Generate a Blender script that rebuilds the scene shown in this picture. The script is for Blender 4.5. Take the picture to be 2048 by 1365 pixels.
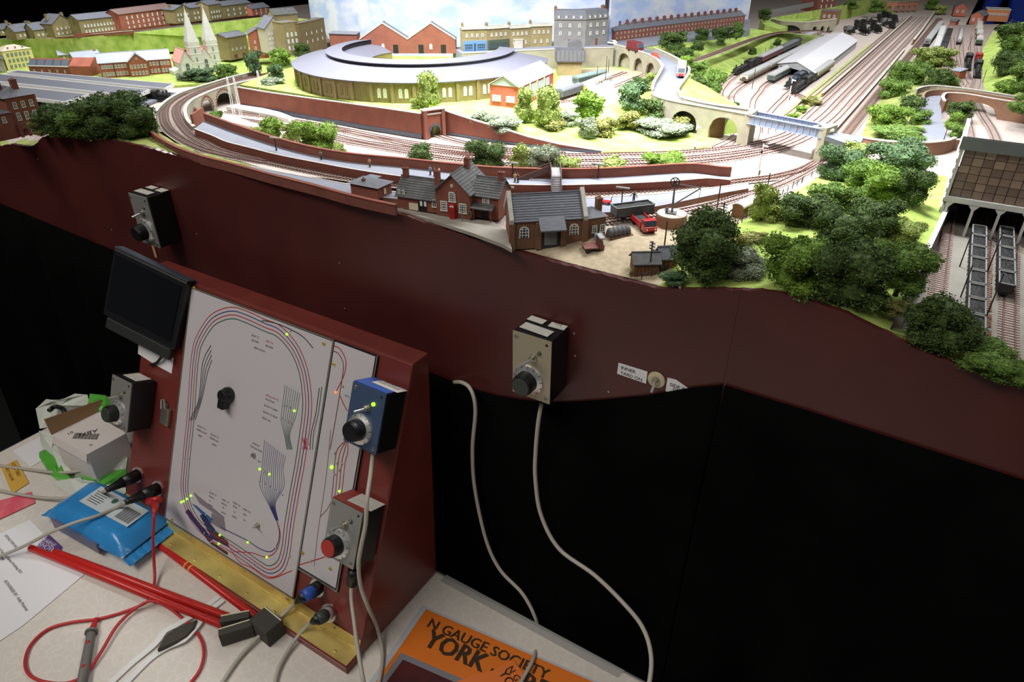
import bpy, bmesh, math, random
from mathutils import Vector, Matrix
from mathutils.geometry import tessellate_polygon
random.seed(7)
for o in list(bpy.data.objects): bpy.data.objects.remove(o)
scene = bpy.context.scene
COL = scene.collection
# ------------------------------------------------------------------ camera
W, H, FPX = 2048, 1365, 1380.0
YAW, PITCH = math.radians(-32.0), math.radians(31.1)
CAM = Vector((0, 0, 1.54))
fwd = Vector((math.sin(YAW)*math.cos(PITCH), math.cos(YAW)*math.cos(PITCH), -math.sin(PITCH)))
rgt = Vector((math.cos(YAW), -math.sin(YAW), 0))
upv = rgt.cross(fwd)
cd = bpy.data.cameras.new('camera'); cam = bpy.data.objects.new('camera', cd); COL.objects.link(cam)
cam.matrix_world = Matrix(((rgt.x, upv.x, -fwd.x, CAM.x), (rgt.y, upv.y, -fwd.y, CAM.y), (rgt.z, upv.z, -fwd.z, CAM.z), (0, 0, 0, 1)))
cd.sensor_fit = 'HORIZONTAL'; cd.sensor_width = 36; cd.lens = 36*FPX/W; cd.clip_start = .02; cd.clip_end = 60
scene.camera = cam
# ------------------------------------------------------------------ world, lamps, exposure
T = 1.255                                   # height of the model's rail level
wd = bpy.data.worlds.new('hall'); scene.world = wd; wd.use_nodes = True
bg = wd.node_tree.nodes['Background']; bg.inputs[0].default_value = (.9, .93, 1, 1); bg.inputs[1].default_value = .045
def area(name, loc, target, sx, sy, power, col=(1, 1, 1), spread=180):
    l = bpy.data.lights.new(name, 'AREA'); l.shape = 'RECTANGLE'; l.size = sx; l.size_y = sy
    l.energy = power; l.color = col; l.spread = math.radians(spread)
    o = bpy.data.objects.new(name, l); COL.objects.link(o); o.location = loc
    o.rotation_euler = (Vector(target)-Vector(loc)).to_track_quat('-Z', 'Y').to_euler()
    return o
# strip lamps of the layout's lighting rig (over the middle of the boards) and the hall's ceiling lights
area('layout_strip_lamp', (-.56, .94, T+.60), (-.56, 1.08, T), 1.05, .08, 16.5, (.97, .99, 1), 104)
area('layout_strip_lamp_rear', (-.05, 2.0, T+.62), (-.05, 2.0, T), .10, 1.5, 10.5, (.97, .99, 1), 165)
area('layout_strip_lamp_town', (-1.65, 1.15, T+.62), (-1.65, 1.1, T), .9, .06, 10, (.97, .99, 1), 165)
area('hall_ceiling_light', (-1.2, -.9, 3.3), (-.6, .35, .8), 2.4, .5, 42, (1, .95, .88))
area('hall_ceiling_light_rear', (1.6, -.6, 3.4), (.3, .5, 1.0), 1.6, .4, 10, (1, .95, .9))
scene.view_settings.view_transform = 'Standard'; scene.view_settings.look = 'None'
scene.view_settings.exposure = 0.0; scene.view_settings.gamma = 1.0; scene.view_settings.use_curve_mapping = False

# ------------------------------------------------------------------ pixel -> place helpers (2048x1365 frame)
def ray(x, y): return fwd + rgt*((x-1024)/FPX) - upv*((y-682.5)/FPX)
def atz(x, y, z): d = ray(x, y); return CAM + d*((z-CAM.z)/d.z)
def at(x, y, mm=0): return atz(x, y, T+mm*.001)
def aty(x, y, Y): d = ray(x, y); return CAM + d*((Y-CAM.y)/d.y)
def atplane(x, y, O, n): d = ray(x, y); return CAM + d*((O-CAM).dot(n)/d.dot(n))
def smooth(a, b, x): t = max(0, min(1, (x-a)/(b-a))); return t*t*(3-2*t)
def zmid(x): return T - .03*smooth(-.45, -.95, x)          # the yard behind the platforms dips to the left
def atm(x, y, dz=0):
    z = T
    for _ in range(12): p = atz(x, y, z+dz); z = zmid(p.x)
    return Vector((p.x, p.y, z+dz))
# ------------------------------------------------------------------ materials
def lin(c): return tuple((v/255/12.92 if v/255 <= .04045 else ((v/255+.055)/1.055)**2.4) for v in c)
MATS = {}
def mat(name, rgb, rough=.8, metal=0, var=.0, scale=60, bump=0, bscale=None, rgb2=None, emit=0, spec=None, alpha=1, trans=0, stretch=None):
    if name in MATS: return MATS[name]
    m = bpy.data.materials.new(name); m.use_nodes = True; nt = m.node_tree; b = nt.nodes['Principled BSDF']
    c = lin(rgb); b.inputs['Base Color'].default_value = (*c, 1); b.inputs['Roughness'].default_value = rough; b.inputs['Metallic'].default_value = metal
    if spec is not None: b.inputs['Specular IOR Level'].default_value = spec
    if trans: b.inputs['Transmission Weight'].default_value = trans; b.inputs['IOR'].default_value = 1.3
    if alpha < 1: b.inputs['Alpha'].default_value = alpha
    if emit: b.inputs['Emission Color'].default_value = (*c, 1); b.inputs['Emission Strength'].default_value = emit
    if var or rgb2 or bump:
        tc = nt.nodes.new('ShaderNodeTexCoord'); vec = tc.outputs['Object']
        if stretch:
            mp = nt.nodes.new('ShaderNodeMapping'); mp.inputs['Scale'].default_value = stretch; nt.links.new(vec, mp.inputs[0]); vec = mp.outputs[0]
    if var or rgb2:
        n = nt.nodes.new('ShaderNodeTexNoise'); n.inputs['Scale'].default_value = scale; n.inputs['Detail'].default_value = 4
        nt.links.new(vec, n.inputs['Vector'])
        r = nt.nodes.new('ShaderNodeValToRGB'); r.color_ramp.elements[0].position = .32; r.color_ramp.elements[1].position = .68
        if rgb2: a, z = c, lin(rgb2)
        else: a = tuple(v*(1-var) for v in c); z = tuple(min(1, v*(1+var)) for v in c)
        r.color_ramp.elements[0].color = (*a, 1); r.color_ramp.elements[1].color = (*z, 1)
        nt.links.new(n.outputs['Fac'], r.inputs[0]); nt.links.new(r.outputs[0], b.inputs['Base Color'])
    if bump:
        n2 = nt.nodes.new('ShaderNodeTexNoise'); n2.inputs['Scale'].default_value = bscale or scale*3; n2.inputs['Detail'].default_value = 3
        nt.links.new(vec, n2.inputs['Vector'])
        bp = nt.nodes.new('ShaderNodeBump'); bp.inputs['Strength'].default_value = bump; bp.inputs['Distance'].default_value = .001
        nt.links.new(n2.outputs['Fac'], bp.inputs['Height']); nt.links.new(bp.outputs[0], b.inputs['Normal'])
    MATS[name] = m
    return m
def brickmat(name, rgb, mortar, scale=300, var=.15):
    if name in MATS: return MATS[name]
    m = mat(name, rgb, .85); nt = m.node_tree; b = nt.nodes['Principled BSDF']
    tc = nt.nodes.new('ShaderNodeTexCoord'); sep = nt.nodes.new('ShaderNodeSeparateXYZ'); ad = nt.nodes.new('ShaderNodeMath'); cb = nt.nodes.new('ShaderNodeCombineXYZ')
    nt.links.new(tc.outputs['Object'], sep.inputs[0]); nt.links.new(sep.outputs[0], ad.inputs[0]); nt.links.new(sep.outputs[1], ad.inputs[1])
    nt.links.new(ad.outputs[0], cb.inputs[0]); nt.links.new(sep.outputs[2], cb.inputs[1])
    br = nt.nodes.new('ShaderNodeTexBrick'); br.inputs['Scale'].default_value = scale
    br.inputs['Color1'].default_value = (*[v*(1-var) for v in lin(rgb)], 1); br.inputs['Color2'].default_value = (*[min(1, v*(1+var)) for v in lin(rgb)], 1)
    br.inputs['Mortar'].default_value = (*lin(mortar), 1); br.inputs['Mortar Size'].default_value = .03
    nt.links.new(cb.outputs[0], br.inputs['Vector'])
    n = nt.nodes.new('ShaderNodeTexNoise'); n.inputs['Scale'].default_value = 45; n.inputs['Detail'].default_value = 5; nt.links.new(tc.outputs['Object'], n.inputs['Vector'])
    mx = nt.nodes.new('ShaderNodeMix'); mx.data_type = 'RGBA'; mx.blend_type = 'OVERLAY'; mx.inputs[0].default_value = .35
    nt.links.new(br.outputs['Color'], mx.inputs[6]); nt.links.new(n.outputs['Fac'], mx.inputs[7]); nt.links.new(mx.outputs[2], b.inputs['Base Color'])
    return m
M_maroon = mat('maroon_paint', (76, 34, 32), .36, var=.14, scale=9, bump=.12, bscale=60)
M_maroon2 = mat('maroon_cabinet', (112, 48, 42), .33, var=.12, scale=12, bump=.1, bscale=70)
M_grass = mat('static_grass', (132, 158, 66), .95, rgb2=(172, 188, 98), scale=48, bump=.8, bscale=900)
M_grassd = mat('dry_grass', (112, 126, 60), .95, rgb2=(158, 164, 92), scale=60, bump=.8, bscale=900)
M_ballast = mat('ballast', (182, 168, 160), .95, var=.16, scale=240, bump=.6, bscale=1400)
M_ballastd = mat('ballast_brown', (146, 130, 122), .95, var=.22, scale=240, bump=.6, bscale=1400)
M_yard = mat('yard_ground', (176, 160, 134), .95, var=.14, scale=160, bump=.5, bscale=1200)
M_platform = mat('platform_grey', (128, 130, 142), .8, var=.06, scale=40)
M_road = mat('road_grey', (118, 121, 132), .85, var=.06, scale=50)
M_brick = brickmat('red_brick', (124, 60, 44), (138, 98, 82))
M_brickd = brickmat('dark_red_brick', (112, 52, 42), (120, 85, 72))
M_brickb = brickmat('brown_brick', (118, 78, 56), (130, 105, 85))
M_stock = brickmat('yellow_stock_brick', (128, 112, 70), (150, 140, 110))
M_stone = brickmat('buff_stone', (142, 136, 116), (156, 151, 134), 160, .08)
M_greystone = brickmat('grey_stone', (118, 116, 114), (135, 133, 130), 200, .1)
M_slate = mat('slate', (96, 98, 106), .7, var=.16, scale=150, stretch=(1, 1, 6))
M_slated = mat('dark_slate', (84, 84, 84), .75, var=.2, scale=150)
M_palroof = mat('pale_grey_roof', (96, 96, 108), .55, var=.04, scale=30)
M_white = mat('white_paint', (225, 225, 222), .6)
M_cream = mat('cream_paint', (214, 206, 176), .7)
M_black = mat('black_paint', (22, 22, 24), .55)
M_coping = mat('coping_stone', (182, 176, 165), .85, var=.1, scale=120)
M_bluebrick = mat('engineering_brick', (78, 86, 100), .6, var=.15, scale=200)
M_glass = mat('window_glass', (60, 72, 80), .15, spec=.6)
M_pane = mat('pale_window', (186, 196, 196), .2)
M_rail = mat('rusty_rail', (112, 78, 72), .5, .4, var=.12, scale=200)
M_sleeper = mat('sleeper', (112, 94, 84), .9, var=.2, scale=200)
M_bark = mat('bark', (82, 66, 50), .9)
M_coal = mat('coal', (20, 20, 22), .7, var=.6, scale=500, bump=1.0, bscale=600)
M_steel = mat('brushed_steel', (178, 174, 164), .35, .85)
M_chrome = mat('chrome', (222, 222, 220), .3, .75)
M_brass = mat('brass', (238, 208, 128), .40, .6, var=.3, scale=16)
M_cable = mat('grey_cable', (178, 172, 160), .5)
M_plastic = mat('black_plastic', (20, 20, 22), .4)
M_paper = mat('white_paper', (226, 224, 226), .7)
M_ink = mat('black_ink', (38, 36, 38), .8)
M_redink = mat('red_ink', (176, 40, 38), .7)
M_blueink = mat('blue_ink', (44, 48, 110), .7)
M_greenink = mat('green_ink', (38, 92, 68), .7)
M_ltgreen = mat('green_led', (150, 255, 40), .5, emit=2.2)
M_ltorange = mat('orange_led', (255, 110, 50), .5, emit=2.0)

# ------------------------------------------------------------------ mesh building
class MB:
    def __init__(s): s.v = []; s.f = []; s.m = []; s.M = Matrix.Identity(4); s.k = 0
    def add(s, vs, fs, k=None):
        b = len(s.v); s.v += [s.M @ Vector(p) for p in vs]; s.f += [[i+b for i in f] for f in fs]; s.m += [s.k if k is None else k]*len(fs)
        return s
    def box(s, c, d, k=None, rz=0):
        x, y, z = d[0]/2, d[1]/2, d[2]/2
        vs = [Vector((a, b, e)) for a in (-x, x) for b in (-y, y) for e in (-z, z)]
        if rz: R = Matrix.Rotation(rz, 3, 'Z'); vs = [R @ v for v in vs]
        return s.add([v+Vector(c) for v in vs], [(0, 1, 3, 2), (4, 6, 7, 5), (0, 4, 5, 1), (2, 3, 7, 6), (0, 2, 6, 4), (1, 5, 7, 3)], k)
    def box2(s, a, b, k=None): return s.box([(p+q)/2 for p, q in zip(a, b)], [abs(q-p) for p, q in zip(a, b)], k)
    def poly(s, pts, k=None): return s.add(pts, [list(range(len(pts)))], k)
    def prism(s, pts, z0, z1, k=None):                 # pts: xy outline, counter-clockwise
        n = len(pts); vs = [(p[0], p[1], z0) for p in pts]+[(p[0], p[1], z1) for p in pts]
        fs = [list(range(n))[::-1], list(range(n, 2*n))]+[(i, (i+1) % n, n+(i+1) % n, n+i) for i in range(n)]
        return s.add(vs, fs, k)
    def profile(s, pts, y0, y1, k=None):               # outline in x,z extruded along y
        n = len(pts); vs = [(p[0], y0, p[1]) for p in pts]+[(p[0], y1, p[1]) for p in pts]
        fs = [list(range(n)), list(range(n, 2*n))[::-1]]+[(i, n+i, n+(i+1) % n, (i+1) % n) for i in range(n)]
        return s.add(vs, fs, k)
    def profx(s, pts, x0, x1, k=None):                 # outline in y,z extruded along x
        n = len(pts); vs = [(x0, p[0], p[1]) for p in pts]+[(x1, p[0], p[1]) for p in pts]
        fs = [list(range(n))[::-1], list(range(n, 2*n))]+[(i, (i+1) % n, n+(i+1) % n, n+i) for i in range(n)]
        return s.add(vs, fs, k)
    def tube(s, pts, r, n=8, k=None, cap=True):
        pts = [Vector(p) for p in pts]; rs = r if isinstance(r, (list, tuple)) else [r]*len(pts)
        t0 = (pts[1]-pts[0]).normalized(); nrm = t0.orthogonal().normalized(); vs = []
        for i, p in enumerate(pts):
            t = (pts[min(i+1, len(pts)-1)]-pts[max(i-1, 0)])
            t = t.normalized() if t.length > 1e-9 else t0
            nrm = (nrm - t*nrm.dot(t)); nrm = nrm.normalized() if nrm.length > 1e-6 else t.orthogonal().normalized()
            b = t.cross(nrm)
            vs += [p+(nrm*math.cos(2*math.pi*j/n)+b*math.sin(2*math.pi*j/n))*rs[i] for j in range(n)]
        fs = [(i*n+j, i*n+(j+1) % n, (i+1)*n+(j+1) % n, (i+1)*n+j) for i in range(len(pts)-1) for j in range(n)]
        if cap: fs += [list(range(n))[::-1], list(range((len(pts)-1)*n, len(pts)*n))]
        return s.add(vs, fs, k)
    def lathe(s, prof, n=24, k=None, c=(0, 0, 0), cap=True):  # prof: (r,z)
        vs = [(c[0]+r*math.cos(2*math.pi*j/n), c[1]+r*math.sin(2*math.pi*j/n), c[2]+z) for r, z in prof for j in range(n)]
        fs = [(i*n+j, i*n+(j+1) % n, (i+1)*n+(j+1) % n, (i+1)*n+j) for i in range(len(prof)-1) for j in range(n)]
        if cap: fs += [list(range(n))[::-1], list(range((len(prof)-1)*n, len(prof)*n))]
        return s.add(vs, fs, k)
    def ribbon(s, L, Rr, k=None):                      # strip between two polylines
        n = len(L); return s.add(list(L)+list(Rr), [(i, i+1, n+i+1, n+i) for i in range(n-1)], k)
    def wallstrip(s, path, h, th, k=None, base=0.0):   # solid wall along a 3D path; h may be a list
        hs = h if isinstance(h, (list, tuple)) else [h]*len(path)
        L, Rr = offset(path, th/2), offset(path, -th/2); n = len(path); vs = []
        for i in range(n):
            for q, dz in ((L[i], base), (Rr[i], base), (Rr[i], hs[i]), (L[i], hs[i])): vs.append((q[0], q[1], path[i][2]+dz))
        fs = [(4*i+a, 4*i+(a+1) % 4, 4*i+4+(a+1) % 4, 4*i+4+a) for i in range(n-1) for a in range(4)]+[(3, 2, 1, 0), (4*n-4, 4*n-3, 4*n-2, 4*n-1)]
        return s.add(vs, fs, k)
    def build(s, name, mats, parent=None, smooth=False, world=False, bevel=0):
        me = bpy.data.meshes.new(name); me.from_pydata([tuple(v) for v in s.v], [], s.f)
        mats = mats if isinstance(mats, (list, tuple)) else [mats]
        for m in mats: me.materials.append(m)
        if len(mats) > 1: me.polygons.foreach_set('material_index', s.m)
        bm = bmesh.new(); bm.from_mesh(me); bmesh.ops.recalc_face_normals(bm, faces=bm.faces); bm.to_mesh(me); bm.free()
        if smooth: me.polygons.foreach_set('use_smooth', [True]*len(me.polygons))
        o = link(name, me, parent)
        if parent is not None and world:
            me.transform(wmat(parent).inverted())
        if bevel:
            b = o.modifiers.new('bevel', 'BEVEL'); b.width = bevel; b.segments = 2; b.limit_method = 'ANGLE'
        return o
def wmat(o):
    m = Matrix.LocRotScale(o.location, o.rotation_euler, o.scale)
    return wmat(o.parent) @ m if o.parent else m
def link(name, data, parent=None, loc=None, rz=0):
    o = bpy.data.objects.new(name, data); COL.objects.link(o)
    if parent: o.parent = parent
    if loc is not None: o.location = loc
    if rz: o.rotation_euler = (0, 0, rz)
    return o
def tag(o, label=None, cat=None, group=None, kind=None):
    if label: o['label'] = label
    if cat: o['category'] = cat
    if group: o['group'] = group
    if kind: o['kind'] = kind
    return o
def thing(name, label, cat, loc=(0, 0, 0), rz=0, group=None, kind=None):
    return tag(link(name, None, None, loc, rz), label, cat, group, kind)
def copy_tree(o, parent=None, loc=None, rz=None, label=None, group=None):
    c = o.copy(); COL.objects.link(c); c.parent = parent
    if loc is not None: c.location = loc
    if rz is not None: c.rotation_euler = (0, 0, rz)
    if label: c['label'] = label
    if group: c['group'] = group
    for ch in o.children: copy_tree(ch, c)
    return c
def offset(path, d):
    out = []
    for i, p in enumerate(path):
        a, b = path[max(i-1, 0)], path[min(i+1, len(path)-1)]
        t = Vector((b[0]-a[0], b[1]-a[1])); t = t.normalized() if t.length > 1e-9 else Vector((1, 0))
        out.append(Vector((p[0]-t.y*d, p[1]+t.x*d, p[2])))
    return out
def spline(pts, step=.01):                              # Catmull-Rom through points, resampled
    pts = [Vector(p) for p in pts]; P = [pts[0]*2-pts[1]]+pts+[pts[-1]*2-pts[-2]]; out = []
    for i in range(1, len(P)-2):
        a, b, c, d = P[i-1], P[i], P[i+1], P[i+2]; n = max(1, int((c-b).length/step))
        for j in range(n):
            t = j/n; out.append(.5*((2*b)+(c-a)*t+(2*a-5*b+4*c-d)*t*t+(3*b-a-3*c+d)*t**3))
    return out+[pts[-1]]
def pix(pts, mm=0): return [at(p[0], p[1], p[2] if len(p) > 2 else mm) for p in pts]
def pixm(pts, dz=0): return [atm(p[0], p[1], dz) for p in pts]
def slab(name, pts, m, thick=.03, kind='structure', label=None, cat=None, parent=None):
    tris = tessellate_polygon([[Vector((p[0], p[1], 0)) for p in pts]]); n = len(pts)
    b = MB(); b.add(list(pts)+[(p[0], p[1], p[2]-thick) for p in pts], [t for t in tris]+[(i, (i+1) % n, n+(i+1) % n, n+i) for i in range(n)])
    o = b.build(name, m, parent); tag(o, label, cat, None, kind); return o
TEXTN = [0]
def textmesh(txt, size, m, parent=None, loc=(0, 0, 0), mtx=None, name='lettering', align='LEFT', depth=.0):
    cu = bpy.data.curves.new('t', 'FONT'); cu.body = txt; cu.size = size; cu.align_x = align; cu.extrude = depth; cu.resolution_u = 2
    to = bpy.data.objects.new('t', cu); me = bpy.data.meshes.new_from_object(to); bpy.data.objects.remove(to); bpy.data.curves.remove(cu)
    me.name = name; me.materials.clear(); me.materials.append(m)
    if mtx is not None: me.transform(mtx)
    o = link(name, me, parent); o.location = loc
    return o
# ================================================================== the setting
def htop(P, py):                                        # height above P that shows at picture row py
    v = P-CAM; k = (682.5-py)/FPX
    return (k*v.dot(fwd)-v.dot(upv))/(upv.z-k*fwd.z)
M_floor = mat('hall_floor', (16, 16, 16), .9, var=.2, scale=8)
M_dark = mat('black_drape', (7, 7, 7), .98, var=.3, scale=14, spec=.04)
MB().box2((-4.5, -3, -.05), (4.5, 6, 0)).build('floor', M_floor)['kind'] = 'structure'
MB().box2((-4.5, 5.2, 0), (4.5, 5.25, 2.6)).build('wall_back', M_dark)['kind'] = 'structure'
MB().box2((-4.5, -3, 0), (-4.45, 5.2, 2.6)).build('wall_left', M_dark)['kind'] = 'structure'
# fascia --------------------------------------------------------
FT = [(-1.95, 1.17), (-1.60, 1.178), (-1.486, 1.189), (-1.42, 1.203), (-1.37, 1.206), (-1.34, 1.212), (-1.305, 1.230), (-1.26, 1.244), (-1.232, 1.250), (-1.18, 1.2545), (-1.13, 1.254), (-1.07, 1.257), (-.998, 1.259),
      (-.94, 1.257), (-.885, 1.2545), (-.78, 1.2555), (-.685, 1.2545), (-.528, 1.2525), (-.45, 1.247), (-.375, 1.242), (-.295, 1.240), (-.196, 1.240), (-.17, 1.246), (-.149, 1.252), (-.12, 1.259), (-.088, 1.265), (-.055, 1.264),
      (-.029, 1.260), (.0, 1.252), (.032, 1.243), (.07, 1.238), (.103, 1.234), (.25, 1.222), (.6, 1.205)]
def fz(x):
    for (a, b), (c, d) in zip(FT, FT[1:]):
        if a <= x <= c: return b+(d-b)*(x-a)/(c-a)
    return FT[0][1] if x < FT[0][0] else FT[-1][1]
FY = .585
fas = thing('layout_fascia', 'dark maroon painted front board of the model railway with a hilly top edge', 'fascia', (-.4, FY, 1.04))
def fpanel(x0, x1, zb):
    n = max(2, int((x1-x0)/.008)); xs = [x0+(x1-x0)*i/n for i in range(n+1)]; b = MB()
    top = [(x, fz(x)+.0006*math.sin(x*410)+.0005*math.sin(x*173+1)) for x in xs]
    vs = []; fs = []
    for x, z in top: vs += [(x, FY-.006, z), (x, FY, z), (x, FY-.006, zb), (x, FY, zb)]
    for i in range(n):
        a = 4*i; fs += [(a, a+4, a+5, a+1), (a, a+2, a+6, a+4), (a+1, a+5, a+7, a+3), (a+2, a+3, a+7, a+6)]
    fs += [(0, 1, 3, 2), (4*n, 4*n+2, 4*n+3, 4*n+1)]
    b.add(vs, fs); return b.build('panel', M_maroon, fas, world=True)
fpanel(-1.95, -1.3002, 1.035); fpanel(-1.30, -.1192, 1.035); fpanel(-.119, .6, 1.035)
for px, py in [(223, 460), (393, 469), (679, 527), (690, 618), (1150, 712), (1148, 668), (1360, 575), (76, 318), (1217, 784)]:
    p = aty(px, py, FY-.0065); b = MB(); b.M = Matrix.Translation(p) @ Matrix.Rotation(math.pi/2, 4, 'X')
    b.lathe([(.0015, 0), (.0013, .0004), (.0006, .0006)], 10); b.build('screw_head', M_steel, fas, world=True)
# timber lip seen under the fascia of the side board
# black drapes under the boards ---------------------------------
DT = [(-1.95, 1.07), (-1.577, 1.066), (-1.363, 1.058), (-1.177, 1.052), (-.9, 1.046), (-.476, 1.041), (-.43, 1.040), (-.383, 1.044), (-.345, 1.052), (-.306, 1.062), (-.25, 1.088), (-.193, 1.116), (-.15, 1.142), (-.119, 1.157), (-.048, 1.157), (.016, 1.156), (.129, 1.154), (.6, 1.15)]
def dz_(x):
    for (a, b), (c, d) in zip(DT, DT[1:]):
        if a <= x <= c: return b+(d-b)*(x-a)/(c-a)
    return 1.07
def drape(x0, x1, label):
    b = MB(); n = int((x1-x0)/.012); rows = 10; vs = []; fs = []
    for i in range(n+1):
        x = x0+(x1-x0)*i/n; zt = dz_(x)
        for j in range(rows+1):
            t = j/rows; z = zt*(1-t)+.004*t
            y = FY-.0075-.001-t**.5*.028*(1+math.sin(x*34+math.sin(x*9)*2))-.006*t*(1+math.sin(x*90))
            vs.append((x, y, z))
    for i in range(n):
        for j in range(rows):
            a = i*(rows+1)+j; fs.append((a, a+1, a+rows+2, a+rows+1))
    b.add(vs, fs); o = b.build('drape', M_dark, smooth=True); tag(o, label, 'drape')
    s = o.modifiers.new('thick', 'SOLIDIFY'); s.thickness = .0012; s.offset = 1
drape(-1.95, -.119, 'black cloth drape hanging under the left and middle of the maroon fascia')
drape(-.117, .6, 'black cloth drape hanging under the right end of the maroon fascia')
# base ground of the boards -------------------------------------
def kerbx(y): return .004+(y-.60)*.055
def G(x, y):
    z = zmid(x)
    if y < 1.12 and x > kerbx(y): z = T-.022
    f = smooth(.585, .66, y); g = min(fz(x)-.002, z)
    if x < -1.13: g = fz(x)-.002; f = smooth(.585, .68, y)
    return g*(1-f)+z*f-.0012
xs = [-2.7+.0125*i for i in range(241)]+[.3125+.05*i for i in range(9)]
ys = [.5852]+[.59+.0125*i for i in range(52)]+[1.25+.05*i for i in range(64)]
b = MB(); ny = len(ys)
b.add([(x, y, G(x, y)) for x in xs for y in ys], [(i*ny+j, (i+1)*ny+j, (i+1)*ny+j+1, i*ny+j+1) for i in range(len(xs)-1) for j in range(ny-1) if not (ys[j] > 2.82 and xs[i] > -.05)])
g_ = b.build('ground', M_ballast); g_['kind'] = 'structure'
def edge(pts, mm): return [Vector((p.x, p.y, T+mm*.001)) for p in pts]
# plateau of the roundhouse ------------------------------------
wallL_base = pixm([(484, 214), (543, 224), (620, 238), (700, 252), (780, 266), (846, 277)])
wallL_top = [175, 185, 196, 207, 218, 228]
wallR_base = pixm([(891, 268), (920, 272), (960, 279), (1000, 285), (1060, 293), (1120, 299), (1202, 306)])
wallR_top = [221, 231, 244, 256, 275, 289, 302]
wl = [p+Vector((-.001, .006, 0)) for p in wallL_base]; wr = [p+Vector((-.001, .006, 0)) for p in wallR_base]
slab('ground_plateau', edge(wl, 12)+edge(wr[:1], 14)+pix([(985, 214), (1120, 211), (1196, 218), (1250, 205), (1300, 192), (1322, 160), (1326, 145), (1227, 132), (1120, 130), (1030, 105)], 12)+pix([(722, 107), (600, 130), (540, 146)], 12), M_grass, .05)
slope = [Vector((p.x, p.y, p.z+max(.0005, htop(p, t)-.004))) for p, t in zip(wr, wallR_top)]
slab('ground_slope', slope+pix([(1300, 304), (1390, 298), (1450, 287), (1418, 265)], .4)+pix([(1380, 243, 6), (1335, 212, 22), (1300, 192, 14), (1250, 205, 12), (1196, 218, 12), (1120, 211, 12), (985, 214, 12)]), M_grass, .05)
slab('ground_yard', pix([(1105, 215), (1196, 217), (1240, 203), (1285, 175), (1322, 150), (1222, 134), (1130, 140), (1112, 165)], 12.6), M_yard, .002)
# left: low-level town ground and hill ---------------------------
slab('ground_town', [atz(x, y, T-.026) for x, y in [(340, 172), (430, 165), (540, 146), (640, 118), (600, 95), (440, 70), (220, 85), (0, 115), (-120, 140), (0, 150), (150, 158), (250, 172)]], M_grass, .02)
slab('ground_hill', [at(x, y, z) for x, y, z in [(-60, 100, -20), (60, 96, -17), (130, 94, -12), (200, 92, -10), (330, 88, -8), (470, 78, -5), (640, 75, 12), (640, 40, 45), (540, 32, 45), (260, 66, 38), (140, 77, 30), (0, 78, 24), (-60, 84, 20)]], M_grass, .06)
# right: hill behind the road, embankments ------------------------
slab('ground_hill_right', pix([(1292, 92, 50), (1360, 80, 50), (1490, 55, 50), (1560, 66, 36), (1640, 72, 20), (1600, 88, 2), (1500, 118, 1), (1462, 148, 1), (1432, 172, 1), (1432, 205, 1), (1462, 212, 1), (1500, 226, 1), (1490, 229, 30), (1425, 219, 38), (1368, 205, 40), (1358, 186, 44), (1380, 152, 47), (1372, 138, 49), (1340, 117, 50)]), M_grass, .05)
slab('ground_hill_far', pix([(1520, 40, 46), (1700, 8, 46), (1800, -12, 46), (1690, 5, 30), (1640, 32, 20), (1560, 58, 36), (1530, 50, 46)]), M_grass, .05)
slab('ground_verge', [Vector((-.255, y, T+.001)) for y in (1.30, 1.42, 1.6, 2.3)]+[Vector((-.245, 2.3, T+.001)), Vector((-.229, 1.5, T+.001)), Vector((-.228, 1.30, T+.001))], M_grass, .004)
slab('ground_tree_island', pix([(1722, 275, 0), (1737, 235, 0), (1790, 150, 0), (1828, 118, 0), (1880, 105, 0), (1915, 150, 0), (1918, 188, 6), (1835, 190, 18), (1845, 215, 18), (1848, 262, 16), (1840, 285, 10)]), M_grassd, .03)
slab('ground_right_bank', pix([(1955, 110, 0), (1968, 190, 0), (1985, 208, 4), (2060, 215, 25), (2120, 120, 60), (2080, 40, 45), (2000, 50, 15), (1975, 80, 0)]), M_grass, .04)
slab('ground_far_yard', pix([(1885, 92), (1910, 145), (1925, 190), (1980, 200), (1960, 110), (1985, 60), (2000, 48), (1900, 50), (1868, 70)], 1), M_ballastd, .002)
def rulegrid(name, y0, y1, ny_, xl, xr, nx, zf, m):
    b = MB(); vs = []
    for j in range(ny_+1):
        y = y0+(y1-y0)*j/ny_
        for i in range(nx+1):
            x = xl(y)+(xr(y)-xl(y))*i/nx; vs.append((x, y, zf(x, y, i/nx)))
    b.add(vs, [(j*(nx+1)+i, j*(nx+1)+i+1, (j+1)*(nx+1)+i+1, (j+1)*(nx+1)+i) for j in range(ny_) for i in range(nx)])
    o = b.build(name, m, smooth=True); o['kind'] = 'structure'; return o
def pl(pts):
    def f(y):
        for (a, b), (c, d) in zip(pts, pts[1:]):
            if y <= c: return b+(d-b)*max(0, (y-a))/(c-a)
        return pts[-1][1]
    return f
bankL = pl([(.586, -.20), (.63, -.195), (.68, -.186), (.74, -.172), (.80, -.160), (.87, -.146), (.98, -.126), (1.06, -.09)])
def bankz(x, y, u):
    f = smooth(.586, .66, y); z0 = T+.001+.010*math.sin(math.pi*u)*smooth(.6, .75, y)*(1-smooth(.85, 1.0, y))+.0012*math.sin(x*120+y*60)*math.sin(y*95)
    return (fz(x)-.0006)*(1-f)+z0*f
rulegrid('ground_tree_bank', .586, 1.06, 60, bankL, lambda y: kerbx(y), 30, bankz, M_grass)
ybk = pl([(-1.95, .70), (-1.3, .72), (-1.16, .71), (-1.11, .672), (-1.075, .650), (-1.0, .626), (-.9, .614), (-.76, .606), (-.72, .598)])
zbk = pl([(-1.95, T-.032), (-1.36, T-.030), (-1.27, T-.016), (-1.2, T-.006), (-1.1, T+.0005), (-.72, T+.0)])
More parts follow.
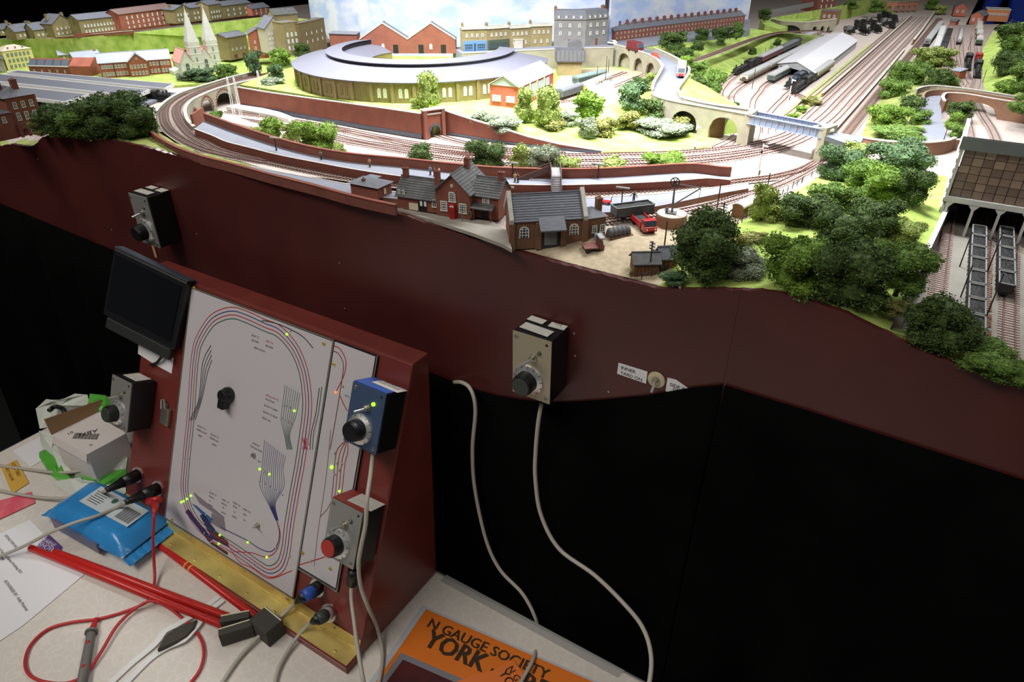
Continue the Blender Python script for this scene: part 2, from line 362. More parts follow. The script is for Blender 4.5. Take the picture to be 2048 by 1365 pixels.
b = MB(); nx = 120; nyy = 14; vs = []
for i in range(nx+1):
    x = -1.95+1.23*i/nx
    for j in range(nyy+1): u = j/nyy; vs.append((x, .586+(ybk(x)-.586)*u, (fz(x)-.0006)*(1-smooth(0, 1, u))+zbk(x)*smooth(0, 1, u)+.001*math.sin(x*90)*math.sin(u*9)))
b.add(vs, [(i*(nyy+1)+j, (i+1)*(nyy+1)+j, (i+1)*(nyy+1)+j+1, i*(nyy+1)+j+1) for i in range(nx) for j in range(nyy)])
o = b.build('ground_front_hill', M_grassd, smooth=True); o['kind'] = 'structure'
slab('ground_coal_front', [Vector((x, .5864, fz(x)-.0008)) for x in (-.003, .032, .07, .103, .25)]+[Vector((.25, .602, T-.021)), Vector((.1, .612, T-.0205)), Vector((.03, .622, T-.0205)), Vector((.004, .62, T-.015))], M_grassd, .01)
slab('ground_coal_yard', [Vector((kerbx(.61)+.002, .605, T-.0215)), Vector((.45, .605, T-.0215)), Vector((.45, 1.02, T-.0215)), Vector((kerbx(1.02)+.002, 1.02, T-.0215))], mat('depot_concrete', (136, 131, 122), .9, var=.08, scale=60), .003)
def zyard(x, y): f = smooth(.586, .66, y); return (fz(x)-.0003)*(1-f)+(T-.0004)*f
def aty_(px, py):
    z = T-.006
    for _ in range(15): p = atz(px, py, z); z = .5*z+.5*zyard(p.x, p.y)
    return Vector((p.x, p.y, z))
rulegrid('ground_goods_yard', .5865, .79, 30, pl([(.5865, -.42), (.62, -.36), (.655, -.30), (.69, -.262), (.755, -.215), (.79, -.18)]), lambda y: bankL(y)+.003, 24, lambda x, y, u: zyard(x, y), M_yard)
# sky boards -----------------------------------------------------
m = mat('painted_sky', (205, 215, 235), .8); nt = m.node_tree; pb = nt.nodes['Principled BSDF']
tc = nt.nodes.new('ShaderNodeTexCoord'); mp = nt.nodes.new('ShaderNodeMapping'); mp.inputs['Scale'].default_value = (6, 6, 13); nn = nt.nodes.new('ShaderNodeTexNoise'); nn.inputs['Scale'].default_value = 1.6; nn.inputs['Detail'].default_value = 7; nn.inputs['Roughness'].default_value = .55
rp = nt.nodes.new('ShaderNodeValToRGB'); rp.color_ramp.elements[0].position = .40; rp.color_ramp.elements[0].color = (*lin((168, 186, 224)), 1); rp.color_ramp.elements[1].position = .56; rp.color_ramp.elements[1].color = (*lin((208, 211, 222)), 1)
nt.links.new(tc.outputs['Object'], mp.inputs[0]); nt.links.new(mp.outputs[0], nn.inputs['Vector']); nt.links.new(nn.outputs['Fac'], rp.inputs[0]); nt.links.new(rp.outputs[0], pb.inputs['Base Color'])
def board(a, c, z0, z1, label, th=.006):
    a, c = Vector((*a, 0)), Vector((*c, 0)); d = (c-a); n = Vector((-d.y, d.x, 0)).normalized()*th
    t = thing('sky_board', label, 'backdrop', (a.x, a.y, z0))
    bb = MB(); bb.prism([a, c, c+n, a+n], z0, z1); bb.build('panel', m, t, world=True)
    e = MB(); e.prism([a-n*.02, c-n*.02, c+n*1.02, a+n*1.02], z1, z1+.002); e.build('edge_strip', M_dark, t, world=True)
    return t
JB = (-1.21, 1.37)
board(JB, (-.748, 1.60), T, T+.152, 'pale painted sky board behind the twin gabled works and the shops')
board((-1.74, 1.63), (JB[0]-.006, JB[1]+.008), T, T+.165, 'leftmost painted sky board beside the tall brown corner building')
board((-.738, 1.612), (-.60, 2.29), T, T+.142, 'painted sky board behind the long red terrace')
# street and road levels -----------------------------------------
slab('street', pix([(1228, 96), (1104, 100), (925, 108), (905, 95), (1100, 75), (1215, 70), (1500, 38), (1500, 60), (1292, 93)], 50), M_road, .045)
RL = spline(pix([(1228, 95, 50), (1280, 108, 50), (1310, 121, 49), (1324, 138, 48), (1318, 155, 46), (1308, 172, 44), (1304, 188, 42), (1312, 200, 40), (1345, 212, 38.5), (1440, 230, 38), (1530, 247, 38), (1645, 270, 38)]), .006)
RR = spline(pix([(1290, 95, 50), (1340, 117, 50), (1372, 138, 49), (1377, 152, 47), (1366, 170, 45), (1355, 185, 43), (1358, 195, 41), (1370, 205, 40), (1425, 219, 38.5), (1490, 229, 38), (1560, 243, 38), (1665, 263, 38)]), .006)
def resamp(p, n):
    L = [0]
    for a, c in zip(p, p[1:]): L.append(L[-1]+(c-a).length)
    out = []; j = 0
    for i in range(n):
        s = L[-1]*i/(n-1)
        while j < len(p)-2 and L[j+1] < s: j += 1
        t = (s-L[j])/max(1e-9, L[j+1]-L[j]); out.append(p[j].lerp(p[j+1], min(1, t)))
    return out
RLn, RRn = resamp(RL, 70), resamp(RR, 70)
b = MB(); b.ribbon(RLn, RRn); o = b.build('road', M_road); o['kind'] = 'structure'
s = o.modifiers.new('thick', 'SOLIDIFY'); s.thickness = .004; s.offset = -1
# ================================================================== walls, viaduct, bridge
def resn(p, n): return resamp(p, n)
def plen(p): return sum((b-a).length for a, b in zip(p, p[1:]))
def along(p, s):
    for a, b in zip(p, p[1:]):
        l = (b-a).length
        if s <= l or b is p[-1]: return a.lerp(b, min(1.0, s/l) if l > 0 else 0), (b-a).normalized()
        s -= l
def archstrip(b, path, h, th, arches=(), step=.004, k=None, base=0.0):
    """wall along a path whose foot is cut by arched openings (s0, s1, spring height)"""
    L = plen(path); ss = [L*i/max(1, int(L/step)) for i in range(int(L/step)+1)]; ent = []
    for s0, s1, sp in arches:
        ss = [s for s in ss if not (s0-.0004 < s < s1+.0004)]
        ent += [(s0, 0, 0), (s0, 1, sp)]+[(s0+(s1-s0)*i/10, 1, sp) for i in range(1, 10)]+[(s1, 1, sp), (s1, 2, 0)]
    ent += [(s, 0, 0) for s in ss]; ent.sort(key=lambda e: (e[0], e[1])); vs = []
    hf = h if callable(h) else (lambda s: h)
    for s, fl, sp in ent:
        p, t = along(path, s); n = Vector((-t.y, t.x, 0)).normalized()*(th/2); zb = base
        if fl == 1:
            for s0, s1, sp_ in arches:
                if s0-1e-6 <= s <= s1+1e-6: c, hw = (s0+s1)/2, (s1-s0)/2; zb = sp_+min(hw, .66*(hf(s)-sp_))*math.sqrt(max(0, 1-((s-c)/hw)**2))
        zt = hf(s)
        vs += [p+n+Vector((0, 0, zb)), p-n+Vector((0, 0, zb)), p-n+Vector((0, 0, zt)), p+n+Vector((0, 0, zt))]
    N = len(ent); fs = [(4*i+a, 4*i+(a+1) % 4, 4*i+4+(a+1) % 4, 4*i+4+a) for i in range(N-1) for a in range(4)]+[(3, 2, 1, 0), (4*N-4, 4*N-3, 4*N-2, 4*N-1)]
    b.add(vs, fs, k)
def wall(name, label, path, h, th, m, cop=None, plinth=None, cat='wall', arches=(), coph=.0012, copw=.0016):
    t = thing(name, label, cat, path[0])
    b = MB()
    hs = h if isinstance(h, (list, tuple)) else [h]*len(path)
    if arches: archstrip(b, path, hs[0], th, arches)
    else: b.wallstrip(path, list(hs), th)
    b.build('wall_face', m, t, world=True)
    if cop: b = MB(); b.wallstrip([p+Vector((0, 0, hh)) for p, hh in zip(path, hs)], coph, th+copw); b.build('coping', cop, t, world=True)
    if plinth: b = MB(); b.wallstrip(path, plinth[0], th+.002); b.build('plinth', plinth[1], t, world=True)
    return t
hL = [htop(p, t) for p, t in zip(wallL_base, wallL_top)]; hR = [htop(p, t) for p, t in zip(wallR_base, wallR_top)]
wall('retaining_wall', 'long straight red brick retaining wall below the roundhouse', wallL_base, hL, .004, M_brick, M_coping, (.007, M_bluebrick))
wall('retaining_wall', 'red brick wing wall sloping down to the right of the tunnel mouth', wallR_base, hR, .004, M_brick, M_coping, (.0035, M_bluebrick))
# tunnel mouth
A, B_ = atm(848, 278), atm(889, 270)
t = thing('tunnel_portal', 'red brick tunnel mouth with stone band between two retaining walls', 'tunnel', A, math.atan2(B_.y-A.y, B_.x-A.x)); w = (B_-A).length; ph = htop(A, 224)+.002
b = MB(); archstrip(b, [Vector((.0, 0, 0)), Vector((w, 0, 0))], ph, .006, [(w*.28, w*.78, .012)], .002); b.build('portal_face', M_brick, t)
b = MB(); b.box((.003, -.001, ph/2), (.006, .011, ph+.002)); b.box((w-.003, -.001, ph/2), (.006, .011, ph+.002)); b.build('pilasters', M_brick, t)
b = MB(); b.box((w/2, -.001, ph+.001), (w+.004, .012, .002)); b.box((w/2, -.0035, ph-.006), (w, .003, .0025)); b.build('stone_band', M_coping, t)
b = MB(); b.box((w/2, .02, ph*.45), (w*.8, .03, ph*.9)); bb = MB(); cx, hw = w*.53, w*.25
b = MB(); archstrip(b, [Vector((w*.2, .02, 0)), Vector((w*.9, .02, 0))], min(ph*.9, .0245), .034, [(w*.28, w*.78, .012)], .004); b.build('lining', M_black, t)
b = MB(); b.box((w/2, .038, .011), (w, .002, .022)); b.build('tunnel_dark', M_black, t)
pts = [(cx+math.cos(a)*hw, 0, .012+math.sin(a)*hw) for a in [math.pi*i/12 for i in range(13)]]
b = MB(); [b.box(((p[0]+q[0])/2, -.0035, (p[2]+q[2])/2), (.0028, .001, .0028)) for p, q in zip(pts, pts[1:])]; b.build('arch_ring', M_bluebrick, t)
# station walls and platforms -------------------------------------
pb1 = spline(pix([(303, 264), (320, 276), (352, 294), (402, 312), (458, 326), (505, 339), (556, 353), (632, 372), (694, 389), (745, 401), (792, 411)], 10), .012)
for p in pb1: p.z = T-.002
wall('platform_wall', 'curved red brick wall along the fascia edge in front of the lower platform', pb1, .012, .0035, M_brickd, M_brick)
PBf = [(388, 258), (425, 272), (452, 284), (503, 297), (554, 310), (630, 325), (706, 339), (800, 353), (900, 363), (1000, 369), (1120, 371), (1262, 367), (1354, 362), (1417, 357), (1462, 361)]
PBw = [(411, 241), (440, 252), (478, 266), (554, 291), (630, 311), (706, 324), (800, 333), (900, 344), (1000, 353), (1123, 356), (1227, 354), (1379, 345), (1430, 351), (1461, 353)]
fe = resamp(spline(pix(PBf, 11)), 60); we = resamp(spline(pix(PBw, 11)), 60)
def platform(name, label, fe, we, wallm):
    t = thing(name, label, 'platform', fe[0]); b = MB(); b.ribbon(fe, we)
    o = b.build('surface', M_platform, t, world=True)
    b = MB(); b.ribbon(fe, [Vector((p.x, p.y, T-.002)) for p in fe]); b.ribbon(we, [Vector((p.x, p.y, T-.004)) for p in we]); b.ribbon([fe[0], Vector((fe[0].x, fe[0].y, T-.003))], [we[0], Vector((we[0].x, we[0].y, T-.003))]); b.ribbon([fe[-1], Vector((fe[-1].x, fe[-1].y, T-.003))], [we[-1], Vector((we[-1].x, we[-1].y, T-.003))]); b.build('brick_face', wallm, t, world=True)
    e = MB(); inn = offset(fe, .0022); o2 = offset(fe, -.0004); e.ribbon([p+Vector((0, 0, .0005)) for p in o2], [p+Vector((0, 0, .0005)) for p in inn]); e.build('edge_stones', M_coping, t, world=True)
    return t
platform('island_platform', 'long curved grey platform with a brick face beyond the running line', fe, we, M_brickd)
wbk = [p.copy() for p in we]
for p in wbk: p.z = T-.012
wk = wall('platform_back_wall', 'long curved red brick wall behind the far platform', wbk, .034, .003, M_brick, M_brick)
b = MB(); b.wallstrip([pix([(388, 257)], 0)[0], pix([(411, 241)], 0)[0]], .022, .003); b.build('end_wall', M_brick, wk, world=True)
PAf = [(500, 333), (556, 344), (632, 358), (700, 370), (800, 386), (900, 394), (1000, 397), (1120, 399), (1220, 394), (1330, 387), (1430, 376), (1497, 367)]
PAw = [(500, 335), (556, 349), (632, 368), (700, 387), (792, 398), (900, 407), (990, 412), (1090, 420), (1212, 425), (1298, 415), (1344, 407), (1430, 389), (1498, 377)]
fe2 = resamp(spline(pix(PAf, 6)), 60); we2 = resamp(spline(pix(PAw, 6)), 60)
platform('near_platform', 'near station platform running behind the station house and goods shed', fe2, we2, M_brickb)
# viaduct ----------------------------------------------------------
inn = resamp(spline(pix([(388, 254), (376, 241), (371, 228), (371, 216), (380, 203), (393, 195), (432, 178), (470, 168), (520, 156)], 6)), 60)
out = resamp(spline(pix([(305, 256), (308, 240), (311, 226), (318, 215), (338, 198), (368, 183), (426, 165), (470, 152), (520, 142)], 6)), 60)
t = thing('viaduct', 'curved stone viaduct carrying a double track round to the station', 'viaduct', inn[0])
vp_ = [Vector((p.x, p.y, T-.034)) for p in inn]; Lv = plen(vp_)
def s_at(px, py, mm):
    q = at(px, py, mm); best = min(range(600), key=lambda i: (along(vp_, Lv*i/600)[0].xy-q.xy).length); return Lv*best/600
sA = [s_at(385, 250, -10), s_at(398, 238, -26)]
ar = []
for (x0, x1, yy) in ((378, 391, 238), (396, 424, 222), (429, 468, 206)):
    ar.append((x0, x1))
s1 = s_at(372, 232, 0); s2 = s_at(372, 214, 0)
ARCH = [(min(a, c), max(a, c), sp) for a, c, sp in ((s_at(379, 249, -34), s_at(391, 242, -34), .012), (s_at(398, 237, -34), s_at(425, 225, -34), .010), (s_at(431, 222, -34), s_at(470, 211, -34), .009))]
b = MB(); archstrip(b, vp_, .040, .004, ARCH, .005); b.build('arch_wall', M_stone, t, world=True)
vo = [Vector((p.x, p.y, T-.034)) for p in out]
b = MB(); archstrip(b, vo, .040, .004, [(plen(vo)*.3, plen(vo)*.45, .009), (plen(vo)*.55, plen(vo)*.7, .009)], .005); b.build('outer_wall', M_stone, t, world=True)
b = MB(); b.wallstrip([p+Vector((0, 0, 0)) for p in inn], .0012, .0055); b.build('coping', M_coping, t, world=True)
b = MB(); b.wallstrip([p+Vector((0, 0, 0)) for p in out], .0012, .0055); b.build('coping', M_coping, t, world=True)
dk = MB(); z1 = [Vector((p.x, p.y, T-.0005)) for p in inn]; z2 = [Vector((p.x, p.y, T-.0005)) for p in out]; dk.ribbon(z1, z2); o = dk.build('deck', M_ballastd, t, world=True); s = o.modifiers.new('thick', 'SOLIDIFY'); s.thickness = .006; s.offset = -1
for s0, s1_, sp in ARCH:
    c, hw = (s0+s1_)/2, (s1_-s0)/2; rings = MB()
    for i in range(16):
        a = math.pi*(i+.5)/16; p, tt = along(vp_, c+math.cos(a)*(hw+.001)); n = Vector((-tt.y, tt.x, 0)); 
        rings.box(p-n*.0022+Vector((0, 0, sp+math.sin(a)*(hw+.001))), (.003, .0016, .003), rz=math.atan2(tt.y, tt.x))
    rings.build('arch_ring', M_brick, t, world=True)
# back retaining wall with arches under the upper street ------------
wl2 = [Vector((p.x+.003, p.y-.004, T+.010)) for p in pix([(925, 108), (1015, 104), (1104, 100), (1170, 98), (1226, 96.3)], 50)]
wall('street_retaining_wall', 'stone retaining wall under the upper street behind the water tower', wl2, .042, .004, M_stone, M_coping)
RLw = resamp(RL, 120); cut = 58
aw = [Vector((p.x, p.y, T+.012)) for p in RLw[:40]]; La = plen(aw)
t = thing('arched_road_wall', 'curving stone wall with three blind arches below the upper road', 'wall', aw[0]); b = MB(); archstrip(b, aw, lambda s: .044-.004*s/La, .004, [(La*.08, La*.26, .010), (La*.31, La*.46, .010), (La*.51, La*.74, .007)], .005); b.build('wall_face', M_stone, t, world=True)
bk = offset(aw, -.010)
if (bk[0]-CAM).length < (aw[0]-CAM).length: bk = offset(aw, .010)
b = MB(); b.wallstrip(bk, .036, .002); b.build('recess', M_stone, t, world=True)
b = MB(); b.wallstrip([p+Vector((0, 0, .0445-.004*i/len(aw))) for i, p in enumerate(aw)], .0012, .0055); b.build('coping', M_coping, t, world=True)
pw = RLw[40:72]; 
wall('road_parapet', 'stone parapet on the near side of the S shaped road', [p+Vector((0, 0, -.004)) for p in pw], .012, .003, M_stone, M_coping)
RRw = resamp(RR, 120)
wall('road_parapet', 'stone parapet on the far side of the S shaped road', [p+Vector((0, 0, -.004)) for p in RRw[8:78]], .011, .003, M_stone, M_coping)
# bridge: masonry part with two arches, then a steel girder span ----
def toground(p): return Vector((p.x, p.y, T-.001))
brL = [toground(p) for p in RLw[72:103]]; brR = [toground(p) for p in RRw[78:101]]
t = thing('road_bridge', 'stone road bridge with two arches and a grey steel girder span over the tracks', 'bridge', brL[0])
LbL, LbR = plen(brL), plen(brR)
b = MB(); archstrip(b, brL, .047, .004, [(LbL*.36, LbL*.60, .014), (LbL*.70, LbL*.94, .018)], .004); b.build('arched_side', M_stone, t, world=True)
b = MB(); archstrip(b, brR, .047, .004, [(LbR*.36, LbR*.60, .014), (LbR*.70, LbR*.94, .018)], .004); b.build('arched_side', M_stone, t, world=True)
b = MB(); b.wallstrip([p+Vector((0, 0, .047)) for p in brL], .0012, .0055); b.build('coping', M_coping, t, world=True)
b = MB(); b.wallstrip([p+Vector((0, 0, .047)) for p in brR], .0012, .0055); b.build('coping', M_coping, t, world=True)
e1, e2 = brL[-1], brR[-1]; far1, far2 = toground(RLw[-1]), toground(RRw[-1])
for a, c in ((e1, e2), (far1, far2)):
    b = MB(); b.wallstrip([a.lerp(c, -.06), a.lerp(c, 1.06)], .049, .010); b.build('pier', M_stone, t, world=True)
mid1, mid2 = brL[int(len(brL)*.66)], brR[int(len(brR)*.66)]
b = MB(); b.wallstrip([mid1, mid2], .034, .006); b.build('pier', M_brickb, t, world=True)
M_girder = mat('girder_grey', (126, 136, 158), .5)
for a, c in ((e1, far1), (e2, far2)):
    b = MB(); d = (c-a); n = int(d.length/.009); b.wallstrip([a+Vector((0, 0, .034)), c+Vector((0, 0, .034))], .012, .0015)
    for i in range(n+1): p = a.lerp(c, i/n); b.box(p+Vector((0, 0, .040)), (.0012, .003, .012), rz=math.atan2(d.y, d.x))
    for zz in (.034, .046): b.wallstrip([a+Vector((0, 0, zz)), c+Vector((0, 0, zz))], .001, .0045)
    b.build('girder', M_girder, t, world=True)
# walls beside the main line ----------------------------------------
def lw(name, label, pts, h, th=.004, m=M_brickb, cop=M_coping): return wall(name, label, [Vector((x, y, z if z else T)) for x, y, z in pts], h, th, m, cop)
lw('trackside_wall', 'low wall left of the main line tracks', [(-.2275, 1.50, 0), (-.2275, 2.0, 0), (-.228, 2.55, 0), (-.229, 3.1, 0)], .006, .003)
lw('trackside_wall', 'low wall right of the main line tracks beside the bridge', [(-.1545, 1.09, 0), (-.1545, 1.5, 0), (-.156, 1.9, 0), (-.158, 2.2, 0)], .007, .003)
lw('trackside_wall', 'short wall at the far end of the main line near the red viaduct', [(-.152, 2.35, 0), (-.156, 2.7, 0), (-.165, 3.2, 0)], .012, .004)
# wall and lane on the right ----------------------------------------
rd = [(1722, 280, 14), (1780, 286, 14), (1855, 285, 16), (1905, 280, 18), (1915, 277, 18)]
wall('lane_wall', 'curved brown stone wall in front of the grey lane and green bushes', [p-Vector((0, 0, .018)) for p in spline(pix([(1724, 277), (1745, 281), (1780, 285), (1820, 287), (1860, 287), (1895, 283), (1910, 277)], 17), .01)], .019, .003, M_brickb, M_coping)
wall('lane_parapet', 'far stone parapet of the grey lane curving onto the brick bridge', spline(pix([(1830, 190), (1845, 185), (1870, 183), (1920, 188), (1980, 197), (2060, 210)], 20), .01), .010, .003, M_stone, M_coping)
slab('lane', pix([(1834, 196, 19), (1850, 192, 20), (1880, 191, 20), (1930, 195, 20), (2060, 216, 20), (2060, 219, 20), (1960, 202.5, 20), (1900, 197.5, 20), (1884, 204, 20), (1882, 212, 20), (1884, 240, 17), (1894, 275, 14), (1900, 285, 14), (1830, 288, 14), (1790, 286, 14), (1845, 268, 16), (1846, 235, 18)]), M_road, .003)
pr = spline(pix([(1885, 215), (1882, 205), (1892, 198), (1930, 200), (1985, 210), (2060, 222)], 20), .006)
t = thing('lane_bridge', 'brown brick bridge with one wide arch over the right hand tracks', 'bridge', pr[0]); i0 = 0
bp2 = [Vector((p.x, p.y, T-.001)) for p in pr]; Lp = plen(bp2)
q0 = at(1950, 248, 0); q1 = at(2010, 262, 0)
def sbest(path, q): L = plen(path); i = min(range(400), key=lambda i: (along(path, L*i/400)[0].xy-q.xy).length); return L*i/400
sa, sb = Lp*.52, Lp*.80
b = MB(); archstrip(b, bp2, .031, .004, [(sa, sb, .001)], .004); b.build('arched_wall', M_brickb, t, world=True)
b = MB(); b.wallstrip([p+Vector((0, 0, .031)) for p in bp2], .0012, .005); b.build('coping', M_coping, t, world=True)
b = MB(); bp3 = offset(bp2, -.03); bp3 = bp3 if bp3[30].y > bp2[30].y else offset(bp2, .03); archstrip(b, bp3, .031, .004, [(plen(bp3)*.50, plen(bp3)*.80, .001)], .004); b.build('arched_wall', M_brickb, t, world=True)
wall('cutting_wall', 'brown brick cutting wall below the lane behind the big trees', pix([(1730, 305), (1790, 312), (1845, 312), (1890, 307), (1925, 307)], -6), .020, .003, M_brickb, M_coping)
wall('depot_kerb_wall', 'white topped retaining wall between grassy bank and coal depot', [Vector((kerbx(y)+.001, y, T-.022)) for y in (.645, .70, .80, .93, 1.02)], .0235, .004, M_stone, M_white, coph=.002, copw=.001)

wall('wing_wall', 'low stone wing wall running forward from the girder bridge', [atz(1663, 276, T+.008)-Vector((0, 0, .009)), atz(1645, 292, T+.008)-Vector((0, 0, .009)), atz(1626, 307, T+.008)-Vector((0, 0, .009))], .011, .004, M_stone, M_coping)
slab('bridge_deck', pix([(1650, 272, 38), (1668, 264, 38), (1728, 274, 24), (1722, 285, 22), (1690, 286, 28)]), M_road, .006)
slab('ground_forecourt', pix([(792, 416), (880, 430), (985, 443), (1014, 462), (1024, 499), (1006, 489), (950, 468), (880, 445), (830, 430)], -2.6), mat('pavement', (150, 144, 134), .9, var=.08, scale=80), .004)
# ================================================================== tracks
SL = [0]
M_slpale = mat('pale_sleeper', (166, 150, 143), .9, var=.12, scale=200)
def track(label, path, ball=None, sl=True, group=None, gauge=.009, step=.0052):
    p = resamp(spline(path, .01), max(2, int(plen(path)/.012)))
    t = thing('track', label, 'track', p[0], group=group); SL[0] += 1; e = .00006*(SL[0] % 9)
    if ball:
        b = MB(); b.ribbon([q+Vector((0, 0, .0003+e)) for q in offset(p, .011)], [q+Vector((0, 0, .0003+e)) for q in offset(p, -.011)]); b.build('ballast', ball, t, world=True)
    for s in (1, -1):
        b = MB(); b.wallstrip(offset(p, s*gauge/2), .0022+e, .0010, base=.0005); b.build('rail', M_rail, t, world=True)
    if sl:
        L = plen(p); n = int(L/step); b = MB()
        acc = [0]
        for a, c in zip(p, p[1:]): acc.append(acc[-1]+(c-a).length)
        j = 0
        for i in range(n):
            s = L*(i+.5)/n
            while j < len(p)-2 and acc[j+1] < s: j += 1
            a, c = p[j], p[j+1]; q = a.lerp(c, (s-acc[j])/max(1e-9, acc[j+1]-acc[j])); b.box(q+Vector((0, 0, .0008)), (.0021, .0165, .0010), rz=math.atan2(c.y-a.y, c.x-a.x))
        o = b.build('sleepers', M_sleeper if ball is M_ballastd else M_slpale, t, world=True); o['kind'] = 'stuff'
    return t
V = Vector
track('running line through the station platforms and over the curved viaduct', pix([(540, 147), (480, 160), (425, 176), (388, 190), (358, 210), (354, 232), (376, 266), (414, 291), (457, 308), (554, 330), (630, 346), (706, 359), (850, 378), (1000, 388), (1160, 389), (1262, 384), (1350, 377), (1430, 369), (1506, 360), (1557, 353)])+[V((-.149, 1.014, T)), V((-.1385, 1.15, T)), V((-.1375, 1.4, T)), V((-.138, 2.2, T)), V((-.138, 3.1, T))], M_ballastd)
track('outer track on the viaduct joining the running line near the platform end', pix([(500, 150), (440, 166), (380, 184), (340, 205), (328, 225), (334, 254), (363, 279), (407, 300), (455, 312), (530, 326)]), M_ballastd)
track('goods siding beside the coal wagon and yard crane', [V((-.300, .672, T)), V((-.282, .694, T)), V((-.263, .716, T)), V((-.240, .746, T)), V((-.212, .796, T)), V((-.187, .854, T)), V((-.165, .912, T)), V((-.148, .99, T)), V((-.139, 1.06, T))])
far = lambda x, y0: [V((x, y, T)) for y in (y0, y0+.25, 2.0, 2.6, 3.1)]
mids = [('yard track nearest the brick retaining wall', [(452, 224), (594, 243), (696, 261), (810, 284), (937, 300), (1080, 311), (1250, 310), (1400, 303), (1500, 290), (1575, 268)], -.2155),
        ('second yard track from the brick retaining wall', [(440, 234), (560, 251), (645, 266), (734, 286), (861, 304), (1000, 317), (1150, 323), (1300, 321), (1450, 310), (1560, 288)], -.193),
        ('third yard track, closest to the platform back wall', [(640, 274), (734, 292), (830, 309), (930, 323), (1030, 332), (1130, 335), (1260, 333), (1400, 326), (1520, 309), (1600, 285)], -.1705)]
for lb, pts, x in mids: track(lb, pixm(pts)+far(x, 1.3))
track('crossover rails slanting across the yard below the tunnel mouth', pixm([(660, 256), (734, 274), (820, 293), (920, 308), (1040, 318), (1150, 323)]))
track('spur track running into the brick tunnel mouth', pixm([(868, 268), (905, 281), (960, 293), (1040, 303), (1130, 309)]))
track('short spur by the white loading dock left of the yard', pixm([(590, 250), (650, 259), (720, 270), (800, 285)]))
track('carriage siding under the maroon coaches', pix([(1640, 66), (1540, 113), (1475, 150), (1447, 175), (1440, 200), (1462, 228), (1475, 248), (1470, 275), (1430, 297)]))
track('carriage siding under the row of cream coaches', pix([(1665, 72), (1570, 122), (1497, 164), (1465, 190), (1468, 215), (1490, 245), (1497, 268), (1470, 292)]))
track('shed road on the left inside the grey train shed', pix([(1680, 85), (1548, 160), (1520, 185), (1506, 205), (1505, 230), (1515, 256), (1510, 280)]))
track('shed road on the right inside the grey train shed', pix([(1700, 100), (1590, 178), (1565, 200), (1545, 220), (1532, 240), (1530, 268)]))
track('outermost track beside the grassy verge of the train shed', [V((-.243, 1.36, T)), V((-.2425, 1.6, T)), V((-.242, 2.2, T)), V((-.243, 3.0, T))])
track('curved lead linking the train shed with the main line', pix([(1592, 190), (1610, 200), (1590, 222), (1560, 244), (1545, 262)]))
track('branch track climbing the green hillside above the coaches', pix([(1352, 130, 46), (1392, 121, 44), (1450, 100, 42), (1510, 78, 40), (1560, 66, 38), (1640, 62, 38)]), M_ballastd)
track('yard track passing the locomotives under the street wall', pix([(1105, 198), (1150, 186), (1200, 165), (1250, 146)], 12.8))
track('second yard track behind the white storage tanks', pix([(1120, 206), (1180, 196), (1240, 170), (1290, 150)], 12.8))
for i, (lb, pts) in enumerate([('right hand main track under the brick lane bridge', [(1945, 300), (1938, 260), (1930, 222), (1930, 190), (1940, 160), (1944, 120), (1945, 70)]),
        ('outer right track curving under the brick lane bridge', [(2000, 300), (1985, 262), (1962, 225), (1950, 190), (1956, 160), (1958, 120), (1957, 80)]),
        ('far goods yard siding under the long grey coaches', [(1925, 185), (1905, 160), (1893, 140), (1888, 110), (1888, 70)]),
        ('far goods yard siding under the wagons by the signal cabin', [(1932, 170), (1918, 145), (1908, 115), (1904, 75)]),
        ('far goods yard siding under the tank wagon', [(1936, 160), (1926, 130), (1922, 100), (1921, 65)])]):
    track(lb, pix(pts, 1.2))
zc = T-.0215
ct = lambda pts: [atz(x, y, zc) for x, y in pts]
track('empty track beside the kerb wall of the coal depot', ct([(1866, 640), (1878, 560), (1888, 490), (1900, 410)]))
track('track under the left row of coal wagons', ct([(1948, 730), (1954, 640), (1964, 550), (1976, 450), (1982, 400)]))
track('track under the right row of coal wagons', ct([(2022, 770), (2016, 680), (2018, 600), (2022, 520), (2030, 430)]))
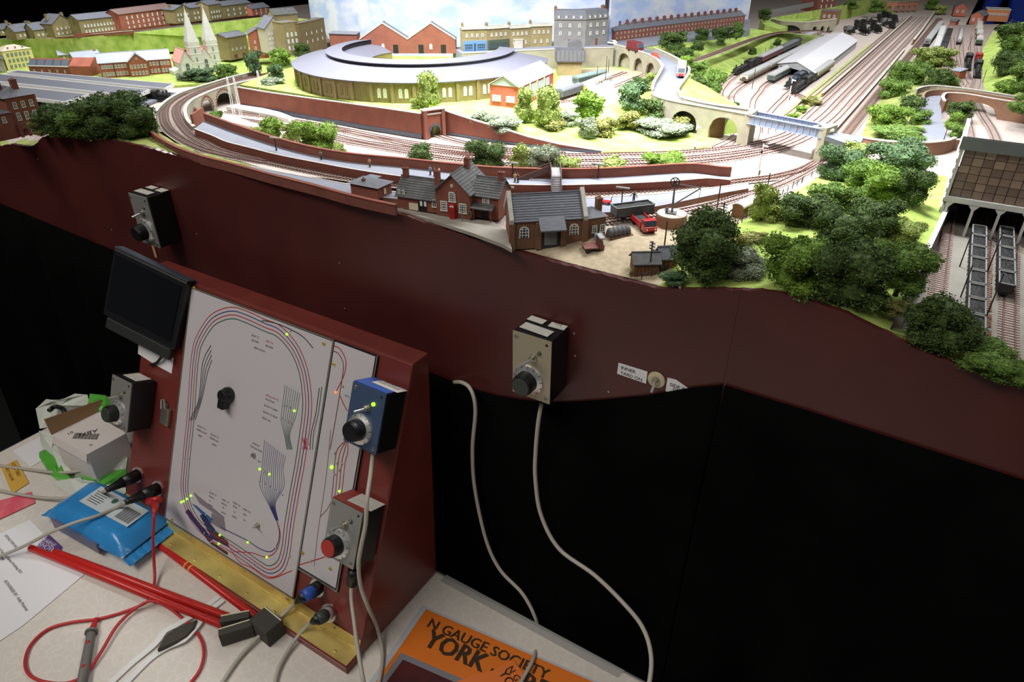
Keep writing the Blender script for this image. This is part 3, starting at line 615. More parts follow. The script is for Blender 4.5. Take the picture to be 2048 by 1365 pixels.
# ================================================================== buildings
WINC = {}
M_wpaint = mat('window_white', (228, 226, 216), .6)
def winmesh(w, h, style, fm, pm, nx=1, nz=1):
    key = (round(w, 5), round(h, 5), style, fm.name, pm.name, nx, nz)
    if key in WINC: return WINC[key]
    b = MB(); f = min(.0011, w*.16); d = .0007
    if style == 'arch':
        r = w/2; sp = h-r; out = [(-r, 0), (r, 0)]+[(r*math.cos(a), sp+r*math.sin(a)) for a in [math.pi*i/8 for i in range(9)]]
        b.profile([(x, z) for x, z in out], -.0002, .0004, 1)
        for i in range(8):
            a0, a1 = math.pi*i/8, math.pi*(i+1)/8
            q = [(r*math.cos(a0), sp+r*math.sin(a0)), (r*math.cos(a1), sp+r*math.sin(a1)), ((r-f)*math.cos(a1), sp+(r-f)*math.sin(a1)), ((r-f)*math.cos(a0), sp+(r-f)*math.sin(a0))]
            b.profile(q, -d, .0003, 0)
        for s in (-1, 1): b.box((s*(r-f/2), -d/2, sp/2), (f, d, sp), 0)
    else:
        b.box((0, .0001, h/2), (w, .0006, h), 1)
        for s in (-1, 1): b.box((s*(w/2-f/2), -d/2, h/2), (f, d, h), 0)
        b.box((0, -d/2, h-f/2), (w, d, f), 0); b.box((0, -d*.7, f/2), (w+f, d*1.5, f), 0)
    for i in range(1, nx+1): b.box((-w/2+w*i/(nx+1), -d*.4, h*.48), (f*.55, d*.8, h*.93), 0)
    for i in range(1, nz+1): b.box((0, -d*.4, h*i/(nz+1)), (w*.95, d*.8, f*.55), 0)
    me = bpy.data.meshes.new('window'); me.from_pydata([tuple(v) for v in b.v], [], b.f); me.materials.append(fm); me.materials.append(pm); me.polygons.foreach_set('material_index', b.m)
    WINC[key] = me; return me
def win(parent, x, y, z, rz, w, h, style='sash', fm=None, pm=None, nx=1, nz=1, name='window'):
    o = link(name, winmesh(w, h, style, fm or M_wpaint, pm or M_glass, nx, nz), parent, (x, y, z), rz); return o
def face_frame(f, w, d):                                # origin, direction, rotation of a wall face
    return {'f': (Vector((0, 0, 0)), Vector((1, 0, 0)), 0, w), 'r': (Vector((w, 0, 0)), Vector((0, 1, 0)), math.pi/2, d), 'b': (Vector((w, d, 0)), Vector((-1, 0, 0)), math.pi, w), 'l': (Vector((0, d, 0)), Vector((0, -1, 0)), -math.pi/2, d)}[f]
def wins(t, w, d, face, cols, rows, ww, wh, z0, dz, style='sash', fm=None, pm=None, nx=1, nz=1, m0=.08, m1=.92, name='window'):
    O, D, rz, L = face_frame(face, w, d); nrm = Vector((D.y, -D.x, 0))
    for r in range(rows):
        for c in range(cols):
            u = m0+(m1-m0)*((c+.5)/cols); p = O+D*(L*u)+nrm*.0003
            win(t, p.x, p.y, z0+r*dz, rz, ww, wh, style, fm, pm, nx, nz, name)
CHIM = {}
def chimney(t, x, y, z, w, d, h, m, pots=2, potm=None):
    b = MB(); b.box((x, y, z+h/2), (w, d, h), 0); b.box((x, y, z+h-.0012), (w+.0012, d+.0012, .0010), 0)
    for i in range(pots): b.lathe([(.0008, 0), (.0006, .0022)], 6, 1, (x+(i-(pots-1)/2)*min(.0022, w*.42), y, z+h))
    return b.build('chimney', [m, potm or M_brick], t)
def gable_roof(t, w, d, h, rise, m, axis='x', over=.0022, th=.0012, courses=0, name='roof', x0=0, y0=0):
    """two sloping slabs (laid in courses where those can be seen)"""
    b = MB()
    L, S = (w, d) if axis == 'x' else (d, w)
    for side in (0, 1):
        hw = S/2; sl = rise/hw
        n = max(1, courses)
        for i in range(n):
            u0, u1 = -over+(hw+over)*i/n, -over+(hw+over)*(i+1)/n
            lift = .0003 if n > 1 else 0
            pr = [(u0, h+u0*sl+lift), (u1+(.0004 if i < n-1 else 0), h+u1*sl), (u1+(.0004 if i < n-1 else 0), h+u1*sl+th), (u0, h+u0*sl+th+lift)]
            if side: pr = [(S-a, z) for a, z in pr]
            if axis == 'x': b.profx([(y0+a, z) for a, z in pr], x0-over, x0+L+over)
            else: b.profile([(x0+a, z) for a, z in pr], y0-over, y0+L+over)
    o = b.build(name, m, t)
    b = MB()
    if axis == 'x': b.tube([(x0-over, y0+d/2, h+rise+th), (x0+w+over, y0+d/2, h+rise+th)], .0009, 6)
    else: b.tube([(x0+w/2, y0-over, h+rise+th), (x0+w/2, y0+d+over, h+rise+th)], .0009, 6)
    b.build('ridge', m, o)
    return o
def hip_roof(t, w, d, h, rise, m, over=.002, name='roof', ins=.5):
    i = min(w, d)*ins; e = over; b = MB()
    vs = [(-e, -e, h), (w+e, -e, h), (w+e, d+e, h), (-e, d+e, h)]
    if w >= d: r = [(i, d/2, h+rise), (w-i, d/2, h+rise)]; fs = [(0, 1, 5, 4), (1, 2, 5), (2, 3, 4, 5), (3, 0, 4)]
    else: r = [(w/2, i, h+rise), (w/2, d-i, h+rise)]; fs = [(0, 1, 4), (1, 2, 5, 4), (2, 3, 5), (3, 0, 4, 5)]
    b.add(vs+r, fs+[(3, 2, 1, 0)]); return b.build(name, m, t)
def walls(t, w, d, h, rise, m, axis='x', x0=0, y0=0, name='walls'):
    b = MB(); 
    if rise and axis == 'x': b.profx([(y0, 0), (y0+d, 0), (y0+d, h), (y0+d/2, h+rise), (y0, h)], x0, x0+w)
    elif rise and axis == 'y': b.profile([(x0, 0), (x0+w, 0), (x0+w, h), (x0+w/2, h+rise), (x0, h)], y0, y0+d)
    else: b.box((x0+w/2, y0+d/2, h/2), (w, d, h))
    return b.build(name, m, t)
def place(name, label, A, B, cat='building', group=None):
    t = thing(name, label, cat, A, math.atan2(B.y-A.y, B.x-A.x), group); return t, (Vector((B.x, B.y, 0))-Vector((A.x, A.y, 0))).length
def house(name, label, A, B, d, h, rise, wm, rm, roof='x', W_=(), chims=(), courses=0, cat='building', group=None, par=0, chm=None):
    t, w = place(name, label, A, B, cat, group)
    if roof in 'xy': walls(t, w, d, h, rise, wm, roof); gable_roof(t, w, d, h, rise, rm, roof, courses=courses)
    else:
        walls(t, w, d, h, 0, wm)
        if roof == 'hip': hip_roof(t, w, d, h, rise, rm)
        elif roof == 'mono':
            b = MB(); b.profx([(-.002, h), (d+.001, h+rise), (d+.001, h+rise+.0015), (-.002, h+.0015)], -.001, w+.001); b.build('roof', rm, t)
            b = MB(); b.profx([(0, h-.001), (d, h-.001), (d, h+rise)], 0, w); b.build('gable_infill', wm, t)
        else:
            b = MB(); b.box((w/2, d/2, h-.0005+par*0), (w-.003, d-.003, .003)); b.build('roof', rm, t)
            if par: b = MB(); [b.box2(a, c) for a, c in (((-.0008, -.0008, h), (w+.0008, .0016, h+par)), ((-.0008, d-.0016, h), (w+.0008, d+.0008, h+par)), ((-.0008, 0, h), (.0016, d, h+par)), ((w-.0016, 0, h), (w+.0008, d, h+par)))]; b.build('parapet', wm if par < .003 else M_coping, t)
    for wn in W_: wins(t, w, d, *wn[0], **(wn[1] if len(wn) > 1 else {}))
    for c in chims: chimney(t, c[0]*w, c[1]*d, c[2], c[3], c[4], c[5], chm or wm)
    return t, w
S = lambda *a, **k: (a, k)
# ---- station house (brick, three wings) -----------------------------------
A = at(797, 416, -2); C_ = at(943, 437, -2)
t, w = place('station_house', 'brick station house with central gable, slate roofs and tall chimneys', A, C_)
g0 = (at(876, 428, -2)-A).length; gw = w-g0; hW = htop(A, 389); hG = htop(at(876, 428, -2), 378); rg = .019; dW = .034
walls(t, g0+.004, dW, hW, .017, M_brick, 'x', name='wing_walls')
gable_roof(t, g0+.002, dW, hW, .017, M_slated, 'x', .0025, .0012, 9, 'wing_roof')
b = MB(); b.M = Matrix.Translation((g0, -.004, 0)); b.profile([(0, 0), (gw, 0), (gw, hG), (gw/2, hG+rg), (0, hG)], 0, .052); b.build('gable_walls', M_brick, t)
gable_roof(t, gw, .052, hG, rg, M_slated, 'y', .0028, .0012, 8, 'gable_roof', g0, -.004)
rw = .031
b = MB(); b.profx([(.006, 0), (.040, 0), (.040, hG-.003), (.023, hG+.012), (.006, hG-.003)], w, w+rw); b.build('side_walls', M_brick, t)
o = gable_roof(t, rw, .034, hG-.003, .015, M_slated, 'x', .0025, .0012, 8, 'side_roof', w, .006)
for i, (x, y, z, hh) in enumerate([(.004, dW/2, hW+.014, .014), (g0-.006, dW*.42, hW+.012, .018), (g0+gw*.55, .034, hG+rg-.004, .014), (w+rw-.003, .023, hG+.008, .013)]): chimney(t, x, y, z, .006, .005, hh, M_brick)
gy = -.0043
for x, z, ww, hh in [(.5, hG-.012, .0085, .012), (.24, .006, .0085, .012), (.80, .006, .0095, .012)]: win(t, g0+gw*x, gy, z, 0, ww, hh, 'sash', nx=2, nz=3)
for x, z, ww, hh in [(.06, .018, .003, .005), (.17, .018, .003, .005), (.92, .007, .006, .010)]: win(t, g0*x, -.0003, z, 0, ww, hh, 'sash')
win(t, w+.016, .0057, hG-.016, 0, .0085, .011, 'sash', nx=2, nz=3)
b = MB(); b.box((g0*.62, -.0006, .007), (.010, .001, .014)); b.build('door', M_black, t)
b = MB(); b.box((g0*.40, -.0006, .0045), (.012, .001, .008)); b.build('hatch', M_cream, t)
b = MB(); b.M = Matrix.Translation((g0+gw/2, gy, hG+.007)) @ Matrix.Rotation(math.pi/2, 4, 'X'); b.lathe([(.0022, 0), (.0018, .0006)], 12); b.build('roundel', M_coping, t)
b = MB(); b.profx([(-.004, .013), (.006, .017), (.006, .0182), (-.004, .0142)], w, w+rw-.004); b.build('porch_roof', M_slated, t)
for x in (w+.004, w+rw-.006): b = MB(); b.tube([(x, -.003, 0), (x, -.003, .0135)], .0008, 6); b.build('porch_post', M_brickd, t)
b = MB(); b.box((w+.014, .0055, .006), (.008, .001, .012)); b.build('door', M_black, t)
for x, y in [(.60, .0), (.70, .0)]: b = MB(); b.box((g0*x, -.0012, .010), (.003, .0005, .006)); b.build('poster', M_paper, t)
# ---- goods shed --------------------------------------------------------------
A = at(1023, 500, -12); B_ = at(1168, 484, -8); B_.z = A.z
t, w = place('goods_shed', 'brown brick goods shed with grey slate roof and wide cart entrance', A, B_); d = .040
hE = htop(A, 443); rdg = Vector((0, 0, 0)); rs = .021
walls(t, w, d, hE, rs, M_brickb, 'x')
gable_roof(t, w-.004, d, hE, rs, M_slate, 'x', .0018, .0012, 11, 'roof', .002)
for x in (0, w):
    b = MB(); b.profx([(-.003, hE-.003), (d/2, hE+rs-.001), (d+.003, hE-.003), (d+.003, hE+.002), (d/2, hE+rs+.0055), (-.003, hE+.002)], x-.0022, x+.0022); b.build('gable_coping', M_coping, t)
for x in (.0, .36, .70, 1.0): b = MB(); b.box((w*x, -.0015, hE*.46), (.006, .004, hE*.92)); b.build('pilaster', M_brickb, t)
for x in (.17, .85): win(t, w*x, -.0004, hE*.40, 0, .0105, .013, 'arch', nx=2, nz=3)
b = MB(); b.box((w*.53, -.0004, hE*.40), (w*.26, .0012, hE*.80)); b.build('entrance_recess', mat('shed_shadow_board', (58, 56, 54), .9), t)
b = MB(); b.box((w*.53, -.0014, hE*.36), (w*.17, .0012, hE*.5)); b.build('sliding_door', mat('grey_door', (112, 114, 116), .8), t)
b = MB(); sl = rs/(d/2); b.profx([(-.014, hE-.014*sl*.6), (.001, hE+.0008), (.001, hE+.0024), (-.014, hE-.014*sl*.6+.0014)], w*.36, w*.71); b.build('canopy', M_slate, t)
# office annexe
A2 = B_; C2 = at(1209, 478, -8); C2.z = A.z
t, w = place('yard_office', 'small brown brick yard office beside the goods shed', A2+Vector((.0022, .0022, 0)), C2); d = .026; h = htop(C2, 432)
walls(t, w, d, h, 0, M_brickb); hip_roof(t, w, d, h, .007, M_slate, .002)
for x in (.38, .82): win(t, w*x, -.0004, h*.42, 0, .006, .009, 'sash', nx=1, nz=2)
chimney(t, w*.85, d*.5, h+.002, .006, .006, .015, M_brickb)
# flat-roofed waiting hut on the platform
A = at(703, 388, 6); B_ = at(757, 399, 6); h = htop(B_, 376)
t, w = place('platform_hut', 'low red brick platform hut with flat slate hipped roof', A, B_); walls(t, w, .026, h, 0, M_brick); hip_roof(t, w, .026, h, .0035, M_slate, .003, ins=.45)
b = MB(); b.box((w*.15, .034, h*.42), (.016, .014, h*.84)); b.box((w*.15, .034, h*.86), (.018, .016, .001), 1); b.build('side_block', [M_brick, M_slate], t)
chimney(t, w*.35, .008, h+.001, .003, .003, .004, M_brick, 1); b = MB(); b.box((w+.0003, .013, h*.45), (.0006, .004, h*.5)); b.build('door', M_cream, t)
# ---- wooden sheds at the front of the yard ----------------------------------
M_wood = mat('weathered_wood', (112, 76, 50), .85, var=.2, scale=120, stretch=(1, 1, .2))
def woodshed(label, A, B, d, h, rise, roofm):
    t, w = place('wooden_shed', label, A, B); n = int((w+.0005)/.0035); b = MB()
    b.profx([(0, 0), (d, 0), (d, h), (d/2, h+rise), (0, h)], 0, w); b.build('walls', M_wood, t)
    me = None
    for i in range(n):
        if me is None:
            b = MB(); b.box((0, -.0003, h/2), (w/n*.86, .0006, h)); o = b.build('plank', M_wood, t); me = o.data
        else: o = link('plank', me, t)
        o.location = (w*(i+.5)/n, 0, 0)
    gable_roof(t, w, d, h, rise, roofm, 'x', .002); b = MB(); b.box((w+.0004, d*.5, h*.42), (.0006, d*.35, h*.8)); b.build('door', M_wood, t)
    return t
A = at(1258, 548, -12); B_ = at(1313, 555, -12); B_.z = A.z
woodshed('brown wooden shed with dark pitched roof at the front edge of the yard', aty_(1267, 554), aty_(1317, 549), .020, htop(aty_(1267, 554), 528), .007, M_slated)
woodshed('second wooden shed with grey roof half behind the big dark bush', aty_(1319, 541), aty_(1353, 534), .017, .013, .008, M_slate)
# ---- roundhouse ---------------------------------------------------------------
RC = Vector((-.968, 1.197, T+.012)); R0 = .255
t = thing('roundhouse', 'huge horseshoe shaped engine roundhouse with pale grey roof and brown arched walls', 'building', RC)
a0, a1 = math.radians(166), math.radians(392); NA = 96
def sweep(prof, name, m, parent, closed=True, a0=a0, a1=a1, n=NA):
    b = MB(); k = len(prof); vs = []
    for i in range(n+1):
        a = a0+(a1-a0)*i/n; vs += [(r*math.cos(a), r*math.sin(a), z) for r, z in prof]
    fs = [(i*k+j, i*k+(j+1) % k, (i+1)*k+(j+1) % k, (i+1)*k+j) for i in range(n) for j in range(k)]
    fs += [list(range(k))[::-1], list(range(n*k, n*k+k))]
    b.add(vs, fs); return b.build(name, m, parent)
M_rh = brickmat('olive_brick', (126, 112, 66), (146, 134, 96), 260)
sweep([(R0, 0), (R0, .037), (R0-.004, .037), (R0-.004, 0)], 'outer_wall', M_rh, t)
sweep([(R0+.006, .0365), (R0-.068, .0505), (R0-.068, .0490), (R0+.006, .0350)], 'outer_roof', M_palroof, t)
sweep([(.189, .0500), (.189, .0565), (.187, .0565), (.187, .0500)], 'clerestory_band', M_black, t, a0=a0+.02, a1=a1-.02)
sweep([(.193, .0563), (.160, .0590), (.160, .0578), (.193, .0551)], 'clerestory_roof', M_palroof, t)
sweep([(.163, .0560), (.163, .050), (.161, .050), (.161, .0560)], 'inner_band', M_black, t, a0=a0+.02, a1=a1-.02)
sweep([(.165, .0500), (.105, .0370), (.105, .0358), (.165, .0488)], 'inner_roof', M_palroof, t)
sweep([(.109, 0), (.109, .0365), (.106, .0365), (.106, 0)], 'inner_wall', M_rh, t)
for ae in (a0, a1):
    b = MB(); b.M = Matrix.Rotation(ae, 4, 'Z'); b.profile([(.107, 0), (R0-.001, 0), (R0-.001, .036), (R0-.068, .049), (.189, .049), (.189, .0555), (.163, .0575), (.163, .049), (.107, .0362)], -.001, .001); b.build('end_wall', M_rh, t)
ns = 26
pil = None
for i in range(ns+1):
    a = a0+(a1-a0)*i/ns
    if pil is None: b = MB(); b.box((.0012, 0, .0182), (.0045, .006, .0364)); pil = b.build('pilaster', M_rh, t).data; t.children[-1].location = (R0*math.cos(a), R0*math.sin(a), 0); t.children[-1].rotation_euler = (0, 0, a)
    else: link('pilaster', pil, t, (R0*math.cos(a), R0*math.sin(a), 0), a)
    if i < ns:
        for u in (.36, .64):
            aa = a0+(a1-a0)*(i+u)/ns
            win(t, (R0+.0004)*math.cos(aa), (R0+.0004)*math.sin(aa), .009, aa+math.pi/2, .0062, .0165, 'arch', fm=M_rh if aa < math.radians(286) else None, pm=M_rh if aa < math.radians(286) else M_pane, nx=2, nz=4)
b = MB(); sweep([(R0+.0012, .0335), (R0+.0012, .0352), (R0-.001, .0352), (R0-.001, .0335)], 'cornice', M_rh, t)
# ---- twin-gabled works --------------------------------------------------------
L_ = at(722, 107, 42); R_ = at(912, 107, 42)
t, w = place('twin_gabled_works', 'red brick works with two pointed gables in front of the sky board', L_, R_); h = htop(L_, 79); rise = htop(at(766, 107, 42), 47)-h
for i in (0, 1):
    b = MB(); x0 = w/2*i; b.profile([(x0, 0), (x0+w/2, 0), (x0+w/2, h), (x0+w/4, h+rise), (x0, h)], 0, .03); b.build('gable_wall', M_brick, t)
    gable_roof(t, w/2, .03, h, rise, M_slate, 'y', .001, .0015, 0, 'roof', x0)
    for s in (0, 1):
        b = MB(); q0, q1 = (x0+w/4*2*s, h), (x0+w/4, h+rise); b.profile([(q0[0], q0[1]), (q1[0], q1[1]), (q1[0], q1[1]+.003), (q0[0], q0[1]+.003)], -.0012, .001); b.build('verge', M_coping, t)
    for u in (.15, .62):
        b = MB(); b.box((x0+w/2*(u+.12), -.0003, .009), (.011, .0008, .018)); b.build('doorway', M_black, t)
    win(t, x0+w/4*.96, -.0004, .009, 0, .006, .011, 'arch', pm=M_pane)
house('lean_to', 'low red brick lean-to left of the twin gabled works', at(662, 100, 42), at(716, 102, 42), .02, htop(at(662, 100, 42), 68), .003, M_brick, M_slate, 'mono')
# ---- shops row and grey mansard block ---------------------------------------
pts = [at(925, 103, 50), at(975, 101, 50), at(1019, 97, 50), at(1060, 94, 50), at(1104, 92, 50)]
shopm = [mat('shop_blue', (88, 128, 168), .6), mat('shop_green', (62, 74, 60), .7), mat('shop_stone', (140, 130, 110), .8), M_stock]
lab = ['brown brick shop with pale blue shopfront and round pediment', 'brown brick shop with dark green shopfront', 'brown brick house with stone porch in the shop row', 'brown brick house at the right end of the shop row']
for i in range(4):
    h = htop(pts[i], [58, 57, 56, 52][i])
    t, w = house('shop_building', lab[i], pts[i]+(pts[i+1]-pts[i])*.004, pts[i+1]-(pts[i+1]-pts[i])*.004, .022, h, 0, M_stock, M_slate, 'flat', [S('f', 4, 1, .004, .007, h*.62, 0)]+([S('f', 3, 1, .004, .007, h*.18, 0)] if i > 1 else []), [(.05, .4, h, .005, .006, .010)], par=.003)
    b = MB(); b.box((w/2, -.0008, h-.0005), (w+.0005, .003, .0018)); b.build('cornice', M_coping, t)
    if i < 2:
        b = MB(); b.box((w/2, -.0012, h*.23), (w*.94, .003, h*.46)); o = b.build('shopfront', shopm[i], t)
        for u in (.24, .74): win(o, w*u, -.003, h*.08, 0, w*.34, h*.26, 'sash', fm=shopm[i], nx=3, nz=1)
        b = MB(); b.box((w*.49, -.003, h*.18), (.004, .0008, h*.34)); b.build('door', M_glass, o)
    if i == 2: b = MB(); b.box((w*.4, -.0025, h*.2), (w*.4, .005, h*.4)); b.box((w*.4, -.0025, h*.42), (w*.46, .006, .002)); b.build('porch', M_coping, t)
    if i == 0:
        b = MB(); b.profile([(w*.5+.007*math.cos(a), h+.0025+.005*math.sin(a)) for a in [math.pi*k/10 for k in range(11)]], -.001, .001); b.build('pediment', M_coping, t)
g = [at(1107, 92, 50), at(1170, 92.5, 50), at(1214, 88, 50)]
for i, lb in ((0, 'grey stone mansard roofed block, left half facing the water tower'), (1, 'grey stone mansard roofed block, right half turning the street corner')):
    h = htop(g[i], 38); a, c = g[i]+(g[i+1]-g[i])*.003, g[i+1]-(g[i+1]-g[i])*.003
    t, w = place('mansard_block', lb, a, c); d = .04; walls(t, w, d, h, 0, M_greystone); hm = htop(g[i], 21)-h
    b = MB(); b.add([(-.001, -.001, h), (w+.001, -.001, h), (w+.001, d, h), (-.001, d, h), (.002, .005, h+hm), (w-.002, .005, h+hm), (w-.002, d-.003, h+hm), (.002, d-.003, h+hm)], [(3, 2, 1, 0), (4, 5, 6, 7), (0, 1, 5, 4), (1, 2, 6, 5), (2, 3, 7, 6), (3, 0, 4, 7)]); b.build('mansard_roof', M_slate, t)
    for k in range(4):
        x = w*(k+.6)/4.3; b = MB(); b.profile([(x-.0035, h+.001), (x+.0035, h+.001), (x+.0035, h+.006)]+[(x+.0035*math.cos(q), h+.006+.003*math.sin(q)) for q in [math.pi*j/6 for j in range(1, 6)]]+[(x-.0035, h+.006)], -.001, .006); o = b.build('dormer', M_greystone, t); win(o, x, -.0012, h+.0018, 0, .0038, .0045, 'arch', pm=M_pane)
    wins(t, w, d, 'f', 3, 2, .0052, .0075, h*.40, h*.30, m0=.05, m1=.95); b = MB(); b.box((w*.5, -.0003, .007), (.006, .0008, .014)); b.build('door', M_brickd, t)
    b = MB(); b.box((w/2, -.0008, h), (w+.001, .003, .002)); b.build('cornice', M_greystone, t)
    chimney(t, w*(.03 if i == 0 else .97), d*.5, h+hm*.3, .006, .008, .018, M_brickb)
# ---- long red terrace ---------------------------------------------------------
A = at(1226, 83, 50); B_ = at(1486, 49, 50); d = .03; h = htop(A, 62)
t, w = place('terrace_row', 'very long red brick terrace with slate roof and a line of chimneys', A, B_)
walls(t, w, d, h, .010, M_brick); gable_roof(t, w, d, h, .010, M_slate, 'x', .001)
me = None
for i in range(19):
    x = w*(i+.15)/19
    if me is None: me = chimney(t, 0, d*.45, h+.006, .006, .006, .012, M_brick, 2).data; t.children[-1].location.x = x
    else: link('chimney', me, t, (x, 0, 0))
wins(t, w, d, 'f', 38, 2, .0036, .0052, h*.16, h*.46, fm=M_coping, m0=.01, m1=.99)
for i in range(19):
    if i == 0: b = MB(); b.box((0, -.0003, .005), (.004, .0008, .010)); o = b.build('door', M_brickd, t); dm = o.data
    else: o = link('door', dm, t)
    o.location.x = w*(i+.5)/19
house('end_house', 'red brick house with pale roof at the far end of the terrace', at(1463, 49, 50), at(1488, 46, 50), .03, htop(at(1463, 49, 50), 34), .006, M_brick, M_palroof, 'x', [S('f', 2, 1, .006, .008, .010, 0)])
# ---- brick engine shed by the roundhouse -------------------------------------
A = at(980, 211, 12); B_ = at(1036, 217, 12); h = htop(A, 168); hr = htop(at(1006, 214, 12), 152)-h
t, w = place('engine_shed', 'red brick engine shed with pale gabled roof and blue glazed side', A, B_); d = (at(1133, 186, 12)-B_).length
walls(t, w, d, h, hr, mat('bright_red_brick', (168, 84, 66), .85, var=.12, scale=160), 'y'); gable_roof(t, w, d, h, hr, mat('white_roof', (196, 196, 202), .6), 'y', .0025, .0012)
b = MB(); b.profile([(.001, h-.001), (w-.001, h-.001), (w/2, h+hr-.001)], -.0008, .0002); b.build('gable_sheeting', mat('grey_sheeting', (160, 164, 172), .7), t)
M_bluep = mat('blue_window_frame', (150, 180, 205), .5)
for u in (.25, .74): win(t, w*u, -.0005, h*.24, 0, w*.30, h*.28, 'sash', fm=M_white, pm=M_bluep, nx=3, nz=2)
for i in range(4):
    b = MB(); b.box((w+.0006, d*(.20+.2*i), h*.55), (.0012, d*.13, h*.62)); o = b.build('glazed_panel', mat('blue_glazing', (112, 134, 154), .4), t)
    b = MB(); [b.box((w+.0013, d*(.20+.2*i)+dd*d*.026, h*.55), (.0006, .0008, h*.62)) for dd in (-2, -1, 0, 1, 2)]; b.build('glazing_bars', M_white, o)
    b = MB(); b.box((w+.001, d*(.095+.2*i), h*.5), (.003, .0025, h)); b.build('pier', M_cream, t)
# ---- water tower, rear tank, storage tanks ------------------------------------
A = at(1115, 152, 12); B_ = at(1163, 152, 12); h = htop(A, 124)
t, w = place('water_tower', 'brown brick water tower topped by a dark grey iron tank', A, B_, 'water tower'); walls(t, w, .04, h, 0, M_stock); ht = htop(A, 101)-h
M_iron = mat('iron_grey', (98, 98, 102), .6, var=.1, scale=60)
b = MB(); e = .005; [b.box2(p, q) for p, q in (((-e, -e, h), (w+e, .045, h+.002)), ((-e, -e, h), (w+e, -e+.0015, h+ht)), ((-e, .0435, h), (w+e, .045, h+ht)), ((-e, -e, h), (-e+.0015, .045, h+ht)), ((w+e-.0015, -e, h), (w+e, .045, h+ht)))]; o = b.build('tank', M_iron, t)
b = MB(); b.box((w/2, .02, h+ht*.6), (w+.006, .045, .001)); b.build('water', mat('tank_water', (58, 62, 64), .1), t)
for i in range(8): 
    if i == 0: b = MB(); b.box((0, -e-.0006, h+ht/2), (.0009, .0012, ht)); r0 = b.build('rib', M_iron, o); r0.location.x = -e; rm_ = r0.data
    else: link('rib', rm_, o, (-e+(w+2*e)*i/7, 0, 0))
A = at(1137, 103, 50); B_ = at(1164, 103, 50); t, w = place('loading_tank', 'dark barrel roofed tank behind the water tower', A, B_, 'tank'); h = htop(A, 82)
b = MB(); b.profile([(0, .003), (w, .003), (w, h*.7)]+[(w/2+w/2*math.cos(q), h*.7+h*.3*math.sin(q)) for q in [math.pi*j/8 for j in range(1, 8)]]+[(0, h*.7)], 0, .03); b.build('tank_body', M_iron, t)
for x in (.1, .9): b = MB(); b.box((w*x, .015, .002), (.002, .028, .004)); b.build('leg', M_iron, t)
for px0, px1, by, ty, lb in ((1171, 1206, 210, 168, 'white cylindrical storage tank nearest the bushes'), (1204, 1227, 203, 162, 'white cylindrical storage tank behind its twin')):
    c = at((px0+px1)/2, by-3, 12); r = (at(px1, by, 12)-at(px0, by, 12)).length/2; hh = htop(c, ty+2)
    t = thing('storage_tank', lb, 'tank', c); b = MB(); b.lathe([(r, 0), (r, hh), (r*.96, hh+.0008), (0.0005, hh+.003)], 32); b.build('shell', mat('white_tank', (205, 208, 214), .45), t, smooth=False)
    b = MB(); b.lathe([(r*.2, 0), (r*.2, .003), (r*.1, .0035)], 12, None, (r*.3, -r*.2, hh+.0012)); b.build('hatch', M_iron, t); b = MB(); b.tube([(r*.3, r*.2, hh), (r*.3, r*.2, hh+.004)], .0012, 8); b.build('vent', M_brick, t)
# ---- grey train shed --------------------------------------------------------
A = at(1554, 144, 0); B_ = at(1626, 164, 0); FE = at(1711, 96, 0)
t, w = place('train_shed', 'long grey carriage shed with wide pale roof over the sidings', A, B_); h = htop(A, 127); hr = .0125
dv = Matrix.Rotation(-t.rotation_euler.z, 3, 'Z') @ (FE-B_); d = dv.y; SH = Matrix(((1, dv.x/dv.y, 0, 0), (0, 1, 0, 0), (0, 0, 1, 0), (0, 0, 0, 1)))
M_conc = mat('grey_sheet_wall', (150, 152, 154), .8, var=.06, scale=50)
def sb(): b = MB(); b.M = SH; return b
for x in (.0015, w-.0015): b = sb(); b.box((x, d/2, h/2), (.003, d, h)); b.build('side_wall', M_conc, t)
b = sb(); b.profile([(0, h-.003), (w, h-.003), (w, h), (w/2, h+hr), (0, h)], 0, .003); b.box((.004, .0015, h/2), (.008, .003, h)); b.box((w-.008, .0015, h/2), (.016, .003, h)); b.build('front_gable', M_conc, t)
b = sb(); b.profile([(0, 0), (w, 0), (w, h), (w/2, h+hr), (0, h)], d-.003, d); b.build('rear_gable', M_conc, t)
for s in (0, 1): b = sb(); q = [(-.003, h-.003*hr/(w/2)), (w/2, h+hr), (w/2, h+hr+.0014), (-.003, h-.003*hr/(w/2)+.0014)]; b.profile([((w-x) if s else x, z) for x, z in q], -.003, d+.003); b.build('roof_slope', mat('shed_roof', (188, 186, 192), .55), t)
# ---- left side: red villa ---------------------------------------------------
A = at(36, 275, -22); B_ = at(95, 263, -22)
t, w = place('brick_villa', 'tall red brick villa with slate hipped roof at the far left', A, B_); h = htop(A, 197); d = .075
walls(t, w, d, h, 0, M_brick); hip_roof(t, w, d, h, .012, M_slate, .004)
wins(t, w, d, 'f', 3, 1, .006, .011, h*.70, 0, m0=.12); wins(t, w, d, 'f', 3, 1, .006, .013, h*.40, 0, m0=.12); wins(t, w, d, 'f', 2, 1, .007, .015, h*.06, 0, m0=.35)
chimney(t, w*.6, d*.25, h+.004, .009, .008, .020, M_brick, 3); chimney(t, w*.2, d*.5, h+.006, .012, .008, .018, M_brick, 3)
b = MB(); b.box((-.020, .012, h*.33), (.042, .03, h*.66)); b.build('side_wing', M_brick, t); b = MB(); b.add([(-.044, -.006, h*.66), (.002, -.006, h*.66), (.002, .03, h*.66), (-.044, .03, h*.66), (-.02, .012, h*.66+.010)], [(0, 1, 4), (1, 2, 4), (2, 3, 4), (3, 0, 4), (3, 2, 1, 0)]); b.build('wing_roof', M_slate, t)
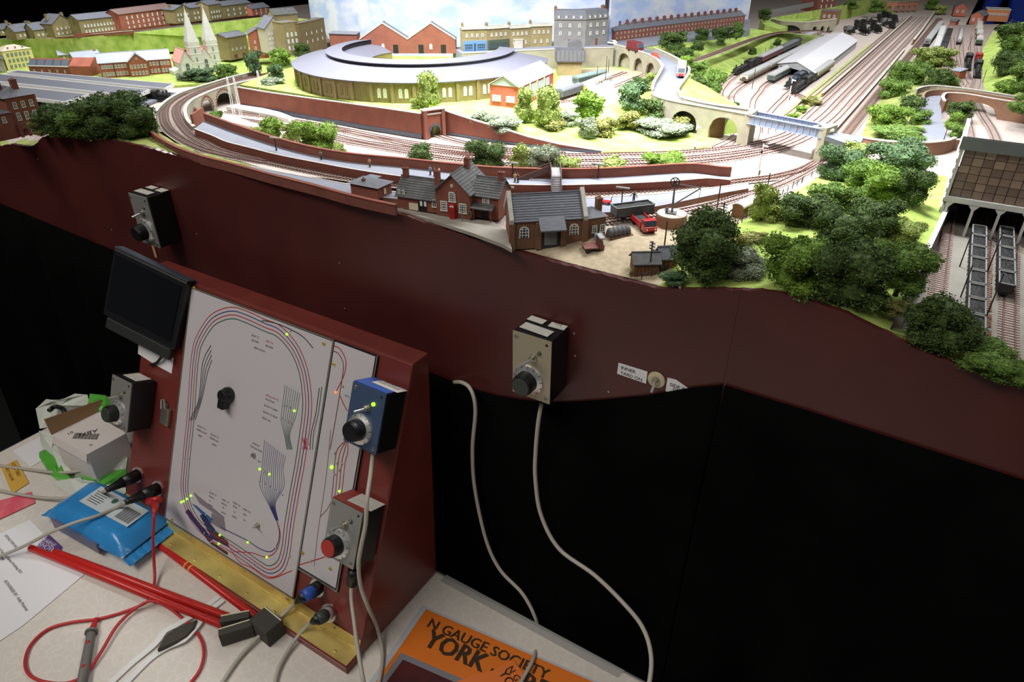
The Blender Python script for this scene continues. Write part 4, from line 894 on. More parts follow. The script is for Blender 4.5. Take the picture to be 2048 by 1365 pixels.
win(t, -.030, -.0034, h*.12, 0, .006, .012, 'sash'); win(t, -.012, -.0034, h*.42, 0, .006, .010, 'sash')
b = MB(); archstrip(b, [Vector((.004, -.006, 0)), Vector((.020, -.006, 0))], .022, .004, [(.004, .012, .010)], .002); b.build('porch', M_brickd, t)
# ---- station canopies --------------------------------------------------------
M_canopy = mat('canopy_grey', (86, 88, 98), .6); ZC = -8
for nm, (r1, r2), (l1, l2) in [('far', ((347, 169), (329, 178.5)), ((35, 142), (14, 146))), ('middle', ((299, 181), (268, 193)), ((-60, 143), (-60, 158))), ('near', ((178, 190), (130, 205)), ((-60, 165), (-60, 181)))]:
    q = [at(*r1, ZC), at(*r2, ZC), at(*l2, ZC), at(*l1, ZC)]
    yA = (q[0].y+q[3].y)/2; 
    t = thing('platform_canopy', {'far': 'farthest of three long grey platform canopies, beside the brick school', 'middle': 'middle of three long grey platform canopies with white edging', 'near': 'nearest of three grey platform canopies, behind the dark trees'}[nm], 'canopy', Vector((q[1].x, q[1].y, T-.030)))
    b = MB(); b.add([p+Vector((0, 0, .0008)) for p in q]+[p-Vector((0, 0, .001)) for p in q], [(0, 1, 2, 3), (7, 6, 5, 4), (0, 4, 5, 1), (1, 5, 6, 2), (2, 6, 7, 3), (3, 7, 4, 0)]); b.build('roof', M_canopy, t, world=True)
    for a, c in zip(q, q[1:]+q[:1]): b = MB(); b.wallstrip([a-Vector((0, 0, .0050)), c-Vector((0, 0, .0050))], .0068, .0016); b.build('white_valance', M_white, t, world=True)
    mm = None; L = (q[1].lerp(q[0], .5)); E = q[2].lerp(q[3], .5); nn_ = int((E-L).length/.045)
    for i in range(nn_):
        for s in (-1, 1):
            p = L.lerp(E, (i+.3)/nn_)+(q[0]-q[1])*.22*s
            if mm is None: b = MB(); b.tube([(0, 0, 0), (0, 0, .019)], .0007, 6); o = b.build('column', M_white, t); mm = o.data
            else: o = link('column', mm, t)
            o.location = Vector((p.x, p.y, T-.0285))-t.location
    pt = [Vector((p.x, p.y, T-.025)) for p in q]; slab_o = MB(); slab_o.add([p.lerp(sum(pt, Vector())/4, -.05) for p in pt]+[p.lerp(sum(pt, Vector())/4, -.05)-Vector((0, 0, .005)) for p in pt], [(0, 1, 2, 3), (0, 4, 5, 1), (1, 5, 6, 2), (2, 6, 7, 3), (3, 7, 4, 0)]); slab_o.build('platform', M_platform, t, world=True)
# ---- school, sawtooth works, yellow flats -----------------------------------
LV = -26
A = at(205, 157, LV); B_ = at(347, 146, LV); t, w = place('school_building', 'long red brick school with pale slate roof and projecting front gable', A, B_); h = htop(A, 127); d = .055
M_redb = brickmat('school_brick', (156, 76, 58), (170, 120, 100)); walls(t, w, d, h, .017, M_redb); gable_roof(t, w, d, h, .017, mat('pale_slate', (150, 156, 170), .5, var=.05, scale=60), 'x', .002)
b = MB(); gx0, gx1 = w*.40, w*.66; b.profile([(gx0, 0), (gx1, 0), (gx1, h), ((gx0+gx1)/2, h+.017), (gx0, h)], -.012, .03); b.build('gable_walls', M_redb, t); gable_roof(t, gx1-gx0, .04, h, .017, MATS['pale_slate'], 'y', .002, .0012, 0, 'gable_roof', gx0, -.012)
for u0, u1, n in ((.02, .19, 4), (.20, .38, 4), (.68, .83, 3), (.84, .98, 3)):
    for z in (.12, .60): wins(t, w, d, 'f', n, 1, .0048, .0085, h*z, 0, m0=u0, m1=u1, nx=1, nz=2)
for z in (.10, .55):
    for k in range(5): win(t, gx0+(gx1-gx0)*(k+.7)/5.4, -.0124, h*z, 0, .0045, .0085, 'sash', nx=1, nz=2)
win(t, (gx0+gx1)/2, -.0124, h+.003, 0, .004, .006, 'arch'); wins(t, w, d, 'l', 5, 2, .004, .007, h*.15, h*.42)
for u in (.195, .83): b = MB(); b.box((w*u, -.0008, h*.5), (.0018, .0018, h)); b.build('drainpipe', M_brickd, t)
A = at(62, 149, LV); B_ = at(150, 151, LV); t, w = place('sawtooth_works', 'red brick works with five sawtooth rooflights', A, at(185, 152, LV)); h = htop(A, 132); d = .05
walls(t, w*.66, d, h, 0, M_brick); b = MB(); b.profx([(0, 0), (d, 0), (d, h+.012), (d*.5, h+.018), (0, h+.002)], w*.66, w); b.build('end_block', M_redb, t)
for i in range(5):
    x0 = w*.66*i/5; x1 = w*.66*(i+1)/5-.001; b = MB(); b.profx([(.0, h), (.028, h), (.028, h+.014), (.012, h+.014)], x0, x1); o = b.build('rooflight', M_brick, t)
    b = MB(); b.add([(x0+.0015, .0004, h+.0015), (x1-.0015, .0004, h+.0015), (x1-.0015, .0107, h+.0135), (x0+.0015, .0107, h+.0135)], [(0, 1, 2, 3)]); oo = b.build('glass', mat('rooflight_glass', (96, 112, 124), .2), o); sd = oo.modifiers.new('t', 'SOLIDIFY'); sd.thickness = .0006; sd.offset = 0
    b = MB(); b.box(((x0+x1)/2, -.0008, h+.0006), (x1-x0, .003, .0016)); b.build('sill', M_white, o)
wins(t, w, d, 'f', 5, 1, .004, .006, h*.3, 0, m0=.02, m1=.64)
M_yel = mat('yellow_render', (214, 206, 140), .8, var=.06, scale=60)
A = at(17, 141, LV); B_ = at(74, 133, LV); t, w = place('yellow_flats', 'yellow rendered block of flats with green windows', A, B_); h = htop(A, 103); d = .05; walls(t, w, d, h, 0, M_yel)
hip_roof(t, w, d, h, .010, mat('pale_pink_tile', (196, 180, 160), .7), .002); wins(t, w, d, 'f', 6, 3, .0048, .007, h*.10, h*.30, fm=mat('green_frame', (86, 110, 70), .7), pm=MATS['pale_window'])
for i in range(3): win(t, w*(.25+.25*i), .004, h+.0028, 0, .005, .005, 'sash', nx=0, nz=0)
house('stone_tower_house', 'pale stone gabled house at the left edge behind the canopies', at(-22, 148, LV), at(14, 145, LV), .04, .030, .018, M_stone, M_slate, 'y', [S('f', 2, 2, .005, .007, .006, .013)])
for i, (x0, y0, x1, y1, lb) in enumerate([(90, 112, 140, 108, 'pale roofed low house left of the school, nearest the sawtooth works'), (120, 120, 172, 116, 'pale roofed low house left of the school, in the middle'), (152, 128, 205, 122, 'pale roofed low house touching the school')]):
    house('low_house', lb, at(x0, y0, -22), at(x1, y1, -22), .045, .012, .012, M_stock, MATS['pale_slate'], 'x', [S('f', 4, 1, .004, .005, .003, 0)], [(.9, .5, .016, .006, .006, .010)])
house('low_house', 'red brick terrace with pinkish roof above the yellow flats', at(52, 104, -10), at(112, 96, -10), .03, .014, .010, M_redb, mat('pink_roof', (170, 140, 130), .8), 'x', [S('f', 8, 1, .003, .005, .004, 0)], [(.4, .5, .018, .008, .005, .008), (.8, .5, .018, .008, .005, .008)])
# ---- church ------------------------------------------------------------------
M_chs = mat('church_white_stone', (206, 206, 198), .8, var=.06, scale=80); M_pink = mat('church_pink_roof', (206, 150, 140), .7, var=.08, scale=120)
A = at(352, 148, LV); B_ = at(425, 140, LV); t, w = place('church', 'white model church with two tall spires and pink roofs', at(392, 147, LV), at(462, 139, LV), 'church'); 
def tower(x, y, s, h, sp, name='tower'):
    b = MB(); b.box((x, y, h/2), (s, s, h), 0); o = b.build(name, M_chs, t)
    b = MB(); b.add([(x-s/2, y-s/2, h), (x+s/2, y-s/2, h), (x+s/2, y+s/2, h), (x-s/2, y+s/2, h), (x, y, h+sp)], [(0, 1, 4), (1, 2, 4), (2, 3, 4), (3, 0, 4), (3, 2, 1, 0)]); b.build('spire', M_chs, t)
    for q in ((-1, -1), (1, -1), (1, 1), (-1, 1)): b = MB(); px_, py_ = x+q[0]*s/2, y+q[1]*s/2; b.add([(px_-.001, py_-.001, h-.004), (px_+.001, py_-.001, h-.004), (px_+.001, py_+.001, h-.004), (px_-.001, py_+.001, h-.004), (px_, py_, h+.012)], [(0, 1, 4), (1, 2, 4), (2, 3, 4), (3, 0, 4), (3, 2, 1, 0)]); b.build('pinnacle', M_chs, o)
    for z in (.35, .62, .84): b = MB(); b.box((x, y, h*z), (s+.0015, s+.0015, .0012)); b.build('string_course', M_white, o)
    for z in (.66, .15, .40): win(o, x, y-s/2-.0003, h*z, 0, .004, .010, 'arch', fm=M_chs, pm=M_glass)
    for z in (.66, .40): win(o, x+s/2+.0003, y, h*z, math.pi/2, .004, .010, 'arch', fm=M_chs, pm=M_glass)
    b = MB(); b.tube([(x, y, h+sp-.002), (x, y, h+sp+.004)], .0006, 6); b.build('finial', M_white, o)
tower(.006, 0, .026, htop(at(398, 148, LV), 84), htop(at(398, 148, LV), 17)-htop(at(398, 148, LV), 84))
tower(.052, .012, .026, htop(at(450, 139, LV), 78), htop(at(445, 139, LV), 12)-htop(at(450, 139, LV), 78))
b = MB(); b.profile([(-.034, 0), (-.004, 0), (-.004, .030), (-.019, .056), (-.034, .030)], -.012, .05); b.build('nave', M_chs, t); gable_roof(t, .030, .062, .030, .026, M_pink, 'y', .002, .0012, 0, 'nave_roof', -.034, -.012)
b = MB(); b.profile([(.016, 0), (.042, 0), (.042, .034), (.029, .058), (.016, .034)], -.004, .05); b.build('chancel', M_chs, t); gable_roof(t, .026, .05, .034, .024, M_pink, 'y', .0015, .0012, 0, 'chancel_roof', .016, -.004)
win(t, -.019, -.0126, .006, 0, .010, .022, 'arch', fm=M_chs); win(t, .029, -.0046, .008, 0, .009, .024, 'arch', fm=M_chs)
b = MB(); b.profile([(-.05, 0), (-.034, 0), (-.034, .016), (-.05, .010)], 0, .04); b.build('aisle', M_chs, t)
# ---- right of the church ------------------------------------------------------
house('brown_shop', 'brown brick corner shop with dark red fascia beside the church', at(462, 121, -20), at(500, 113, -20), .05, htop(at(462, 121, -20), 76), .008, M_stock, M_slate, 'x', [S('f', 4, 1, .004, .006, .022, 0), S('f', 2, 1, .010, .008, .004, 0, fm=mat('shop_red', (150, 44, 50), .6))], [(.1, .4, .036, .006, .006, .010), (.9, .4, .036, .006, .006, .010)])
house('red_house', 'narrow red brick house with white windows above the roundhouse trees', at(506, 118, -10), at(539, 116, -10), .05, htop(at(506, 118, -10), 68), .010, M_redb, M_slate, 'y', [S('f', 2, 3, .004, .007, .008, .014)], [(.2, .3, .045, .006, .006, .010)])
house('cream_tenement', 'tall pale grey tenement with blue shopfront next to the red house', at(538, 108, 8), at(576, 104, 8), .05, htop(at(538, 108, 8), 57), .024, mat('cream_stone', (184, 178, 158), .8), M_slate, 'y', [S('f', 5, 4, .0035, .006, .010, .011, pm=M_pane), S('f', 2, 1, .012, .006, .001, 0, fm=shopm[0])])
house('ornate_corner_building', 'brown brick corner block with pale ornate windows', at(575, 112, 10), at(604, 108, 10), .045, htop(at(575, 112, 10), 47), 0, M_stock, M_slate, 'flat', [S('f', 3, 3, .005, .010, .012, .015, 'arch', pm=M_pane)], par=.002)
house('brown_blind_block', 'plain dark brown brick block with slit windows against the sky board', at(605, 109, 10), at(655, 95, 10), .02, htop(at(605, 109, 10), 48), 0, brickmat('dark_stock', (106, 90, 54), (120, 105, 75)), M_slate, 'flat', [S('f', 4, 2, .0025, .007, .022, .018, pm=M_pane, m0=.15, m1=.95)], par=.002)
house('upper_block', 'dark roofed brown block rising behind the corner building', at(556, 84, 14), at(602, 80, 14), .05, htop(at(556, 84, 14), 30), .012, M_stock, M_slated, 'x', [])
# ---- back row on the hill -----------------------------------------------------
brow = [(2, 72, 34, 68, .016, .010, M_stock, 'x'), (35, 80, 78, 74, .020, .014, M_stock, 'x'), (72, 78, 112, 73, .022, .014, M_stock, 'x'), (112, 76, 152, 70, .034, .020, M_stock, 'y')]
bl = ['leftmost slate roofed house on the dark skyline', 'low slate roofed brown house second from the left on the skyline', 'slate roofed brown house with two chimneys on the skyline', 'tall gabled brown house on the skyline']
HL = 34
for (x0, y0, x1, y1, h, r, m_, rf), lb in zip(brow, bl): house('skyline_house', lb, at(x0, y0, HL-8), at(x1, y1, HL-8), .04, h, r, m_, M_slate, rf, [S('f', 4, 1 if rf == 'x' else 2, .004, .006, .006, .012, pm=M_pane)], [(.1, .5, h+r*.5, .006, .006, .012), (.85, .5, h+r*.5, .006, .006, .012)])
house('brown_terrace', 'brown brick double-fronted terrace left of the red mill on the skyline', at(165, 71, HL), at(241, 62, HL), .05, htop(at(165, 71, HL), 40), .010, M_stock, M_slate, 'x', [S('f', 10, 2, .0042, .007, .005, .013, pm=M_pane)], [(.02, .5, .028, .008, .008, .012), (.5, .5, .028, .008, .008, .012), (.98, .5, .028, .008, .008, .012)])
house('red_mill', 'large red brick mill with rows of white windows on the skyline', at(246, 64, HL), at(352, 48, HL), .05, htop(at(246, 64, HL), 29), .010, M_redb, mat('mill_roof', (110, 88, 84), .8), 'x', [S('f', 9, 3, .0042, .0085, .004, .0125, pm=M_pane)], [(.35, .5, .044, .010, .006, .007), (.7, .5, .044, .010, .006, .007)])
for i, (x0, y0, x1, y1, ty, rf, lb) in enumerate([(354, 48, 384, 44, 20, 'y', 'gabled brown house right of the red mill'), (386, 44, 420, 39, 16, 'x', 'brown house behind the left church spire'), (422, 42, 446, 38, 10, 'x', 'brown house between the two church spires'), (448, 38, 504, 30, 12, 'x', 'long brown house right of the church spires')]):
    house('skyline_house', lb, at(x0, y0, HL+8), at(x1, y1, HL+8), .045, htop(at(x0, y0, HL+8), ty), .009, M_stock, M_slate, rf, [S('f', 4, 2, .0042, .007, .006, .013, pm=M_pane)], [(.1, .5, .036, .006, .006, .012)])
house('skyline_house', 'small red brick house at the right end of the skyline row', at(506, 32, HL+8), at(540, 27, HL+8), .045, .020, .010, M_redb, M_slate, 'x', [S('f', 3, 2, .004, .006, .003, .009, pm=M_pane)], [(.3, .5, .024, .006, .006, .010)])
wall('hill_wall', 'red brick boundary wall in front of the mill', pix([(150, 74), (240, 66), (360, 50), (520, 34)], 34), .006, .003, M_brick, M_brick)
wall('hill_wall', 'upper red brick retaining wall with pale coping below the brown terrace', pix([(112, 80, 20), (190, 74, 31), (268, 67, 37)]), .007, .003, M_brick, M_coping)
wall('hill_wall', 'lower red brick retaining wall stepping down towards the school', pix([(140, 90, 1), (200, 87, 5), (215, 84, 10), (268, 75, 27)]), .013, .003, M_redb, M_coping)
# ================================================================== rolling stock and vehicles
def col(name, rgb, rough=.5): return mat(name, rgb, rough)
M_under = col('underframe_black', (34, 32, 32), .8)
def wheels(b, L, wd, axles, r=.003, k=None):
    for x in axles:
        for s in (-1, 1):
            n = 10; c = (x, s*(wd/2-.004), r); vs = [(c[0]+r*math.cos(2*math.pi*i/n), c[1]+e*.0006, c[2]+r*math.sin(2*math.pi*i/n)) for e in (-1, 1) for i in range(n)]
            b.add(vs, [list(range(n))[::-1], list(range(n, 2*n))]+[(i, (i+1) % n, n+(i+1) % n, n+i) for i in range(n)], k)
def coach(label, A, B, body, roofm, wd=.0165, hh=.0195, wm=None, group=None, lower=None, cat='coach', name='coach', wins_=True):
    t, L = place(name, label, A, B, cat, group); L -= .002
    b = MB(); b.box((L/2, 0, .0055+(hh-.0055-.004)/2), (L, wd, hh-.0095)); b.build('body', body, t)
    if lower: b = MB(); b.box((L/2, 0, .0075), (L+.0002, wd+.0004, .004)); b.build('lower_panel', lower, t)
    b = MB(); r = wd/2+.0004; b.profx([(-r, hh-.0045)]+[(-r*math.cos(q), hh-.0045+.0045*math.sin(q)) for q in [math.pi*j/8 for j in range(1, 8)]]+[(r, hh-.0045)], -.0002, L+.0002); b.build('roof', roofm, t)
    b = MB(); b.box((L/2, 0, .0046), (L*.96, wd*.7, .0018)); 
    wheels(b, L, wd, [L*.12, L*.22, L*.78, L*.88]); b.build('underframe', M_under, t)
    if wins_:
        n = max(3, int(L/.009)); m0 = wm or M_glass; me = None
        for i in range(n):
            for s in (-1, 1):
                if me is None: bb = MB(); bb.box((0, 0, 0), (L/n*.62, .0005, .0042)); o = bb.build('window', m0, t); me = o.data
                else: o = link('window', me, t)
                o.location = (L*(i+.5)/n, s*(wd/2+.0001), hh-.0085)
        for s in (0, 1): b = MB(); b.box((L*s, 0, hh-.009), (.0006, wd*.5, .0045)); b.build('end_window', m0, t)
    return t
def steam(label, A, B, m, tender=True, group=None):
    t, L = place('steam_locomotive', label, A, B, 'locomotive', group); Lt = L*.30 if tender else 0; Ll = L-Lt-.002
    b = MB(); b.tube([(.004, 0, .0105), (Ll*.68, 0, .0105)], .0048, 14); b.build('boiler', m, t)
    b = MB(); b.tube([(0.001, 0, .0105), (.005, 0, .0105)], .0052, 14); b.lathe([(.0022, 0), (.0016, .001), (.0018, .006), (.0022, .0065)], 10, None, (.006, 0, .0145)); b.build('smokebox', M_black, t)
    b = MB(); b.box((Ll*.82, 0, .0115), (Ll*.26, .0150, .013)); b.profx([(-.008, .018), (-.004, .0205), (.004, .0205), (.008, .018)], Ll*.67, Ll*.98); b.build('cab', m, t)
    b = MB(); b.box((Ll*.5, 0, .0055), (Ll, .0150, .0012)); b.box((.0005, 0, .005), (.0012, .0150, .003)); b.build('running_plate', M_black, t)
    b = MB(); wheels(b, Ll, .0165, [Ll*.14, Ll*.36, Ll*.56, Ll*.76], .0042); b.build('wheels', M_under, t)
    b = MB(); b.lathe([(.0022, 0), (.002, .003), (.0008, .0045)], 10, None, (Ll*.36, 0, .0145)); b.build('dome', m, t)
    if tender:
        b = MB(); b.box((Ll+.002+Lt/2, 0, .0105), (Lt, .0145, .010)); b.build('tender', m, t); b = MB(); b.box((Ll+.002+Lt/2, 0, .0152), (Lt*.8, .011, .002)); b.build('coal_load', M_coal, t)
        b = MB(); wheels(b, Lt, .0165, [Ll+.002+Lt*f for f in (.2, .5, .8)], .0035); b.build('tender_wheels', M_under, t)
    return t
M_coachmaroon = col('coach_maroon', (120, 48, 46)); M_coachcream = col('coach_cream', (208, 196, 158)); M_coachgreen = col('coach_green', (70, 88, 74)); M_roofgrey = col('coach_roof', (150, 150, 150), .7); M_roofdark = col('coach_roof_dark', (92, 94, 98), .7); M_choc = col('coach_brown', (92, 66, 46))
def lerp2(a, c, u0, u1): return at(a[0]+(c[0]-a[0])*u0, a[1]+(c[1]-a[1])*u0, 2), at(a[0]+(c[0]-a[0])*u1, a[1]+(c[1]-a[1])*u1, 2)
def train(a, c, n):                                     # n equal vehicles between two picture points on the ground
    P, Q = at(*a, 2.2), at(*c, 2.2); return [(P.lerp(Q, i/n), P.lerp(Q, (i+.975)/n)) for i in range(n)]
e = train((1468, 151), (1628, 74), 4)
steam('black steam locomotive heading the maroon coaches in the carriage sidings', *e[0], M_black)
for i in (1, 2, 3): coach(['maroon coach right behind the black locomotive', 'dark coach in the middle of the maroon train', 'pale roofed coach at the tail of the maroon train'][i-1], *e[i], [M_coachmaroon, M_roofdark, M_coachcream][i-1], [M_roofgrey, M_roofdark, M_roofgrey][i-1])
e = train((1486, 167), (1640, 87), 4)
for i in range(4): coach('cream coach number %s of the cream train in the carriage sidings' % ['one, with black end,', 'two', 'three', 'four, farthest,'][i], *e[i], M_coachcream, M_roofgrey, lower=M_choc)
b = MB(); e = train((1540, 166), (1600, 132), 2)
steam_l = coach('green diesel railcar peeping from the left mouth of the train shed', *e[0], M_coachgreen, M_roofgrey, name='railcar', cat='railcar'); coach('maroon coach under the left side of the train shed roof', *e[1], M_coachmaroon, M_roofgrey)
e = train((1574, 178), (1640, 134), 2); steam('dark blue steam locomotive at the mouth of the train shed', *e[0], col('loco_blue', (44, 52, 66)))
coach('green coach behind the dark blue locomotive inside the shed', *e[1], M_coachgreen, M_roofgrey)
e = train((1586, 188), (1660, 136), 2); steam('black steam locomotive at the right mouth of the train shed', *e[0], M_black, True)
coach('cream coach under the right side of the train shed roof', *e[1], M_coachcream, M_roofgrey, lower=M_choc)
# locomotives in the far depot
rng = random.Random(3); k = 0
for i, (x, y) in enumerate([(1706, 68), (1716, 58), (1728, 55), (1736, 70), (1741, 48), (1750, 58), (1760, 66), (1762, 44), (1772, 52), (1780, 38), (1786, 58), (1792, 46)]):
    a = at(x, y, 1.5); d_ = Vector((-.02, .075, 0)) if i % 3 else Vector((-.035, .055, 0))
    t = steam('%s locomotive%s in the far engine depot, number %s from the left' % ('black' if i % 4 else 'dusty grey', ' with tender' if i % 2 == 0 else '', ['one', 'two', 'three', 'four', 'five', 'six', 'seven', 'eight', 'nine', 'ten', 'eleven', 'twelve'][i]), a, a+d_*.9, M_black if i % 4 else col('dusty_grey', (128, 128, 130)), i % 2 == 0, group='locomotives in the far engine depot')
# by the storage tanks
P, Q = at(1118, 200, 13.5), at(1160, 186, 13.5); coach('dark grey diesel locomotive beside the glazed engine shed', P, Q, col('diesel_grey', (72, 78, 76)), M_roofdark, name='diesel_locomotive', cat='locomotive')
P, Q = at(1150, 172, 13.5), at(1208, 158, 13.5); coach('dark green coach between water tower and storage tanks', P, Q, M_coachgreen, col('coach_roof_green', (108, 126, 122)))
P, Q = at(1168, 186, 13.5), at(1216, 166, 13.5); t = coach('cream railcar with yellow warning end behind the storage tanks', P, Q, col('railcar_cream', (220, 212, 196)), M_roofgrey, name='railcar', cat='railcar'); b = MB(); b.box((-.0006, 0, .0085), (.0008, .0155, .006)); b.build('warning_panel', col('warning_yellow', (226, 174, 40)), t)
# far right yard
e = train((1852, 92), (1880, 54), 2)
for i in (0, 1): coach(['nearer of two long grey coaches beside the far goods yard', 'farther of two long grey coaches beside the far goods yard'][i], *e[i], col('coach_grey', (140, 142, 140)), M_roofgrey)
e = train((1868, 108), (1884, 64), 2)
for i in (0, 1): coach(['nearer pale coach in the far goods yard', 'farther pale coach in the far goods yard'][i], *e[i], M_roofdark, col('coach_roof_white', (190, 190, 188)))
e = train((1882, 112), (1898, 66), 3)
def openwagon(label, A, B, m, load=M_coal, wd=.0160, h=.0085, group=None, ribs=0, frame=None, name='open_wagon'):
    t, L = place(name, label, A, B, 'wagon', group); z0 = .0055; th = .0009
    b = MB(); b.box((L/2, 0, z0+.0005), (L, wd, .001)); [b.box2(p, q) for p, q in (((0, -wd/2, z0), (L, -wd/2+th, z0+h)), ((0, wd/2-th, z0), (L, wd/2, z0+h)), ((0, -wd/2, z0), (th, wd/2, z0+h)), ((L-th, -wd/2, z0), (L, wd/2, z0+h)))]; b.build('body', m, t)
    if load:
        n = 9; q = 6; rr = random.Random(int(A.x*1e4)); vs = [(th+(L-2*th)*i/n, -wd/2+th+(wd-2*th)*j/q, z0+h*.86+.0011*math.sin(math.pi*i/n)*math.sin(math.pi*j/q)+rr.uniform(-.0005, .0005)) for i in range(n+1) for j in range(q+1)]
        b = MB(); b.add(vs, [(i*(q+1)+j, (i+1)*(q+1)+j, (i+1)*(q+1)+j+1, i*(q+1)+j+1) for i in range(n) for j in range(q)]); b.build('coal_load', load, t)
    if frame:
        b = MB(); [b.box2(p, q_) for p, q_ in (((-.0003, -wd/2-.0003, z0+h-.0006), (L+.0003, -wd/2+th, z0+h+.0004)), ((-.0003, wd/2-th, z0+h-.0006), (L+.0003, wd/2+.0003, z0+h+.0004)), ((-.0003, -wd/2, z0+h-.0006), (th, wd/2, z0+h+.0004)), ((L-th, -wd/2, z0+h-.0006), (L+.0003, wd/2, z0+h+.0004)))]; b.build('rim', frame, t)
    for i in range(ribs):
        for s in (-1, 1): bb = MB(); bb.box((L*(i+.5)/ribs, s*(wd/2+.0003), z0+h/2), (.0009, .0007, h)); bb.build('rib', m, t)
    b = MB(); b.box((L/2, 0, .0045), (L*.94, wd*.6, .0016)); wheels(b, L, wd, [L*.22, L*.78]); b.build('underframe', M_under, t)
    return t
for i in range(3): openwagon('black open wagon number %s from the front in the far goods yard' % ['one', 'two', 'three'][i], *e[i], M_under)
t, L = place('tank_wagon', 'grey cylindrical tank wagon standing alone in the far goods yard', at(1916, 90, 2), at(1922, 64, 2), 'wagon'); b = MB(); b.tube([(0, 0, .0115), (.001, 0, .0115), (L-.001, 0, .0115), (L, 0, .0115)], [.004, .006, .006, .004], 14); b.build('tank', col('tank_grey', (150, 152, 152)), t, smooth=True); b = MB(); b.box((L/2, 0, .005), (L, .012, .0015)); wheels(b, L, .016, [L*.15, L*.85]); b.build('underframe', M_under, t)
for i, (y, m_, lb) in enumerate([(92, col('van_green', (58, 76, 58)), 'dark green box van, nearest in the right hand siding'), (80, col('van_brown', (110, 70, 54)), 'brown box van, second in the right hand siding'), (70, col('van_grey', (140, 140, 136)), 'grey box van, third in the right hand siding'), (62, M_coachcream, 'cream box van, farthest in the right hand siding')]):
    coach(lb, at(1956, y, 2), at(1957.5, y-8, 2), m_, col('van_roof', (176, 174, 168)), wins_=False, name='box_van', cat='wagon')
P, Q = at(1934, 143, 2), at(1935, 122, 2); steam('black tank locomotive on the left of the pair near the grassy bank', P, Q, M_black, False)
P, Q = at(1953, 158, 2), at(1954, 136, 2); steam('black locomotive in front of the red engine near the grassy bank', P, Q, M_black, False)
P, Q = at(1954, 134, 2), at(1955, 118, 2); steam('red locomotive behind the black one near the grassy bank', P, Q, col('loco_red', (150, 44, 40)), True)
steam('black locomotive standing at the left station platforms', at(342, 201, -28), at(292, 199, -28), M_black); steam('second black locomotive half hidden by the trees at the left station', at(306, 232, -28), at(245, 224, -28), col('loco_black2', (40, 40, 42)))
coach('grey roofed coach under the middle canopy', at(288, 198, -28), at(210, 192, -28), M_coachgreen, M_roofgrey)
# coal wagon and tipping loads in the goods yard
openwagon('grey coal wagon loaded with coal on the goods siding', Vector((-.2915, .680, T+.0018)), Vector((-.2625, .7165, T+.0018)), col('wagon_grey', (78, 82, 84), .7), h=.0105, ribs=7, frame=col('wagon_rim', (112, 114, 112), .7))
# road vehicles ------------------------------------------------------------------
def lorry(label, A, B, cabm, bedm, load=None, canvas=None, sides=True):
    t, L = place('lorry', label, A, B, 'lorry'); wd = .0145
    b = MB(); b.box((L/2, 0, .0038), (L, wd*.5, .0014)); b.build('chassis', M_under, t)
    b = MB(); wheels(b, L, wd+.006, [L*.16, L*.72, L*.84], .0031); b.build('wheels', M_black, t)
    b = MB(); c0 = L*.74; b.profile([(c0, .003), (L, .003), (L, .0085), (L-.0015, .0085), (L-.0035, .0150), (c0+.0005, .0150), (c0, .0085)], -wd/2, wd/2); b.build('cab', cabm, t, bevel=.0004)
    b = MB(); b.add([(L-.0012, -wd*.42, .0090), (L-.0012, wd*.42, .0090), (L-.0031, wd*.42, .0143), (L-.0031, -wd*.42, .0143)], [(0, 1, 2, 3)]); o = b.build('windscreen', M_glass, t); m_ = o.modifiers.new('t', 'SOLIDIFY'); m_.thickness = .0005; m_.offset = 0
    for s in (-1, 1): b = MB(); b.box((c0+(L-c0)*.42, s*(wd/2+.0001), .0118), ((L-c0)*.4, .0005, .004)); b.build('side_window', M_glass, t)
    for s in (-1, 1): b = MB(); b.M = Matrix.Translation((L, s*wd*.34, .006)) @ Matrix.Rotation(math.pi/2, 4, 'Y'); b.lathe([(.0011, 0), (.0009, .0006)], 8); b.build('headlamp', M_chrome, t)
    b = MB(); b.box((L*.35, 0, .0055), (L*.72, wd+.001, .0012)); b.build('bed', bedm, t)
    if sides:
        b = MB(); [b.box2(p, q) for p, q in (((-.001, -wd/2-.0005, .006), (L*.71, -wd/2+.0004, .0105)), ((-.001, wd/2-.0004, .006), (L*.71, wd/2+.0005, .0105)), ((-.001, -wd/2, .006), (0, wd/2, .0105)), ((L*.70, -wd/2, .006), (L*.71, wd/2, .0105)))]; b.build('sideboards', bedm, t)
    if load: b = MB(); b.add([(L*.02, -wd*.45, .0085), (L*.69, -wd*.45, .0085), (L*.69, wd*.45, .0085), (L*.02, wd*.45, .0085), (L*.35, 0, .0105)], [(0, 1, 4), (1, 2, 4), (2, 3, 4), (3, 0, 4)]); b.build('coal_load', load, t)
    if canvas: b = MB(); b.box((c0+(L-c0)*.5, 0, .0156), ((L-c0)*1.0, wd*.95, .0014)); b.build('cab_roof', canvas, t)
    return t
M_truckred = col('lorry_red', (178, 34, 36), .35)
lorry('bright red lorry loaded with coal by the grey wagon', aty_(1272, 443), aty_(1301, 470), M_truckred, M_truckred, M_coal)
lorry('dark red flatbed lorry with grey cab roof outside the goods shed', aty_(1166, 503), aty_(1205, 493), col('lorry_brown', (112, 58, 48)), col('bed_brown', (122, 74, 66)), None, col('cab_grey', (150, 150, 152)), False)
